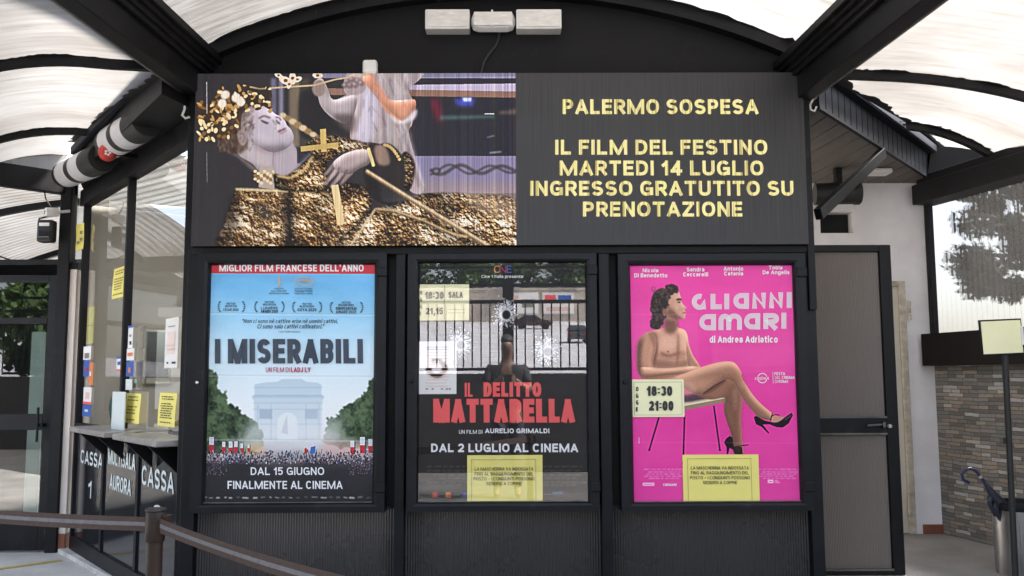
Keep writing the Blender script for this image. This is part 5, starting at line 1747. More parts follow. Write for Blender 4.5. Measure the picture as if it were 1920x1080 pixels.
# ---------------- the black poster with the bullet holes
c = CASES[1]
P = Paint(460, 660, YP, c['x0'], c['x1'], c['z0'], c['z1'])
P.a[:] = (26, 25, 28)
P.a += ((P.noise(60, 41, 4) - .5) * 10)[..., None]
def z3(x, y):
    return 740 + x / 4, 450 + y / 4
def z4(x, y):
    return 740 + x / 3.6, 700 + y / 3.6
g = random.Random(17)
for (hx, hy, hr, br_, dark) in ((838, 560, 32, 118, True), (495, 788, 30, 118, False), (1152, 840, 32, 122, False)):
    for i in range(430):
        a = g.random() * 6.283
        r0 = hr * g.uniform(.95, 1.4) + (br_ - hr) * max(0, g.gauss(.25, .35))
        ln = g.uniform(6, 26) * (1 if r0 < br_ * .8 else .6)
        x0, y0 = hx - 12 + math.cos(a) * r0 * .82, hy - 12 + math.sin(a) * r0
        a2 = a + g.uniform(-.7, .7)
        v = g.uniform(190, 255)
        P.line([z3(x0, y0), z3(x0 + math.cos(a2) * ln, y0 + math.sin(a2) * ln)], g.uniform(.5, 2.0), (v, v, v * 1.02), g.uniform(.4, .95))
    P.ell(*z3(hx - 4, hy - 4), hr * 1.45 / 4, hr * 1.4 / 4, (244, 244, 248), .92, 1.8)
    P.ell(*z3(hx, hy), hr / 4, hr * 1.08 / 4, (14, 13, 15) if dark else (112, 112, 120), 1, .6)
for i, (y_, x0, x1) in enumerate(((876, 800, 1090), (884, 800, 1090), (892, 812, 1082), (898, 822, 1082), (906, 800, 1090), (911, 820, 1080))):
    x_ = x0
    while x_ < x1:
        w_ = g.uniform(5, 16)
        P.line([(x_, y_), (x_ + w_, y_ - .5)], 1.5, (108, 108, 112), .8, .4)
        x_ += w_ + g.uniform(2, 4)
for (x_, cl_) in ((815, (206, 70, 60)), (840, (214, 150, 60)), (872, (60, 76, 160))):
    P.poly([(x_ - 5, 924), (x_ + 5, 924), (x_ + 5, 934), (x_ - 5, 934)], cl_, .9, .5)
P.poly([(836, 931), (846, 925), (846, 936)], (200, 60, 50), .9, .4)
P.line([(822, 929), (832, 929)], 1.2, (100, 100, 104), .8)
P.line([(848, 929), (862, 929)], 1.2, (130, 130, 134), .8)
P.line([(1036, 926), (1056, 925)], 4, (50, 110, 180), .8, .6)
P.line([(1020, 928), (1033, 928)], 1.2, (120, 120, 124), .8)
p2 = poster(c, 'film_poster', 'black film poster titled IL DELITTO MATTARELLA in red, with three white bullet holes', P.image('black_poster'))
L = MB()
def rough_text(mb, s, x0, y0, x1, y1, f, mi, bold):
    zt(mb, s, x0, y0, x1, y1, mi, f, bold=bold, spacing=1.04)
rough_text(L, 'IL', 473, 64, 526, 158, z4, 0, .06)
rough_text(L, 'DELITTO', 600, 60, 990, 158, z4, 0, .06)
rough_text(L, 'MATTARELLA', 260, 172, 1216, 332, z4, 0, .062)
zt(L, 'UN FILM DI', 434, 382, 592, 408, 1, z4, bold=.01)
zt(L, 'AURELIO GRIMALDI', 610, 372, 1044, 404, 1, z4, bold=.045)
zt(L, 'DAL 2 LUGLIO AL CINEMA', 246, 474, 1238, 532, 1, z4, bold=.045, spacing=1.05)
zt(L, 'Cine 1 Italia presenta:', 651, 262, 968, 290, 1, z3, bold=.02)
for (s, x0, x1, mi) in (('C', 746, 792, 3), ('N', 786, 838, 2), ('E', 842, 876, 4)):
    zt(L, s, x0, 192, x1, 246, mi, z3, bold=.0)
L.build('lettering', [M['red_ink'], M['white_ink'], M['crimson_ink'], M['orange_ink'], M['blue_ink']], p2)

# ---------------- the pink poster
c = CASES[2]
P = Paint(460, 660, YP, c['x0'], c['x1'], c['z0'], c['z1'])
P.a[:] = (233, 70, 160)
P.a += ((P.noise(110, 51, 4, 1.6, .8) - .5) * 22)[..., None]
def z5(x, y):
    return 1140 + x / 4, 450 + y / 4
def z6(x, y):
    return 1140 + x / 3.6, 700 + y / 3.6
S5 = lambda *p: [z5(*q) for q in p]
S6 = lambda *p: [z6(*q) for q in p]
def body(pts, col, r=7, st=1.6, lx=.7, ly=-.5, sm=True):
    q = smooth_loop(pts) if sm else pts
    P.put(P.mask(q, .4), col)
    P.relief(P.mask(q), r, st, lx, ly)
# stool
for a, b in (((345, 290), (276, 522)), ((516, 285), (507, 610)), ((714, 220), (756, 522))):
    P.line([z6(*a), z6(*b)], 3.2, (48, 32, 44))
    P.ell(*z6(*b), 2.6, 1.6, (40, 26, 36))
P.poly(S6((440, 205), (795, 150), (800, 195), (520, 250), (440, 250)), (150, 126, 100))
P.poly(S6((440, 205), (795, 150), (792, 170), (520, 222), (440, 232)), (226, 208, 180))
P.poly(S6((500, 150), (640, 130), (720, 165), (560, 195), (480, 200)), (70, 60, 66), .9, 2)
# standing leg behind
body(S6((520, 60), (600, 60), (720, 66), (800, 34), (850, 36), (888, 62), (904, 110), (907, 200), (898, 300), (906, 420), (912, 548), (852, 548), (838, 430), (800, 320), (782, 240), (790, 168), (700, 178), (600, 150)), (150, 104, 84), 8, 1.8, .6, -.3)
# torso
torso = S5((425, 560), (440, 640), (380, 668), (290, 690), (238, 740), (220, 830), (218, 940), (232, 1010), (270, 1040), (360, 1060), (470, 1050), (600, 1000), (680, 950), (640, 880), (606, 790), (596, 715), (572, 672), (520, 652), (508, 600), (470, 580))
body(torso, (206, 152, 126), 13, 1.7, .8, -.5)
P.soft(S5((345, 760), (375, 790), (360, 900), (345, 950), (330, 900), (350, 830)), (104, 70, 56), .75, 2.5)
P.soft(S5((225, 760), (260, 780), (250, 960), (285, 1010), (240, 1010), (219, 930)), (124, 84, 68), .7, 5)
P.soft(S5((430, 600), (500, 600), (520, 650), (480, 700), (430, 690), (420, 650)), (122, 82, 66), .65, 4)
P.soft(S5((370, 780), (450, 770), (510, 790), (500, 840), (420, 850), (375, 830)), (226, 176, 150), .5, 6)
P.soft(S5((520, 740), (580, 730), (590, 800), (540, 830)), (222, 172, 146), .5, 5)
P.soft(S5((380, 850), (500, 856), (585, 840), (590, 860), (480, 884), (380, 876)), (150, 104, 84), .6, 4)
P.line(S5((520, 700), (522, 860), (512, 940)), 2.5, (156, 108, 88), .6, 2)
P.ell(*z5(448, 838), 2.2, 1.6, (124, 74, 60), .9, .5)
for y_ in (890, 915):
    P.line(S5((420, y_), (500, y_ + 4), (570, y_ - 6)), 2, (160, 114, 92), .5, 1.6)
# arms
body(S5((238, 740), (300, 700), (350, 720), (362, 790), (340, 900), (335, 960), (290, 980), (240, 970), (222, 900), (224, 810)), (196, 142, 116), 9, 1.9, .7, -.3)
body(S5((586, 760), (606, 790), (640, 870), (686, 940), (690, 965), (640, 970), (602, 940), (590, 870)), (206, 152, 126), 6, 1.6, .7, -.4)
body(S5((240, 960), (300, 955), (440, 962), (600, 948), (688, 952), (690, 978), (620, 1000), (440, 1014), (320, 1030), (260, 1024)), (214, 160, 132), 6, 2.0, .1, -.9)
# crossing leg
leg = S5((455, 1046), (600, 990), (760, 936), (850, 915), (920, 912), (962, 932), (1000, 990)) + S6((905, 30), (942, 92), (990, 160), (1050, 222), (1104, 266), (1132, 292), (1100, 318), (1020, 300), (985, 262), (930, 200), (895, 140), (850, 62), (800, 40), (740, 62), (640, 140), (560, 130), (480, 80), (410, 40))
body(leg, (190, 138, 112), 10, 1.8, .3, -.9)
P.soft(S6((640, 140), (740, 66), (800, 44), (780, 70), (690, 130)), (92, 60, 52), .7, 2.5)
P.soft(S5((470, 1046), (620, 990), (800, 935), (920, 918), (860, 950), (640, 1020)), (236, 188, 158), .5, 5)
P.line(S6((900, 60), (985, 180), (1080, 268)), 3, (220, 172, 146), .5, 2)
P.line(S6((640, 142), (720, 84), (790, 46)), 1.6, (40, 26, 26), .8, .6)
P.soft(S6((400, 60), (470, 40), (560, 60), (600, 120), (520, 150), (420, 120)), (214, 162, 138), .6, 4)
# shoes
blk = (24, 18, 22)
P.poly(S6((985, 300), (1000, 288), (1020, 300), (1060, 322), (1110, 332), (1150, 330), (1195, 300), (1240, 268), (1251, 284), (1222, 340), (1182, 368), (1140, 366), (1090, 346), (1046, 348), (1090, 404), (1084, 410), (1036, 362), (1000, 346)), blk)
P.soft(S6((1100, 285), (1140, 290), (1190, 300), (1150, 330), (1110, 330)), (196, 146, 124), 1, .6)
P.line(S6((1098, 322), (1112, 270)), 2.2, blk)
P.line(S6((1110, 290), (1130, 280), (1160, 284)), 1.8, blk)
P.line(S6((1195, 318), (1240, 284)), 1.4, (150, 140, 150), .7, .6)
P.poly(S6((784, 470), (800, 440), (824, 425), (842, 436), (850, 495), (905, 500), (912, 549), (860, 549), (845, 520), (822, 506), (812, 549), (802, 549), (800, 500)), blk)
P.line(S6((838, 502), (900, 492), (950, 486)), 2.0, blk)
# head
body(S5((455, 420), (480, 396), (505, 378), (526, 374), (534, 392), (541, 412), (547, 430), (550, 444), (553, 452), (551, 461), (557, 473), (567, 485), (580, 497), (588, 504), (589, 511), (582, 517), (573, 519), (572, 526), (580, 531), (586, 537), (585, 543), (577, 547), (584, 551), (585, 558), (578, 563), (577, 569), (583, 576), (580, 584), (568, 590), (548, 591), (528, 586), (508, 580), (490, 600), (430, 600), (425, 530), (440, 480)), (206, 156, 132), 4, 1.2, .7, -.4, False)
P.soft(S5((440, 480), (490, 520), (530, 586), (470, 592), (426, 580), (425, 520)), (140, 98, 82), .7, 4)
P.line(S5((518, 450), (536, 444), (550, 450)), 2, (40, 28, 26), .9, .5)
P.ell(*z5(532, 466), 3.2, 1.5, (50, 34, 32), .9, .5)
P.line(S5((562, 546), (584, 542)), 2, (132, 64, 62), .9, .5)
P.line(S5((572, 500), (578, 516)), 1.5, (142, 96, 80), .8, .6)
hairp = S5((318, 500), (322, 450), (336, 408), (356, 380), (395, 362), (430, 364), (432, 344), (470, 330), (508, 340), (527, 368), (520, 396), (492, 394), (468, 414), (452, 446), (446, 492), (430, 524), (436, 556), (418, 600), (402, 640), (372, 668), (334, 664), (313, 640), (326, 590), (332, 556), (316, 528))
P.put(P.mask(smooth_loop(hairp), .5), (42, 34, 33))
for (cx_, cy_, r_) in ((340, 470, 17), (352, 425, 18), (372, 392, 17), (405, 372, 15), (446, 350, 17), (478, 342, 16), (508, 354, 15), (505, 382, 14), (330, 520, 16), (345, 560, 15), (330, 610, 17), (335, 645, 17), (372, 655, 15), (402, 622, 14), (425, 575, 12), (478, 398, 14), (458, 430, 12), (446, 486, 9)):
    P.ell(*z5(cx_, cy_), r_ / 4, r_ / 4.6, (36, 29, 28), 1, .4)
    P.ell(*z5(cx_ + 3, cy_ - 4), r_ / 7, r_ / 11, (104, 90, 84), .45, .8, -.5)
hn_ = P.noise(9, 61, 3)
P.put(P.mask(smooth_loop(hairp), .5) * np.clip((hn_ - .52) * 5, 0, 1), (92, 76, 68), .7)
P.ell(*z5(424, 540), 4, 7, (150, 104, 86), .9, .8)
fm = P.mask(smooth_loop(torso), .5)
P.soft(S5((300, 700), (350, 690), (370, 720), (366, 800), (350, 900), (335, 960), (320, 900), (336, 800)), (96, 62, 48), .55, 3)
P.soft(S5((222, 800), (240, 760), (262, 740), (246, 820), (238, 920), (252, 990), (236, 1000), (219, 930)), (84, 54, 42), .75, 4)
P.soft(S5((400, 838), (450, 862), (510, 846), (560, 838), (512, 862), (450, 876), (404, 862)), (132, 86, 68), .75, 2)
P.soft(S5((528, 706), (536, 800), (530, 900), (520, 940), (514, 860), (518, 760)), (140, 92, 74), .6, 2)
P.soft(S5((350, 900), (420, 905), (520, 925), (590, 900), (590, 946), (440, 958), (345, 958)), (120, 80, 64), .7, 5)
P.soft(S5((400, 720), (470, 716), (516, 740), (505, 800), (440, 810), (395, 780)), (236, 190, 164), .5, 5)
P.soft(S5((548, 700), (590, 740), (594, 790), (560, 800)), (232, 184, 156), .5, 4)
P.soft(S5((600, 800), (640, 890), (690, 950), (650, 950), (608, 900)), (126, 84, 66), .45, 3)
P.soft(S5((250, 1010), (330, 1010), (470, 1000), (600, 985), (480, 1022), (330, 1044), (262, 1040)), (132, 88, 70), .7, 3)
P.soft(S5((430, 590), (470, 596), (506, 584), (520, 640), (500, 690), (440, 690)), (96, 62, 50), .6, 4)
P.soft(S5((640, 1040), (800, 985), (920, 960), (985, 1000), (1030, 1080), (960, 1075), (860, 1040)), (132, 88, 70), .5, 6)
P.soft(S6((910, 70), (950, 150), (1010, 220), (1080, 280), (1020, 280), (960, 220), (912, 150)), (134, 92, 74), .6, 4)
P.soft(S6((800, 120), (850, 80), (895, 130), (890, 260), (890, 400), (900, 540), (862, 540), (846, 420), (820, 300), (800, 220)), (104, 70, 58), .55, 7)
P.soft(S6((840, 120), (872, 110), (872, 200), (858, 260)), (186, 138, 114), .5, 4)
P.soft(S5((470, 520), (520, 560), (556, 588), (520, 592), (470, 580), (440, 550)), (104, 68, 56), .6, 2.5)
P.soft(S5((500, 410), (524, 404), (540, 430), (520, 440), (496, 436)), (228, 184, 160), .6, 2)
P.soft(S5((540, 470), (560, 486), (584, 506), (566, 512), (548, 500)), (230, 186, 162), .6, 1)
P.soft(S5((508, 470), (534, 474), (540, 500), (520, 520), (500, 500)), (222, 176, 152), .5, 2)
P.line(S5((512, 446), (536, 440), (550, 446)), 2.2, (26, 18, 18), .95, .4)
for k in range(26):
    cx_, cy_ = g.uniform(325, 500), g.uniform(345, 640)
    if cx_ > 455 and cy_ > 400 or cx_ > 425 and cy_ > 540:
        continue
    P.line([z5(cx_, cy_), z5(cx_ + g.uniform(-16, 16), cy_ + g.uniform(10, 30)), z5(cx_ + g.uniform(-22, 22), cy_ + g.uniform(30, 46))], g.uniform(.8, 1.6), g.choice([(104, 88, 80), (22, 17, 17), (76, 62, 56)]), .7, .5)
grain = (P.noise(2.2, 71, 2) - .5) * 16
P.a = np.clip(P.a + (grain * P.blur((P.a[..., 0] < 225).astype(float), 1))[..., None], 0, 255)
for y_ in (589, 830):
    P.line([(1180, y_), (1506, y_ + 2)], 1.4, (248, 130, 196), .3, 1)
g = random.Random(23)
for i, y_ in enumerate((881, 886, 890, 894, 898)):
    for x0, x1 in ((1206, 1282), (1421, 1497)):
        x_ = x0 + (i * 9 % 13)
        while x_ < x1 - 3 * i:
            w_ = g.uniform(4, 11)
            P.line([(x_, y_), (x_ + w_, y_)], 1.2, (250, 190, 225), .8, .4)
            x_ += w_ + g.uniform(1.5, 3)
P.poly(S6((233, 743), (311, 743), (311, 762), (233, 762)), (250, 220, 238), .95, .4)
P.line(S6((240, 752), (304, 752)), 1.4, (233, 80, 164), .9)
P.poly(S6((1080, 722), (1118, 722), (1118, 745), (1080, 745)), (250, 220, 238), .95, .4)
P.line(S6((1088, 734), (1112, 734)), 2, (233, 80, 164), .9)
P.line(S6((1126, 729), (1150, 729)), 1.6, (250, 200, 230), .9, .4)
P.line(S6((1126, 740), (1162, 740)), 1.4, (250, 200, 230), .9, .4)
P.line(S6((207, 434), (207, 476)), 1.2, (250, 200, 230), .9)
P.crisp(.7, 2, 2, 6)
p3 = poster(c, 'film_poster', 'bright pink film poster titled GLI ANNI AMARI with a bare seated figure in heels', P.image('pink_poster'))
L = MB()
for s1, s2, a, b in (('Nicola', 'Di Benedetto', (260, 214, 378, 242), (197, 250, 445, 281)), ('Sandra', 'Ceccarelli', (590, 206, 723, 236), (564, 243, 751, 273)), ('Antonio', 'Catania', (867, 200, 1014, 230), (871, 237, 1014, 266)), ('Tobia', 'De Angelis', (1206, 192, 1308, 221), (1160, 228, 1361, 264))):
    zt(L, s1, *a, 0, z5, bold=.035)
    zt(L, s2, *b, 0, z5, bold=.035)
zt(L, 'di Andrea Adriatico', 762, 720, 1273, 770, 0, z5, bold=.03)
zt(L, 'FESTA', 1248, 992, 1328, 1014, 0, z5, bold=.03)
zt(L, 'DEL', 1252, 1022, 1296, 1043, 0, z5, bold=.0)
zt(L, 'CINEMA', 1303, 1020, 1400, 1042, 0, z5, bold=.03)
zt(L, 'DI', 1252, 1050, 1272, 1072, 0, z5, bold=.0)
zt(L, 'ROMA', 1280, 1050, 1352, 1071, 0, z5, bold=.03)
zt(L, 'cinEmA', 1100, 1026, 1206, 1048, 0, z5, bold=.02, shear=.2)
zt(L, 'CINEMARE', 372, 744, 464, 760, 0, z6, bold=.04)
# festival mark: two arcs over and under the word, thin rule beside it
def zquad(mb, x0, y0, x1, y1, mi, f=z5, Y=None):
    Y = Yt if Y is None else Y
    ym, xm = (y0 + y1) / 2, (x0 + x1) / 2
    p, q = on_y(*f(x0, ym), Y), on_y(*f(x1, ym), Y)
    p.z, q.z = on_y(*f(xm, y1), Y).z, on_y(*f(xm, y0), Y).z
    mb.quad((p.x, Y, p.z), (q.x, Y, p.z), (q.x, Y, q.z), (p.x, Y, q.z), mi)
zquad(L, 1236, 990, 1239, 1076, 0)
for a0, a1 in ((200, 340), (20, 160)):
    for k in range(14):
        t0, t1 = R(a0 + (a1 - a0) * k / 14), R(a0 + (a1 - a0) * (k + 1) / 14)
        L.add([on_y(*z5(1158 + r_ * math.cos(a), 1036 + r_ * math.sin(a)), Yt) for a, r_ in ((t0, 38), (t1, 38), (t1, 32), (t0, 32))], [(0, 1, 2, 3)])
# title in five parallel lines
def stripes(mb, paths, total, nl=5, gap=.34, flat=False):
    """each path: centre line in zoom pixels; draw nl thin parallel lines over the given width"""
    for level_, pts in enumerate(paths):
        P_ = [np.array(p, float) for p in pts]
        ylo, yhi = min(p[1] for p in P_), max(p[1] for p in P_)
        nrm = []
        for i in range(len(P_)):
            d0 = P_[i] - P_[i - 1] if i else P_[1] - P_[0]
            d1 = P_[i + 1] - P_[i] if i < len(P_) - 1 else d0
            d0, d1 = d0 / np.linalg.norm(d0), d1 / np.linalg.norm(d1)
            n0, n1 = np.array((-d0[1], d0[0])), np.array((-d1[1], d1[0]))
            m_ = n0 + n1
            m_ = m_ / np.linalg.norm(m_)
            nrm.append(m_ / max(.45, float(m_.dot(n0))))
        pitch = total / nl
        for k in range(nl):
            o_ = (k - (nl - 1) / 2) * pitch
            hw_ = pitch * (1 - gap) / 2
            vs = []
            for p, q in zip(P_, nrm):
                for oo in (o_ - hw_, o_ + hw_):
                    r_ = p + q * oo
                    if flat:
                        r_[1] = min(yhi, max(ylo, r_[1]))
                    vs.append(on_y(*z5(*r_), Yt - .0002 * (level_ % 3) - .00003 * k))
            mb.add(vs, [(2 * i, 2 * i + 1, 2 * i + 3, 2 * i + 2) for i in range(len(P_) - 1)])
def arc(cx, cy, rx, ry, a0, a1, n=14):
    return [(cx + rx * math.cos(R(a)), cy + ry * math.sin(R(a))) for a in np.linspace(a0, a1, n)]
TW = 38
def gl_A(x, y, w_, h_):       # round lower-case-like A
    r_ = h_ / 2
    return [arc(x + r_, y + r_, r_ - TW / 2, r_ - TW / 2, 90, 270, 14) + [(x + w_ - TW / 2, y + TW / 2), (x + w_ - TW / 2, y + h_)],
            [(x + r_, y + h_ - TW / 2), (x + w_ - TW, y + h_ - TW / 2)]]
def gl_N(x, y, w_, h_):
    return [[(x + TW / 2, y + h_), (x + TW / 2, y + 3), (x + w_ - TW / 2, y + h_ - 3), (x + w_ - TW / 2, y)]]

def gl_I(x, y, h_):
    return [[(x + TW / 2, y + h_), (x + TW / 2, y)]]
stripes(L, [arc(688, 464, 41, 42, -70, -300, 20) + [(737 - TW / 2, 480), (737 - TW / 2, 520)]], TW)
stripes(L, [[(768 + TW / 2, 404), (768 + TW / 2, 520 - TW / 2), (854, 520 - TW / 2)]], TW)
stripes(L, gl_I(872, 402, 118), TW)
stripes(L, gl_A(940, 397, 118, 120), TW)
stripes(L, gl_N(1080, 395, 106, 120), TW, flat=True)
stripes(L, gl_N(1208, 392, 106, 120), TW, flat=True)
stripes(L, gl_I(1340, 390, 120), TW)
stripes(L, gl_A(684, 556, 126, 122), TW)
stripes(L, [[(828 + TW / 2, 676), (828 + TW / 2, 610)] + arc(876, 602, 29, 30, 180, 360, 12) + [(905, 676)], [(905, 610)] + arc(948, 602, 38, 32, 180, 360, 12) + [(986, 674)]], TW)
stripes(L, gl_A(1020, 549, 122, 122), TW)
stripes(L, [[(1164 + TW / 2, 668), (1164 + TW / 2, 548 + TW / 2), (1230, 548 + TW / 2)] + arc(1236, 590, 28, 23, -90, 90, 10) + [(1206, 614), (1262, 668)]], TW)
stripes(L, gl_I(1300, 545, 120), TW)
L.build('lettering', [M['white_ink']], p3)

# ------------------------------------------------------------------ notices taped behind the glass
def sheet_on(name, px, Y, m, label, cat='notice', group=None, sag=.004):
    """paper rectangle: px = left, top, right, bottom in photo pixels"""
    a, b = on_y(px[0], px[3], Y), on_y(px[2], px[1], Y)
    o = thing(name, ((a.x + b.x) / 2, Y, a.z), label, cat, group)
    MB().grid(lambda u, v: (a.x + (b.x - a.x) * u, Y - sag * (u * (1 - u)) * 1.2 * math.sin(2 + 3 * v), a.z + (b.z - a.z) * v), 10, 10).build('sheet', M[m], o, smooth=True, fix=False)
    return o
def frame_lines(mb, f, x0, y0, x1, y1, t, mi, Y, bottom=True):
    zquad(mb, x0, y0, x1, y0 + t, mi, f, Y)
    zquad(mb, x0, y0, x0 + t, y1, mi, f, Y)
    zquad(mb, x1 - t, y0, x1, y1, mi, f, Y)
    if bottom:
        zquad(mb, x0, y1 - t, x1, y1, mi, f, Y)
YT = YN - .005
for c, f, px, lines, dx, lab in (
        (CASES[1], z4, (876, 853, 1017, 942), (540, 936, 540, 936, 533, 943, 618, 856), 0, 'yellow mask notice at the foot of the black poster'),
        (CASES[2], z6, (1281.5, 852, 1422, 941), (560, 950, 560, 950, 554, 958, 640, 872), 0, 'yellow mask notice at the foot of the pink poster')):
    o = sheet_on('paper_notice', px, YN, 'yellow_paper', lab, 'notice', 'yellow mask notices')
    L = MB()
    for i, s in enumerate(('LA MASCHERINA VA INDOSSATA', 'FINO AL RAGGIUNGIMENTO DEL', 'POSTO \u2013 I CONGIUNTI POSSONO', 'SEDERSI A COPPIE')):
        y_ = (634 if f is z4 else 627) + 33 * i
        zt(L, s, lines[2 * i], y_, lines[2 * i + 1], y_ + 22, 0, f, bold=.012, Y=YT)
    if f is z4:
        frame_lines(L, f, 518, 580, 954, 868, 2.4, 1, YT)
    else:
        frame_lines(L, f, 539, 574, 970, 866, 2.4, 1, YT)
    L.build('lettering', [M['ink'], M['grey_ink']], o)
o = sheet_on('paper_notice', (787, 533, 879.5, 601), YN, 'pale_yellow', 'pale yellow showtimes notice with SALA on the black poster', 'notice', 'showtimes notices')
L = MB()
zt(L, '18:30', 228, 388, 368, 442, 0, z3, bold=.05, Y=YT)
zt(L, '21,15', 233, 508, 362, 564, 0, z3, bold=.05, Y=YT)
zt(L, 'SALA', 404, 388, 512, 434, 0, z3, bold=.04, Y=YT)
for s, y0 in (('O', 380), ('G', 430), ('G', 484), ('I', 536)):
    zt(L, s, 192, y0, 206 if s != 'I' else 198, y0 + 30, 0, z3, bold=.03, Y=YT)
zquad(L, 372, 340, 375, 600, 0, z3, YT)
zquad(L, 190, 462, 556, 464, 0, z3, YT)
zquad(L, 402, 520, 528, 522, 1, z3, YT)
zquad(L, 402, 545, 528, 547, 1, z3, YT)
L.build('lettering', [M['ink'], M['grey_ink']], o)
o = sheet_on('paper_notice', (1186.5, 711, 1282, 782), YN, 'pale_yellow', 'pale yellow showtimes notice reading OGGI on the pink poster', 'notice', 'showtimes notices')
L = MB()
zt(L, '18:30', 263, 86, 434, 152, 0, z6, bold=.06, Y=YT)
zt(L, '21:00', 277, 186, 442, 252, 0, z6, bold=.06, Y=YT)
for s, y0 in (('O', 90), ('G', 136), ('G', 181), ('I', 228)):
    zt(L, s, 188, y0, 206 if s != 'I' else 200, y0 + 30, 0, z6, bold=.04, Y=YT)
frame_lines(L, z6, 176, 58, 500, 282, 2, 1, YT)
L.build('lettering', [M['ink'], M['grey_ink']], o)
o = sheet_on('paper_notice', (785.5, 640, 856, 739), YN - .004, 'white_paper', 'white health notice with salmon print on the black poster')
L = MB()
Yh = YN - .009
g = random.Random(2)
for i in range(12):
    y_ = 840 + i * 23
    zquad(L, 230 + g.uniform(0, 24), y_, 418 + g.uniform(-30, 14), y_ + 4, 1, z3, Yh)
for y_ in (800, 816):
    zquad(L, 240, y_, 410, y_ + 5, 0, z3, Yh)
for k in range(18):
    a = R(-120 + 300 * k / 17)
    cx_, cy_ = 315 + 62 * math.cos(a), 960 + 58 * math.sin(a)
    zquad(L, cx_ - 24, cy_ - 18, cx_ + 24, cy_ + 18, 2, z3, Yh + .001)
for x_ in (210, 250, 312, 345, 365):
    zquad(L, x_, 100, x_ + 14, 110, 0, z4, Yh)
def soft_pink():
    return mat('pale_salmon_print', (0.80, 0.66, 0.60), .7, 0, .1, 5)
M['pale_pink'] = soft_pink()
L.build('printing', [M['grey_ink'], M['pink_print'], M['pale_pink']], o)

# ================================================================== THE TICKET BOOTH (booth side)
bp0 = on_z(345, 1167, 0)
bp1 = on_z(135, 1035, 0)
bd = (bp1 - bp0).normalized()                 # along the glass, away from the screen
bin_ = Vector((-bd.y, bd.x, 0))
if bin_.x < 0:
    bin_ = -bin_                               # into the booth
BL = (bp1 - bp0).length
def onb(px, py, off=0.0):
    return on_pl(px, py, bp0 - bin_ * off, bin_)
def bt(px, py, off=0.0):
    p = onb(px, py, off)
    return (p - bp0).dot(bd), p.z
def bpt(t, z, off=0.0):
    p = bp0 + bd * t - bin_ * off
    return Vector((p.x, p.y, z))
booth = thing('ticket_booth', tuple(bp0), 'glazed ticket booth with black mullions, dark lower panels and pale CASSA lettering', 'ticket booth')
ZT = 3.06
def bslab(mb, t0, t1, z0, z1, o0, o1, mi=0, bev=.004):
    c_ = bpt((t0 + t1) / 2, (z0 + z1) / 2, (o0 + o1) / 2)
    return mb.obox(c_, bd, bin_, (0, 0, 1), abs(t1 - t0) / 2, abs(o1 - o0) / 2, abs(z1 - z0) / 2, mi, bev)
tA, tB, tC = bt(238, 600)[0], bt(333, 700)[0], bt(153, 700)[0]
ZR0, ZR1 = 1.05, 1.12
for i, t_ in enumerate((0.03, tA, BL - .03)):
    bslab(MB(), t_ - .022, t_ + .022, ZR1 if i == 1 else 0.0, ZT, -.03, .03).build('mullion', M['frame'], booth)
hb = MB()
bslab(hb, -.05, BL + .05, ZT, 3.20, -.05, .05)
hb.build('head_rail', M['beam'], booth)
bslab(MB(), 0.065, BL - .065, ZR0, ZR1, -.028, .028).build('mid_rail', M['frame'], booth)
bslab(MB(), 0.065, BL - .065, 0.0, 0.15, -.028, .034).build('bottom_rail', M['frame'], booth)
for a, b in ((0.052, tA - .022), (tA + .022, BL - .052)):
    MB().quad(bpt(a, ZR1), bpt(b, ZR1), bpt(b, ZT), bpt(a, ZT)).build('glass_pane', M['booth_glass'], booth)
ts = [0.065, bt(262, 930)[0], bt(196, 930)[0], BL - .065]
for t_ in ts[1:3]:
    bslab(MB(), t_ - .028, t_ + .028,   .15, ZR0, -.026, .026).build('mullion', M['frame'], booth)
for a, b in zip(ts[:-1], ts[1:]):
    MB().quad(bpt(a, .15, .012), bpt(b, .15, .012), bpt(b, ZR0, .012), bpt(a, ZR0, .012)).build('lower_panel', M['dark_glossy'], booth)
# vinyl lettering
def btext(s, xl, yt, yb, xr_, mi=0, bold=.03, off=.016, f=lambda x, y: (x / 3, 720 + y / 3)):
    a, b = bt(*f(xl, yt), off), bt(*f(xl, yb), off)
    c_ = bt(*f(xr_, yb), off)
    mb = MB()
    text(mb, s, bpt(a[0], b[1], off), bpt(c_[0], b[1], off), bpt(a[0], a[1], off), mi, bold)
    mb.build('lettering', M['grey_letter'], booth)
btext('CASSA', 456, 366, 444, 576)
btext('1', 499, 540, 640, 511)
btext('MULTISALA', 611, 364, 448, 760)
btext('AURORA', 619, 504, 590, 736)
btext('CASSA', 800, 456, 566, 978)
btext('2', 862, 672, 790, 912)
# marble serving shelves on black brackets
for x0, x1, y_ in ((140, 207, 789), (222, 305, 802)):
    t1_, t0_ = bt(x0, y_, .2)[0], bt(x1, y_, .2)[0]
    s = MB()
    bslab(s, t0_, t1_, 1.085, 1.125, -.05, .24, 0, .008)
    s.build('serving_shelf', M['marble'], booth)
    tm = (t0_ + t1_) / 2
    for dt in (-.26, .26):
        MB().prism([bpt(tm + dt, 1.084, .03), bpt(tm + dt, 1.084, .22), bpt(tm + dt, .90, .03)], bd * .03).build('bracket', M['black'], booth)
# gutter box between head rail and roof sheet
q0, q1 = bpt(-.08, 3.2), bpt(BL + .1, 3.2)
MB().prism([q0, q1, g1 + gd * .1 + Vector((0, 0, -.22)), g0 - gd * .35 + Vector((0, 0, -.22))], (0, 0, .24)).build('gutter_box', M['beam'], booth)
r1 = MB()
r1.bar(g0 - gd * .4 + Vector((0, 0, -.02)) - gn * .03, g1 + gd * .1 + Vector((0, 0, -.02)) - gn * .03, .05, .07, bev=.01)
r1.build('gutter_pipe', M['slate'], booth)
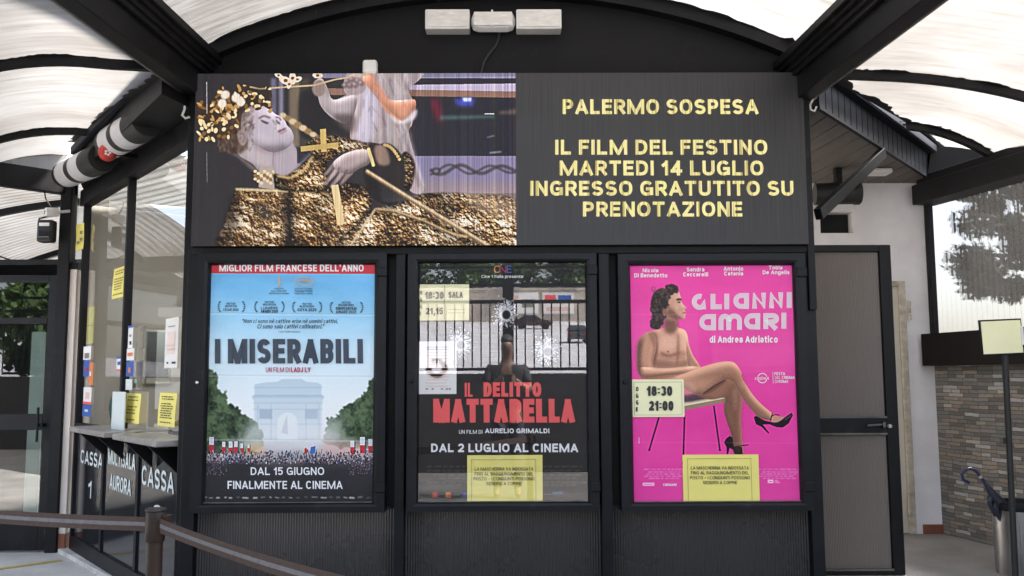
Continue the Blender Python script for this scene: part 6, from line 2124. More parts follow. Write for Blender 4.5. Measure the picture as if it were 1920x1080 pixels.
# inside of the booth
def into(t, z, d):
    return bpt(t, z, -d)
MB().quad(into(-2.4, 0, 3.2), into(BL + .3, 0, 3.2), into(BL + .3, 3.1, 3.2), into(-2.4, 3.1, 3.2)).build('back_wall', M['cream_wall'], booth, fix=False)
MB().quad(into(BL + .06, 0, .05), into(BL + .06, 0, 3.2), into(BL + .06, 3.1, 3.2), into(BL + .06, 3.1, .05)).build('side_wall', M['cream_wall'], booth, fix=False)
MB().quad(into(.6, 3.08, 3.19), into(BL + .05, 3.08, 3.19), into(BL + .05, 3.08, .06), into(.6, 3.08, .06)).build('ceiling', M['booth_roof'], booth)  # translucency and bands made up to brighten the booth behind its glass
MB().quad(into(-2.3, 3.06, 3.18), into(.59, 3.06, 3.18), into(.59, 3.06, .1), into(.0, 3.06, .1)).build('added_skylight', M['added_skylight'], booth)  # unseen translucent roof opening, added to light the booth interior
MB().prism([into(.02, .92, .10), into(BL, .92, .10), into(BL, .92, .62), into(.02, .92, .62)], (0, 0, .05)).build('desk', M['counter'], booth)
# framed window on its back wall
def winbox(mb, x0, y0, x1, y1, k, th):
    P_ = bpt(BL + .06 - k, 0)
    a, b = on_pl(x0, y1, P_, bd), on_pl(x1, y0, P_, bd)
    ym = on_pl((x0 + x1) / 2, (y0 + y1) / 2, P_, bd)
    mb.obox(Vector((ym.x, ym.y, (a.z + b.z) / 2)), bin_, bd, (0, 0, 1), abs((b - a).dot(bin_)) / 2, th / 2, abs(b.z - a.z) / 2, 0, .004)
w1_ = MB()
winbox(w1_, 266, 612, 273, 720, .03, .05)
winbox(w1_, 318, 612, 326, 720, .03, .05)
winbox(w1_, 273, 612, 318, 622, .03, .05)
winbox(w1_, 273, 708, 318, 720, .03, .05)
w1_.build('inner_frame', M['cream'], booth)
w2_ = MB()
winbox(w2_, 273, 622, 318, 708, .012, .012)
w2_.build('inner_pane', M['dark_glossy'], booth)

# things standing on the desk
_q = on_pl(214, 760, bp0 + bin_ * .40, bin_)
dk = into((_q - bp0).dot(bd), .97, .40)
mon = thing('monitor', tuple(dk), 'black computer monitor on the booth desk behind the glass', 'monitor')
m_ = MB()
m_.obox(dk + Vector((0, 0, .30)), bd, bin_, (0, 0, 1), .22, .03, .17, 0, .012)
m_.build('casing', M['black'], mon)
mon_case = mon.children[0]
MB().obox(dk + Vector((0, 0, .30)) + bin_ * .033, bd, bin_, (0, 0, 1), .20, .004, .15, 0).build('screen', M['dark_glossy'], mon_case)
MB().lathe([(.11, 0), (.11, .012), (.03, .02), (.025, .16), (.001, .16)], dk, (0, 0, 1), 20).build('stand', M['black'], mon)
_q = on_pl(217, 715, bp0 + bin_ * .22, bin_)
dk2 = into((_q - bp0).dot(bd), .97, .22)
fan = thing('desk_fan', tuple(dk2), 'small teal round desk fan beside the monitor in the booth', 'fan')
MB().lathe([(.001, .03), (.05, .035), (.105, .02), (.115, 0), (.105, -.02), (.03, -.03), (.001, -.03)], dk2 + Vector((0, 0, .28)), -bin_, 24).build('fan_cage', M['teal'], fan)
MB().lathe([(.075, 0), (.075, .015), (.015, .025), (.012, .19), (.001, .19)], dk2, (0, 0, 1), 18).build('stand', M['black'], fan)
dk3 = into(.75, .97, .33)
prn = thing('ticket_printer', tuple(dk3), 'low black ticket printer on the booth desk behind the nearer shelf', 'printer')
MB().obox(dk3 + Vector((0, 0, .11)), bd, bin_, (0, 0, 1), .24, .16, .11, 0, .03).build('casing', M['black'], prn)
MB().obox(dk3 + Vector((0, 0, .225)) - bin_ * .05, bd, bin_, (0, 0, 1), .17, .06, .008, 0, .003).build('paper_slot', M['frame'], prn)

_q = on_pl(300, 760, bp0 + bin_ * 1.0, bin_)
ch0 = into((_q - bp0).dot(bd), 0, 1.0)
oc = thing('office_chair', tuple(ch0), 'black office chair inside the booth, behind the nearer serving shelf', 'chair')
MB().obox(ch0 + Vector((0, 0, 1.02)), bd, bin_, (0, 0, 1), .23, .035, .30, 0, .03).build('backrest', M['black'], oc)
MB().obox(ch0 + Vector((0, 0, .60)) - bin_ * .22, bd, bin_, (0, 0, 1), .24, .23, .04, 0, .03).build('seat', M['black'], oc)
MB().lathe([(.001, 0), (.26, .0), (.26, .03), (.03, .06), (.025, .56), (.001, .56)], ch0 - bin_ * .22, (0, 0, 1), 18).build('pedestal', M['rubber'], oc)
MB().bar(ch0 + Vector((0, 0, .58)) - bin_ * .1, ch0 + Vector((0, 0, .80)), .05, .02).build('back_bracket', M['rubber'], oc)

# return panel over the white pier, beside the booth
pr0, pr1 = bpt(BL + .03, 0), Vector((-3.98, 2.52, 0))
prd = (pr1 - pr0).normalized()
prn_ = Vector((-prd.y, prd.x, 0))
pier = thing('wall_pier', tuple((pr0 + pr1) / 2), 'pinkish white wall pier with a terracotta skirting between booth and entrance doors', 'wall')
MB().bar(pr0 + prd * .035 + Vector((0, 0, 1.32)), pr1 - prd * .02 + Vector((0, 0, 1.32)), .10, 2.32, bev=.006).build('pier_wall', M['pillar'], pier)
MB().bar(pr0 + prd * .035 + Vector((0, 0, .08)), pr1 - prd * .02 + Vector((0, 0, .08)), .115, .16, bev=.006).build('skirting', M['terracotta'], pier)
MB().bar(pr0 + prd * .035 + Vector((0, 0, 2.51)), pr1 - prd * .02 + Vector((0, 0, 2.51)), .09, .06, bev=.004).build('transom', M['frame'], pier)
MB().quad(pr0 + Vector((0, 0, 2.54)), pr1 + Vector((0, 0, 2.54)), pr1 + Vector((0, 0, 3.2)), pr0 + Vector((0, 0, 3.2))).build('upper_pane', M['booth_glass'], pier)

_ym = (pr0.y + pr1.y) / 2 - .10
_a, _b = on_y(136, 468, _ym), on_y(158, 419, _ym)
hs = thing('paper_notice', ((_a.x + _b.x) / 2, _ym, _a.z), 'yellow sheet hanging in the small upper pane above the white pier', 'notice')
MB().grid(lambda u, v: (_a.x + (_b.x - _a.x) * u, _ym + .05 * (1 - u) + .006 * math.sin(4 * v), _a.z + (_b.z - _a.z) * (v + .05 * (u - .5))), 4, 8).build('sheet', M['yellow_paper'], hs, smooth=True, fix=False)
L = MB()
for (u0, u1, v0, v1) in ((.2, .5, .22, .34), (.55, .85, .34, .46), (.55, .8, .60, .72)):
    L.quad(*[(_a.x + (_b.x - _a.x) * u, _ym + .05 * (1 - u) - .008, _a.z + (_b.z - _a.z) * v) for u, v in ((u0, v0), (u1, v0), (u1, v1), (u0, v1))])
L.build('printing', M['grey_ink'], hs, fix=False)

# ------------------------------------------------------------------ papers and stickers on the booth glass
def bpaper(name, px, m, label, off=.02, lines=0, cat='notice', group=None, tilt=0.0, bands=(), ink='ink', thick=2.2, wl=.8):
    """px: corners in photo pixels - left, top, right, bottom at the left edge"""
    x0, y0, x1, y1 = px
    t0, zt0 = bt(x0, y0, off)
    t1, _ = bt(x1, y0, off)
    zb = bt(x0, y1, off)[1]
    o = thing(name, tuple(bpt((t0 + t1) / 2, zb, off)), label, cat, group)
    def pt(u, v, k=0.0):
        return bpt(t0 + (t1 - t0) * u + tilt * (v - .5), zb + (zt0 - zb) * v, off + .006 * math.sin(3 * v + 1) * (1 if not bands else 0) + k)
    MB().grid(lambda u, v: pt(u, v), 4, 8).build('sheet', M[m], o, smooth=True, fix=False)
    L = MB()
    g_ = random.Random(len(label))
    nl_ = lines * 2
    for i in range(nl_):
        v1 = .88 - i * .76 / max(1, nl_ - 1)
        if i in (2, nl_ - 2):
            continue
        u_ = .12 + g_.random() * .08
        while u_ < wl - .05:
            e_ = min(wl + .06, u_ + .06 + .16 * g_.random())
            L.quad(pt(u_, v1 - .014, .004), pt(e_, v1 - .014, .004), pt(e_, v1 + .016, .004), pt(u_, v1 + .016, .004), 0)
            u_ = e_ + .035
    if lines:
        L.build('printing', M[ink], o)
    if bands:
        for (v0, v1, u0, u1, mm) in bands:
            MB().quad(pt(u0, v0, .003), pt(u1, v0, .003), pt(u1, v1, .003), pt(u0, v1, .003)).build('print', M[mm], o)
    return o
bpaper('paper_notice', (213, 505, 237, 561), 'yellow_paper', 'yellow notice high on the booth glass, just beside the middle mullion', lines=5, group='yellow notices on the booth glass')
bpaper('paper_notice', (163, 577, 178, 645), 'yellow_paper', 'narrow yellow notice at the far edge of the booth glass, above the stickers', off=-.03, lines=0, group='yellow notices on the booth glass', bands=((.48, .5, .1, .9, 'grey_ink'),))
o = bpaper('price_list', (237, 737, 264, 792), 'yellow_paper', 'yellow price list standing between the two serving shelves', lines=4, group='yellow price lists')
o = bpaper('price_list', (299, 736, 331, 798), 'yellow_paper', 'yellow price list at the screen end of the nearer serving shelf', off=.03, lines=6, group='yellow price lists')
o = bpaper('paper_notice', (311, 598, 335, 690), 'white_paper', 'white health notice with salmon print high on the booth glass', off=.02, bands=((.28, .72, .2, .8, 'pale_pink'), (.82, .84, .25, .8, 'grey_ink'), (.44, .46, .2, .8, 'pink_print'), (.36, .38, .2, .8, 'pink_print'), (.08, .12, .2, .34, 'ink'), (.08, .12, .6, .9, 'ink')))
for px, m, lab, bands in (
        ((157, 650, 171, 675), 'white_paper', 'white and grey sticker, topmost of the stack at the far edge of the booth glass', ((.1, .5, .2, .8, 'grey_ink'),)),
        ((157, 676, 168, 706), 'blue_ink', 'blue sticker with a red dot at the far edge of the booth glass', ((.3, .55, .3, .7, 'crimson_ink'),)),
        ((167, 680, 175, 722), 'orange_ink', 'slim orange sticker at the far edge of the booth glass', ()),
        ((157, 726, 172, 757), 'white_paper', 'white sticker with a pink mark above the blue one by the far shelf', ((.3, .7, .3, .75, 'pink_print'), (.0, .14, .0, 1, 'red_ink'))),
        ((155, 758, 171, 780), 'blue_ink', 'blue sticker lying just above the far serving shelf', ((.4, .6, .3, .7, 'grey_letter'),)),
        ((241, 611, 250, 653), 'white_paper', 'tall white sticker with a blue head on the middle mullion', ((.9, 1, 0, 1, 'blue_ink'), (.15, .3, .4, .8, 'ink'), (.5, .6, .3, .7, 'grey_ink'))),
        ((238, 654, 252, 676), 'white_paper', 'white sticker with dark numerals halfway down the middle mullion', ((.35, .65, .15, .85, 'orange_ink'),)),
        ((237, 678, 251, 706), 'blue_ink', 'dark blue sticker with an orange flame on the middle mullion', ((.25, .6, .35, .65, 'orange_ink'),)),
        ((236, 711, 248, 731), 'grey_letter', 'pale grey sticker lowest on the middle mullion', ((.3, .6, .3, .7, 'white_paper'),)),
        ((219, 669, 230, 695), 'white_paper', 'white sticker with blue head and red foot left of the middle mullion', ((.85, 1, 0, 1, 'blue_ink'), (0, .1, 0, 1, 'red_ink'), (.4, .65, .2, .7, 'blue_ink'))),
        ((250, 708, 259, 727), 'grey_ink', 'small dark card with a green square beside the middle mullion', ((.45, .85, .2, .8, 'mint'),))):
    bpaper('sticker', px, m, lab, off=.036 if 234 < px[0] < 246 else .010, cat='sticker', group='stickers on the booth', bands=bands or ((.4, .6, .3, .7, 'white_paper'),))
# clear screen standing at the far serving shelf
t0, t1 = bt(205, 790, .1)[0], bt(228, 790, .1)[0]
o = MB().obox(bpt((t0 + t1) / 2, 1.265, .08), bd, bin_, (0, 0, 1), abs(t1 - t0) / 2, .006, .14, 0, .003).build('menu_board', M['grey_letter'])
tag(o, 'pale grey blank board standing at the end of the far serving shelf', 'board')

# ------------------------------------------------------------------ striped cylinder spotlights on the booth head
def cyl_lamp(pa, pb, offs, rad, label, group='striped cylinder lamps'):
    a, b = onb(*pa, offs), onb(*pb, offs)
    d = (b - a).normalized()
    Lg = (b - a).length
    t = thing('cylinder_lamp', tuple(a), label, 'lamp', group)
    MB().lathe([(.001, 0), (rad * .93, .0), (rad, .012), (rad, Lg - .012), (rad * .93, Lg), (.001, Lg)], a, d, 36).build('housing', M['rubber'], t, smooth=True)
    for f0, f1 in ((.28, .52), (.64, .90)):
        MB().lathe([(rad + .0005, Lg * f0), (rad + .004, Lg * f0 + .004), (rad + .004, Lg * f1 - .004), (rad + .0005, Lg * f1)], a, d, 36).build('white_band', M['lamp_white'], t, smooth=True)
    k = MB()
    m__ = a + d * Lg * .5
    k.bar(m__ + bin_ * rad * .6, m__ + bin_ * (offs + .03), .05, .03)
    k.build('bracket', M['black'], t)
    return t
cyl_lamp((278, 226), (206, 270), .20, .115, 'black and white banded cylinder lamp on the booth head, nearer the screen')
cyl_lamp((193, 296), (122, 328), .20, .115, 'black and white banded cylinder lamp on the booth head, nearer the entrance doors')
ac = onb(202, 286, .26)
al = thing('alarm_bell', tuple(ac), 'round red alarm sounder between the two banded cylinder lamps', 'alarm')
MB().lathe([(.001, .05), (.04, .045), (.062, .02), (.066, 0), (.066, -.04), (.001, -.04)], ac, (ac - CAM).normalized() * -1, 24).build('housing', M['red'], al, smooth=True)
nn = (CAM - ac).normalized()
sx = nn.cross(Vector((0, 0, 1))).normalized() * -1
L = MB()
for k in range(5):
    a0 = 2 * math.pi * k / 5
    c_ = ac + nn * .053 + (sx * math.cos(a0) + Vector((0, 0, 1)) * math.sin(a0)) * .016
    L.add([c_ + (sx * math.cos(a) + Vector((0, 0, 1)) * math.sin(a)) * .009 for a in np.linspace(0, 2 * math.pi, 6, endpoint=False)], [tuple(range(6))])
L.build('white_mark', M['white_ink'], al, fix=False)
MB().bar(ac + bin_ * .03, ac + bin_ * .30, .03, .03).build('bracket', M['black'], al)

# ------------------------------------------------------------------ post, entrance doors, camera and floodlight
YD = 2.5
a = on_y(102, 900, YD)
pa, pb = on_y(104, 700, YD), on_y(126, 700, YD)
tag(MB().box(pa.x, pb.x, YD - .06, YD + .06, 0, 3.3, bev=.008).build('canopy_post', M['beam']), 'square black steel post between the entrance doors and the white pier', 'post')
door = thing('entrance_door', (pa.x - .9, YD, 0), 'black framed glazed entrance door with a transom light, mirroring greenery', 'door')
dx1 = pa.x - .005
zt_, zm1, zm0 = on_y(50, 517, YD).z, on_y(50, 776, YD).z, on_y(50, 806, YD).z
zr_t = on_y(50, 596, YD).z
def dbox(x0, x1, z0, z1, nm, m='frame', d=.035):
    MB().box(x0, x1, YD - d, YD + d, z0, z1, bev=.006).build(nm, M[m], door)
st0 = on_y(88, 700, YD).x
dbox(st0, dx1, .02, zt_, 'stile')
dbox(dx1 - 2.2, dx1 - 2.09, .02, zt_, 'stile')
dbox(dx1 - 2.09, st0, zt_ - .06, zt_, 'top_rail')
dbox(dx1 - 2.09, st0, zr_t - .05, zr_t, 'transom')
dbox(dx1 - 2.09, st0, zm0, zm1, 'mid_rail')
dbox(dx1 - 2.09, st0, .02, on_y(50, 970, YD).z, 'bottom_rail')
for z0, z1 in ((zr_t, zt_ - .06), (zm1, zr_t - .05), (on_y(50, 970, YD).z, zm0)):
    MB().quad((dx1 - 2.09, YD, z0), (st0, YD, z0), (st0, YD, z1), (dx1 - 2.09, YD, z1)).build('glass_pane', M['door_glass'], door)
MB().box(st0 - .02, st0 + .03, YD - .09, YD - .035, zm0 + .03, zm0 + .06, bev=.006).box(st0 - .02, st0 + .0, YD - .11, YD - .09, zm0 - .1, zm0 + .2, bev=.006).build('handle', M['black'], door)
MB().box(dx1 - 3.4, dx1 - 2.21, YD - .03, YD + .03, 0.02, zt_, bev=.006).build('blind_panel', M['black'], door)
# foyer behind the door: black backing stands in for its darkness
tag(MB().box(dx1 - 4, dx1 + .3, YD + 2.2, YD + 2.3, 0, 2.6).box(dx1 - 4, dx1 + .3, YD + .2, YD + 2.2, 2.55, 2.6).build('dark_foyer_backing', M['black']), 'black backing standing in for the unlit foyer behind the entrance door', 'wall')
a, b = on_y(53, 770, YD + 1.2), on_y(86, 622, YD + 1.2)
tag(MB().box(a.x, b.x, YD + 1.19, YD + 1.22, 0.1, b.z, bev=.01).build('foyer_panel', M['mint']), 'pale mint panel standing behind the entrance door glass', 'panel')
fl = on_y(88, 434, 2.36)
flo = thing('floodlight', tuple(fl), 'small black floodlight on the post above the entrance doors', 'floodlight')
MB().box(fl.x - .07, fl.x + .07, fl.y - .05, fl.y + .05, fl.z - .10, fl.z + .10, bev=.02).build('housing', M['rubber'], flo)
flo_body = flo.children[0]
MB().box(fl.x - .05, fl.x + .05, fl.y - .058, fl.y - .048, fl.z - .0, fl.z - .06, bev=.004).build('lens', M['dark_glossy'], flo_body)
MB().box(fl.x - .045, fl.x + .045, fl.y - .056, fl.y - .049, fl.z + .04, fl.z + .07, bev=.003).build('sticker', M['white_paper'], flo_body)
MB().tube([fl + Vector((-.075, 0, .0)), fl + Vector((-.085, .02, .12)), fl + Vector((.07, .03, .16))], .008, 8).build('bracket', M['black'], flo)
cm_ = on_y(97, 397, 2.36)
sc_ = thing('security_camera', tuple(cm_), 'small pale security camera with a dangling wire above the floodlight', 'camera')
MB().lathe([(.001, 0), (.035, 0), (.04, .01), (.04, .10), (.03, .11), (.001, .11)], cm_ + Vector((.05, .02, 0)), (-.8, -.6, -.1), 20).build('housing', M['white_plastic'], sc_, smooth=True)
MB().lathe([(.001, .112), (.024, .111), (.024, .105)], cm_ + Vector((.05, .02, 0)), (-.8, -.6, -.1), 16).build('lens', M['dark_glossy'], sc_)
MB().tube([cm_ + Vector((.05, .02, 0)), cm_ + Vector((.12, .08, .02))], .014, 8).build('bracket', M['white_plastic'], sc_)
MB().tube([cm_ + Vector((.0, 0, .03)), cm_ + Vector((-.06, 0, .12)), cm_ + Vector((-.09, .02, .22)), cm_ + Vector((-.10, .05, .32))], .006, 6).build('wire', M['rubber'], sc_)
# loop of wire by the screen corner
lw = [on_y(*p, -.03) for p in ((318, 165), (338, 172), (347, 185), (346, 205), (342, 216), (348, 222), (356, 219))]
tag(MB().tube(lw, .008, 8).build('wire_loop', M['lamp_lens'], smooth=True), 'pale grey wire looped at the booth-side corner of the screen', 'wire')

# ================================================================== PORCH SIDE
YW = WR0.y                                        # plane of the white wall
cw0, cw1 = on_y(1768, 1001, YW), on_y(1690, 700, YW)
wall = thing('white_wall', (3, YW, .17), 'white plaster wall at the back of the porch with a brick-red skirting', 'wall')
wx1 = cw0.x
dxl, dxr = on_y(1600, 800, YW).x, on_y(1706, 800, YW).x
ztop = 3.16
dzt = on_y(1690, 527, YW).z
hx0, hx1 = on_y(1538, 418, YW).x, on_y(1600, 418, YW).x
hz0, hz1 = on_y(1570, 437, YW).z, on_y(1570, 398, YW).z
wm = MB()
wm.box(dxr, wx1, YW, YW + .15, .17, dzt, bev=0)
wm.box(1.7, dxl, YW, YW + .15, .17, dzt)
wm.box(1.7, wx1, YW, YW + .15, dzt, hz0)
wm.box(1.7, hx0, YW, YW + .15, hz0, hz1)
wm.box(hx1, wx1, YW, YW + .15, hz0, hz1)
wm.box(1.7, wx1, YW, YW + .15, hz1, 3.55)
wm.build('plaster', M['plaster'], wall)
MB().box(hx0 - .002, hx1 + .002, YW + .12, YW + .14, hz0 - .002, hz1 + .002).build('vent_niche', M['groove'], wall)
s0 = on_y(1730, 990, YW).x
MB().box(s0, wx1 + .002, YW - .012, YW - .002, .17, on_y(1750, 983, YW).z, bev=.003).build('skirting', M['terracotta'], wall)
cdoor = thing('cream_door', ((dxl + dxr) / 2, YW, .17), 'cream painted metal door with two long rusty hinges in the white wall', 'door')
MB().box(dxl + .0, dxr - .02, YW + .015, YW + .06, .175, dzt - .04, bev=.004).build('leaf', M['cream'], cdoor)
MB().box(dxr - .045, dxr + .012, YW - .014, YW + .01, .172, dzt, bev=.005).box(dxl, dxr - .045, YW - .014, YW + .01, dzt - .045, dzt + .0, bev=.005).build('frame', M['cream_rust'], cdoor)
for y0, y1 in ((563, 600), (930, 970)):
    a, b = on_y(1706, y1, YW - .02), on_y(1706, y0, YW - .02)
    hm = MB()
    for k in range(3):
        z0 = a.z + (b.z - a.z) * k / 3
        hm.lathe([(.001, 0), (.013, .002), (.013, (b.z - a.z) / 3 - .008), (.001, (b.z - a.z) / 3 - .006)], (a.x, YW - .022, z0), (0, 0, 1), 12)
    hm.build('hinge', M['cream_rust'], cdoor, smooth=True)

# black door with ribbed plastic panels
YB = 0.6
ext = [(1530, 462), (1668, 460), (1694, 1078)]
bx0 = LX1 + .03
bx1 = (on_y(1668, 460, YB).x + on_y(1694, 1072, YB).x) / 2
bz1 = on_y(1600, 460, YB).z
bdoor = thing('ribbed_door', ((bx0 + bx1) / 2, YB, .17), 'tall black framed door leaf with two brown ribbed plastic panels', 'door')
zb0, zb1, zb2, zb3 = on_y(1600, 1066, YB).z, on_y(1600, 813, YB).z, on_y(1600, 782, YB).z, on_y(1600, 473, YB).z
fw = on_y(1690, 800, YB).x - on_y(1668, 800, YB).x
def rb(x0, x1, z0, z1, nm, d=.025, m='black'):
    MB().box(x0, x1, YB - d, YB + d, z0, z1, bev=.005).build(nm, M[m], bdoor)
rb(bx1 - fw, bx1, .18, bz1, 'stile')
rb(bx0, bx0 + .05, .18, bz1, 'stile')
rb(bx0 + .05, bx1 - fw, zb3, bz1, 'top_rail')
rb(bx0 + .05, bx1 - fw, zb1, zb2, 'mid_rail')
bd_mid = [c_ for c_ in bdoor.children if c_.name.startswith('mid_rail')][0]
rb(bx0 + .05, bx1 - fw, .18, zb0, 'bottom_rail')
for z in (zb1, zb2):
    MB().box(bx0 + .05, bx1 - fw, YB - .032, YB - .0255, z - .006, z + .006).build('bead', M['pale_edge'], bdoor)
MB().box(bx0 + .05, bx1 - fw, YB - .032, YB - .0255, zb0 - .01, zb0 + .004).build('bead', M['pale_edge'], bdoor)
for z0, z1 in ((zb0, zb1), (zb2, zb3)):
    corrugated(MB(), bx0 + .05, bx1 - fw, z0, z1, YB, .011, .002).build('ribbed_panel', M['corr_brown'], bdoor)
hh = on_y(1640, 797, YB - .05)
MB().bar(on_y(1626, 798, YB - .06), on_y(1654, 796, YB - .06), .012, .014, bev=.003).box(on_y(1652, 797, YB).x - .012, on_y(1652, 797, YB).x + .012, YB - .06, YB - .024, hh.z - .02, hh.z + .02, bev=.004).build('handle', M['dark_metal'], bd_mid)
lk = on_y(1668, 799, YB - .03)
MB().lathe([(.001, -.02), (.012, -.018), (.014, .01)], (lk.x, YB - .026, lk.z), (0, 1, 0), 14).build('lock', M['cream_rust'], bdoor)
tag(MB().box(bx0 - .05, bx0 - .002, .1, YB + .03, .17, 3.1, bev=.004).build('door_post', M['frame']), 'black upright between the poster wall and the ribbed door', 'post')

# roof overhang with planked soffit and slatted fascia
f0 = on_y(1530, 205, 0.0)
ZS = f0.z
f1 = on_pl(1741, 338, (0, 0, ZS), (0, 0, 1))
fd = (f1 - f0).normalized()
fn_ = Vector((fd.y, -fd.x, 0))
ov = thing('roof_overhang', tuple((f0 + f1) / 2), 'booth roof overhang at the porch with plank soffit, slatted fascia and gutter', 'roof')
sp = [Vector((1.72, f0.y + .01, ZS)), Vector((f0.x, f0.y + .01, ZS)), Vector((f1.x, f1.y, ZS)), Vector((f1.x, YW - .002, ZS)), Vector((1.72, YW - .002, ZS))]
# planks run back towards the white wall
pw = .155
pdx = -0.10
x = 1.5
pk = MB()
while x < f1.x + .4:
    vs = [(x + .006, f0.y - .3, ZS), (x + pw - .006, f0.y - .3, ZS), (x + pw - .006 + pdx * 2.5, f0.y + 2.6, ZS), (x + .006 + pdx * 2.5, f0.y + 2.6, ZS)]
    pk.prism([Vector(v) for v in vs], (0, 0, .02))
    x += pw
pk.build('soffit', M['soffit'], ov, cut=[(f0, fn_), ((0, f0.y + .005, 0), (0, -1, 0)), ((0, YW - .003, 0), (0, 1, 0)), ((f1.x, 0, 0), (1, 0, 0)), ((1.72, 0, 0), (-1, 0, 0))])
MB().prism([p + Vector((0, 0, .022)) for p in sp], (0, 0, .03)).build('soffit_backing', M['groove'], ov)
fa = MB()
nsl = 22
LF = (f1 - f0).length
for i in range(nsl):
    a, b = f0 + fd * (LF * i / nsl + .006), f0 + fd * (LF * (i + 1) / nsl - .006)
    fa.bar(a + Vector((0, 0, .115)) + fn_ * .012, b + Vector((0, 0, .115)) + fn_ * .012, .018, .20, bev=.003)
fa.bar(f0 + Vector((0, 0, .01)) + fn_ * .012, f1 + Vector((0, 0, .01)) + fn_ * .012, .028, .02)
fa.build('fascia', M['slate'], ov)
MB().bar(f0 + Vector((0, 0, .115)) - fn_ * .008, f1 + Vector((0, 0, .115)) - fn_ * .008, .02, .20).build('fascia_backing', M['groove'], ov)
gm = MB()
G0, G1 = f0 + Vector((0, 0, .225)) + fn_ * .01, f1 + Vector((0, 0, .225)) + fn_ * .01 + fd * .03
gm.bar(G0 + fn_ * .03, G1 + fn_ * .03, .09, .018, bev=.004)
gm.bar(G0 + fn_ * .075 + Vector((0, 0, .04)), G1 + fn_ * .075 + Vector((0, 0, .04)), .016, .085, bev=.004)
gm.build('gutter', M['slate'], ov)
MB().obox(f1 + Vector((0, 0, .12)) + fd * .012 + fn_ * .006, fd, fn_, (0, 0, 1), .01, .03, .12, 0, .004).obox(f1 + Vector((0, 0, .27)) + fd * .04 + fn_ * .06, fd, fn_, (0, 0, 1), .006, .05, .05, 0, .004).build('lit_end_cap', M['white_plastic'], ov)  # white colour stands in for light on the fascia and gutter end
s_a = on_y(1534, 402, .12)
s_b = on_pl(1655, 287, (0, 0, ZS - .02), (0, 0, 1))
MB().bar(s_a, s_b, .05, .075, bev=.006).build('brace', M['frame'], ov)
# dark cylinder lamp and emergency light under it
ca = on_y(1602, 362, 1.6)
cl = thing('cylinder_lamp', tuple(ca), 'plain dark cylinder lamp under the overhang, half behind the diagonal brace', 'lamp', 'porch lamps')
MB().lathe([(.001, 0), (.085, 0), (.095, .012), (.095, .05), (.088, .052), (.088, .36), (.001, .36)], ca + Vector((.05, 0, .0)), (-1, .12, 0), 32).build('housing', M['rubber'], cl, smooth=True)
MB().box(ca.x - .15, ca.x - .10, 1.58, 1.64, ca.z + .08, ZS - .001).build('bracket', M['black'], cl)
lp = on_pl(1645, 322, (0, 0, ZS - .02), (0, 0, 1))
em_ = thing('emergency_light', (lp.x, lp.y, ZS), 'flat grey emergency light with a green indicator under the planked overhang', 'lamp', 'porch lamps')
MB().box(lp.x - .10, lp.x + .10, lp.y - .07, lp.y + .07, ZS - .045, ZS - .001, bev=.015).build('housing', M['white_plastic'], em_)
gl = on_pl(1620, 331, (0, 0, ZS - .04), (0, 0, 1))
MB().lathe([(.001, .006), (.008, .005), (.009, 0)], (lp.x - .09, lp.y - .071, ZS - .025), (0, -1, 0), 12).build('indicator', M['green_led'], em_)
wl_ = [on_y(*p, -.06) for p in ((1531, 182), (1523, 188), (1519, 197), (1520, 206), (1527, 209), (1531, 200))]
tag(MB().tube(wl_, .006, 8).build('wire_loop', M['lamp_lens'], smooth=True), 'thin pale wire looped at the porch-side corner of the screen', 'wire')

# stone wall, coping band and clear ribbed wall on the outer side of the porch
sw = thing('stone_wall', tuple(WR0), 'brown and grey stone-veneer wall along the porch with a dark coping band', 'wall')
def wpt(k, z, off=0.0):
    p = WR0 + wd_ * k + wn * off
    return Vector((p.x, p.y, z))
zc0 = on_y(1745, 686, YW - .1).z
zc1 = on_y(1745, 626, YW - .1).z
MB().prism([wpt(-.15, .17), wpt(6.2, .17), wpt(6.2, .17, .2), wpt(-.15, .17, .2)], (0, 0, zc0 + .02 - .17)).build('veneer', M['stone'], sw, uv=lambda c_: ((c_ - WR0).dot(wd_), c_.z))
MB().prism([wpt(.03, zc0, -.14), wpt(6.2, zc0, -.14), wpt(6.2, zc0, .22), wpt(.03, zc0, .22)], (0, 0, zc1 - zc0)).build('coping', M['coping'], sw)
cwall = thing('clear_wall', tuple(wpt(1.5, zc1)), 'clear ribbed plastic wall panel above the stone wall, a tree showing through', 'panel')
pm = MB()
n = 420
vs = []
for i in range(n + 1):
    k = .06 + 6.0 * i / n
    o_ = .005 * (1 if (i // 2) % 2 else -1)
    vs += [wpt(k, zc1 - .01, o_ + .02), wpt(k, BR0.z + .12, o_ + .02)]
pm.add(vs, [(2 * i, 2 * i + 2, 2 * i + 3, 2 * i + 1) for i in range(n)])
pm.build('ribbed_sheet', M['clear_sheet'], cwall)
for k in (.035, 2.0, 4.0, 6.0):
    MB().prism([wpt(k - .03, zc1, -.03), wpt(k + .03, zc1, -.03), wpt(k + .03, zc1, .012), wpt(k - .03, zc1, .012)], (0, 0, BR0.z + .02 - zc1)).build('post', M['beam'], cwall)

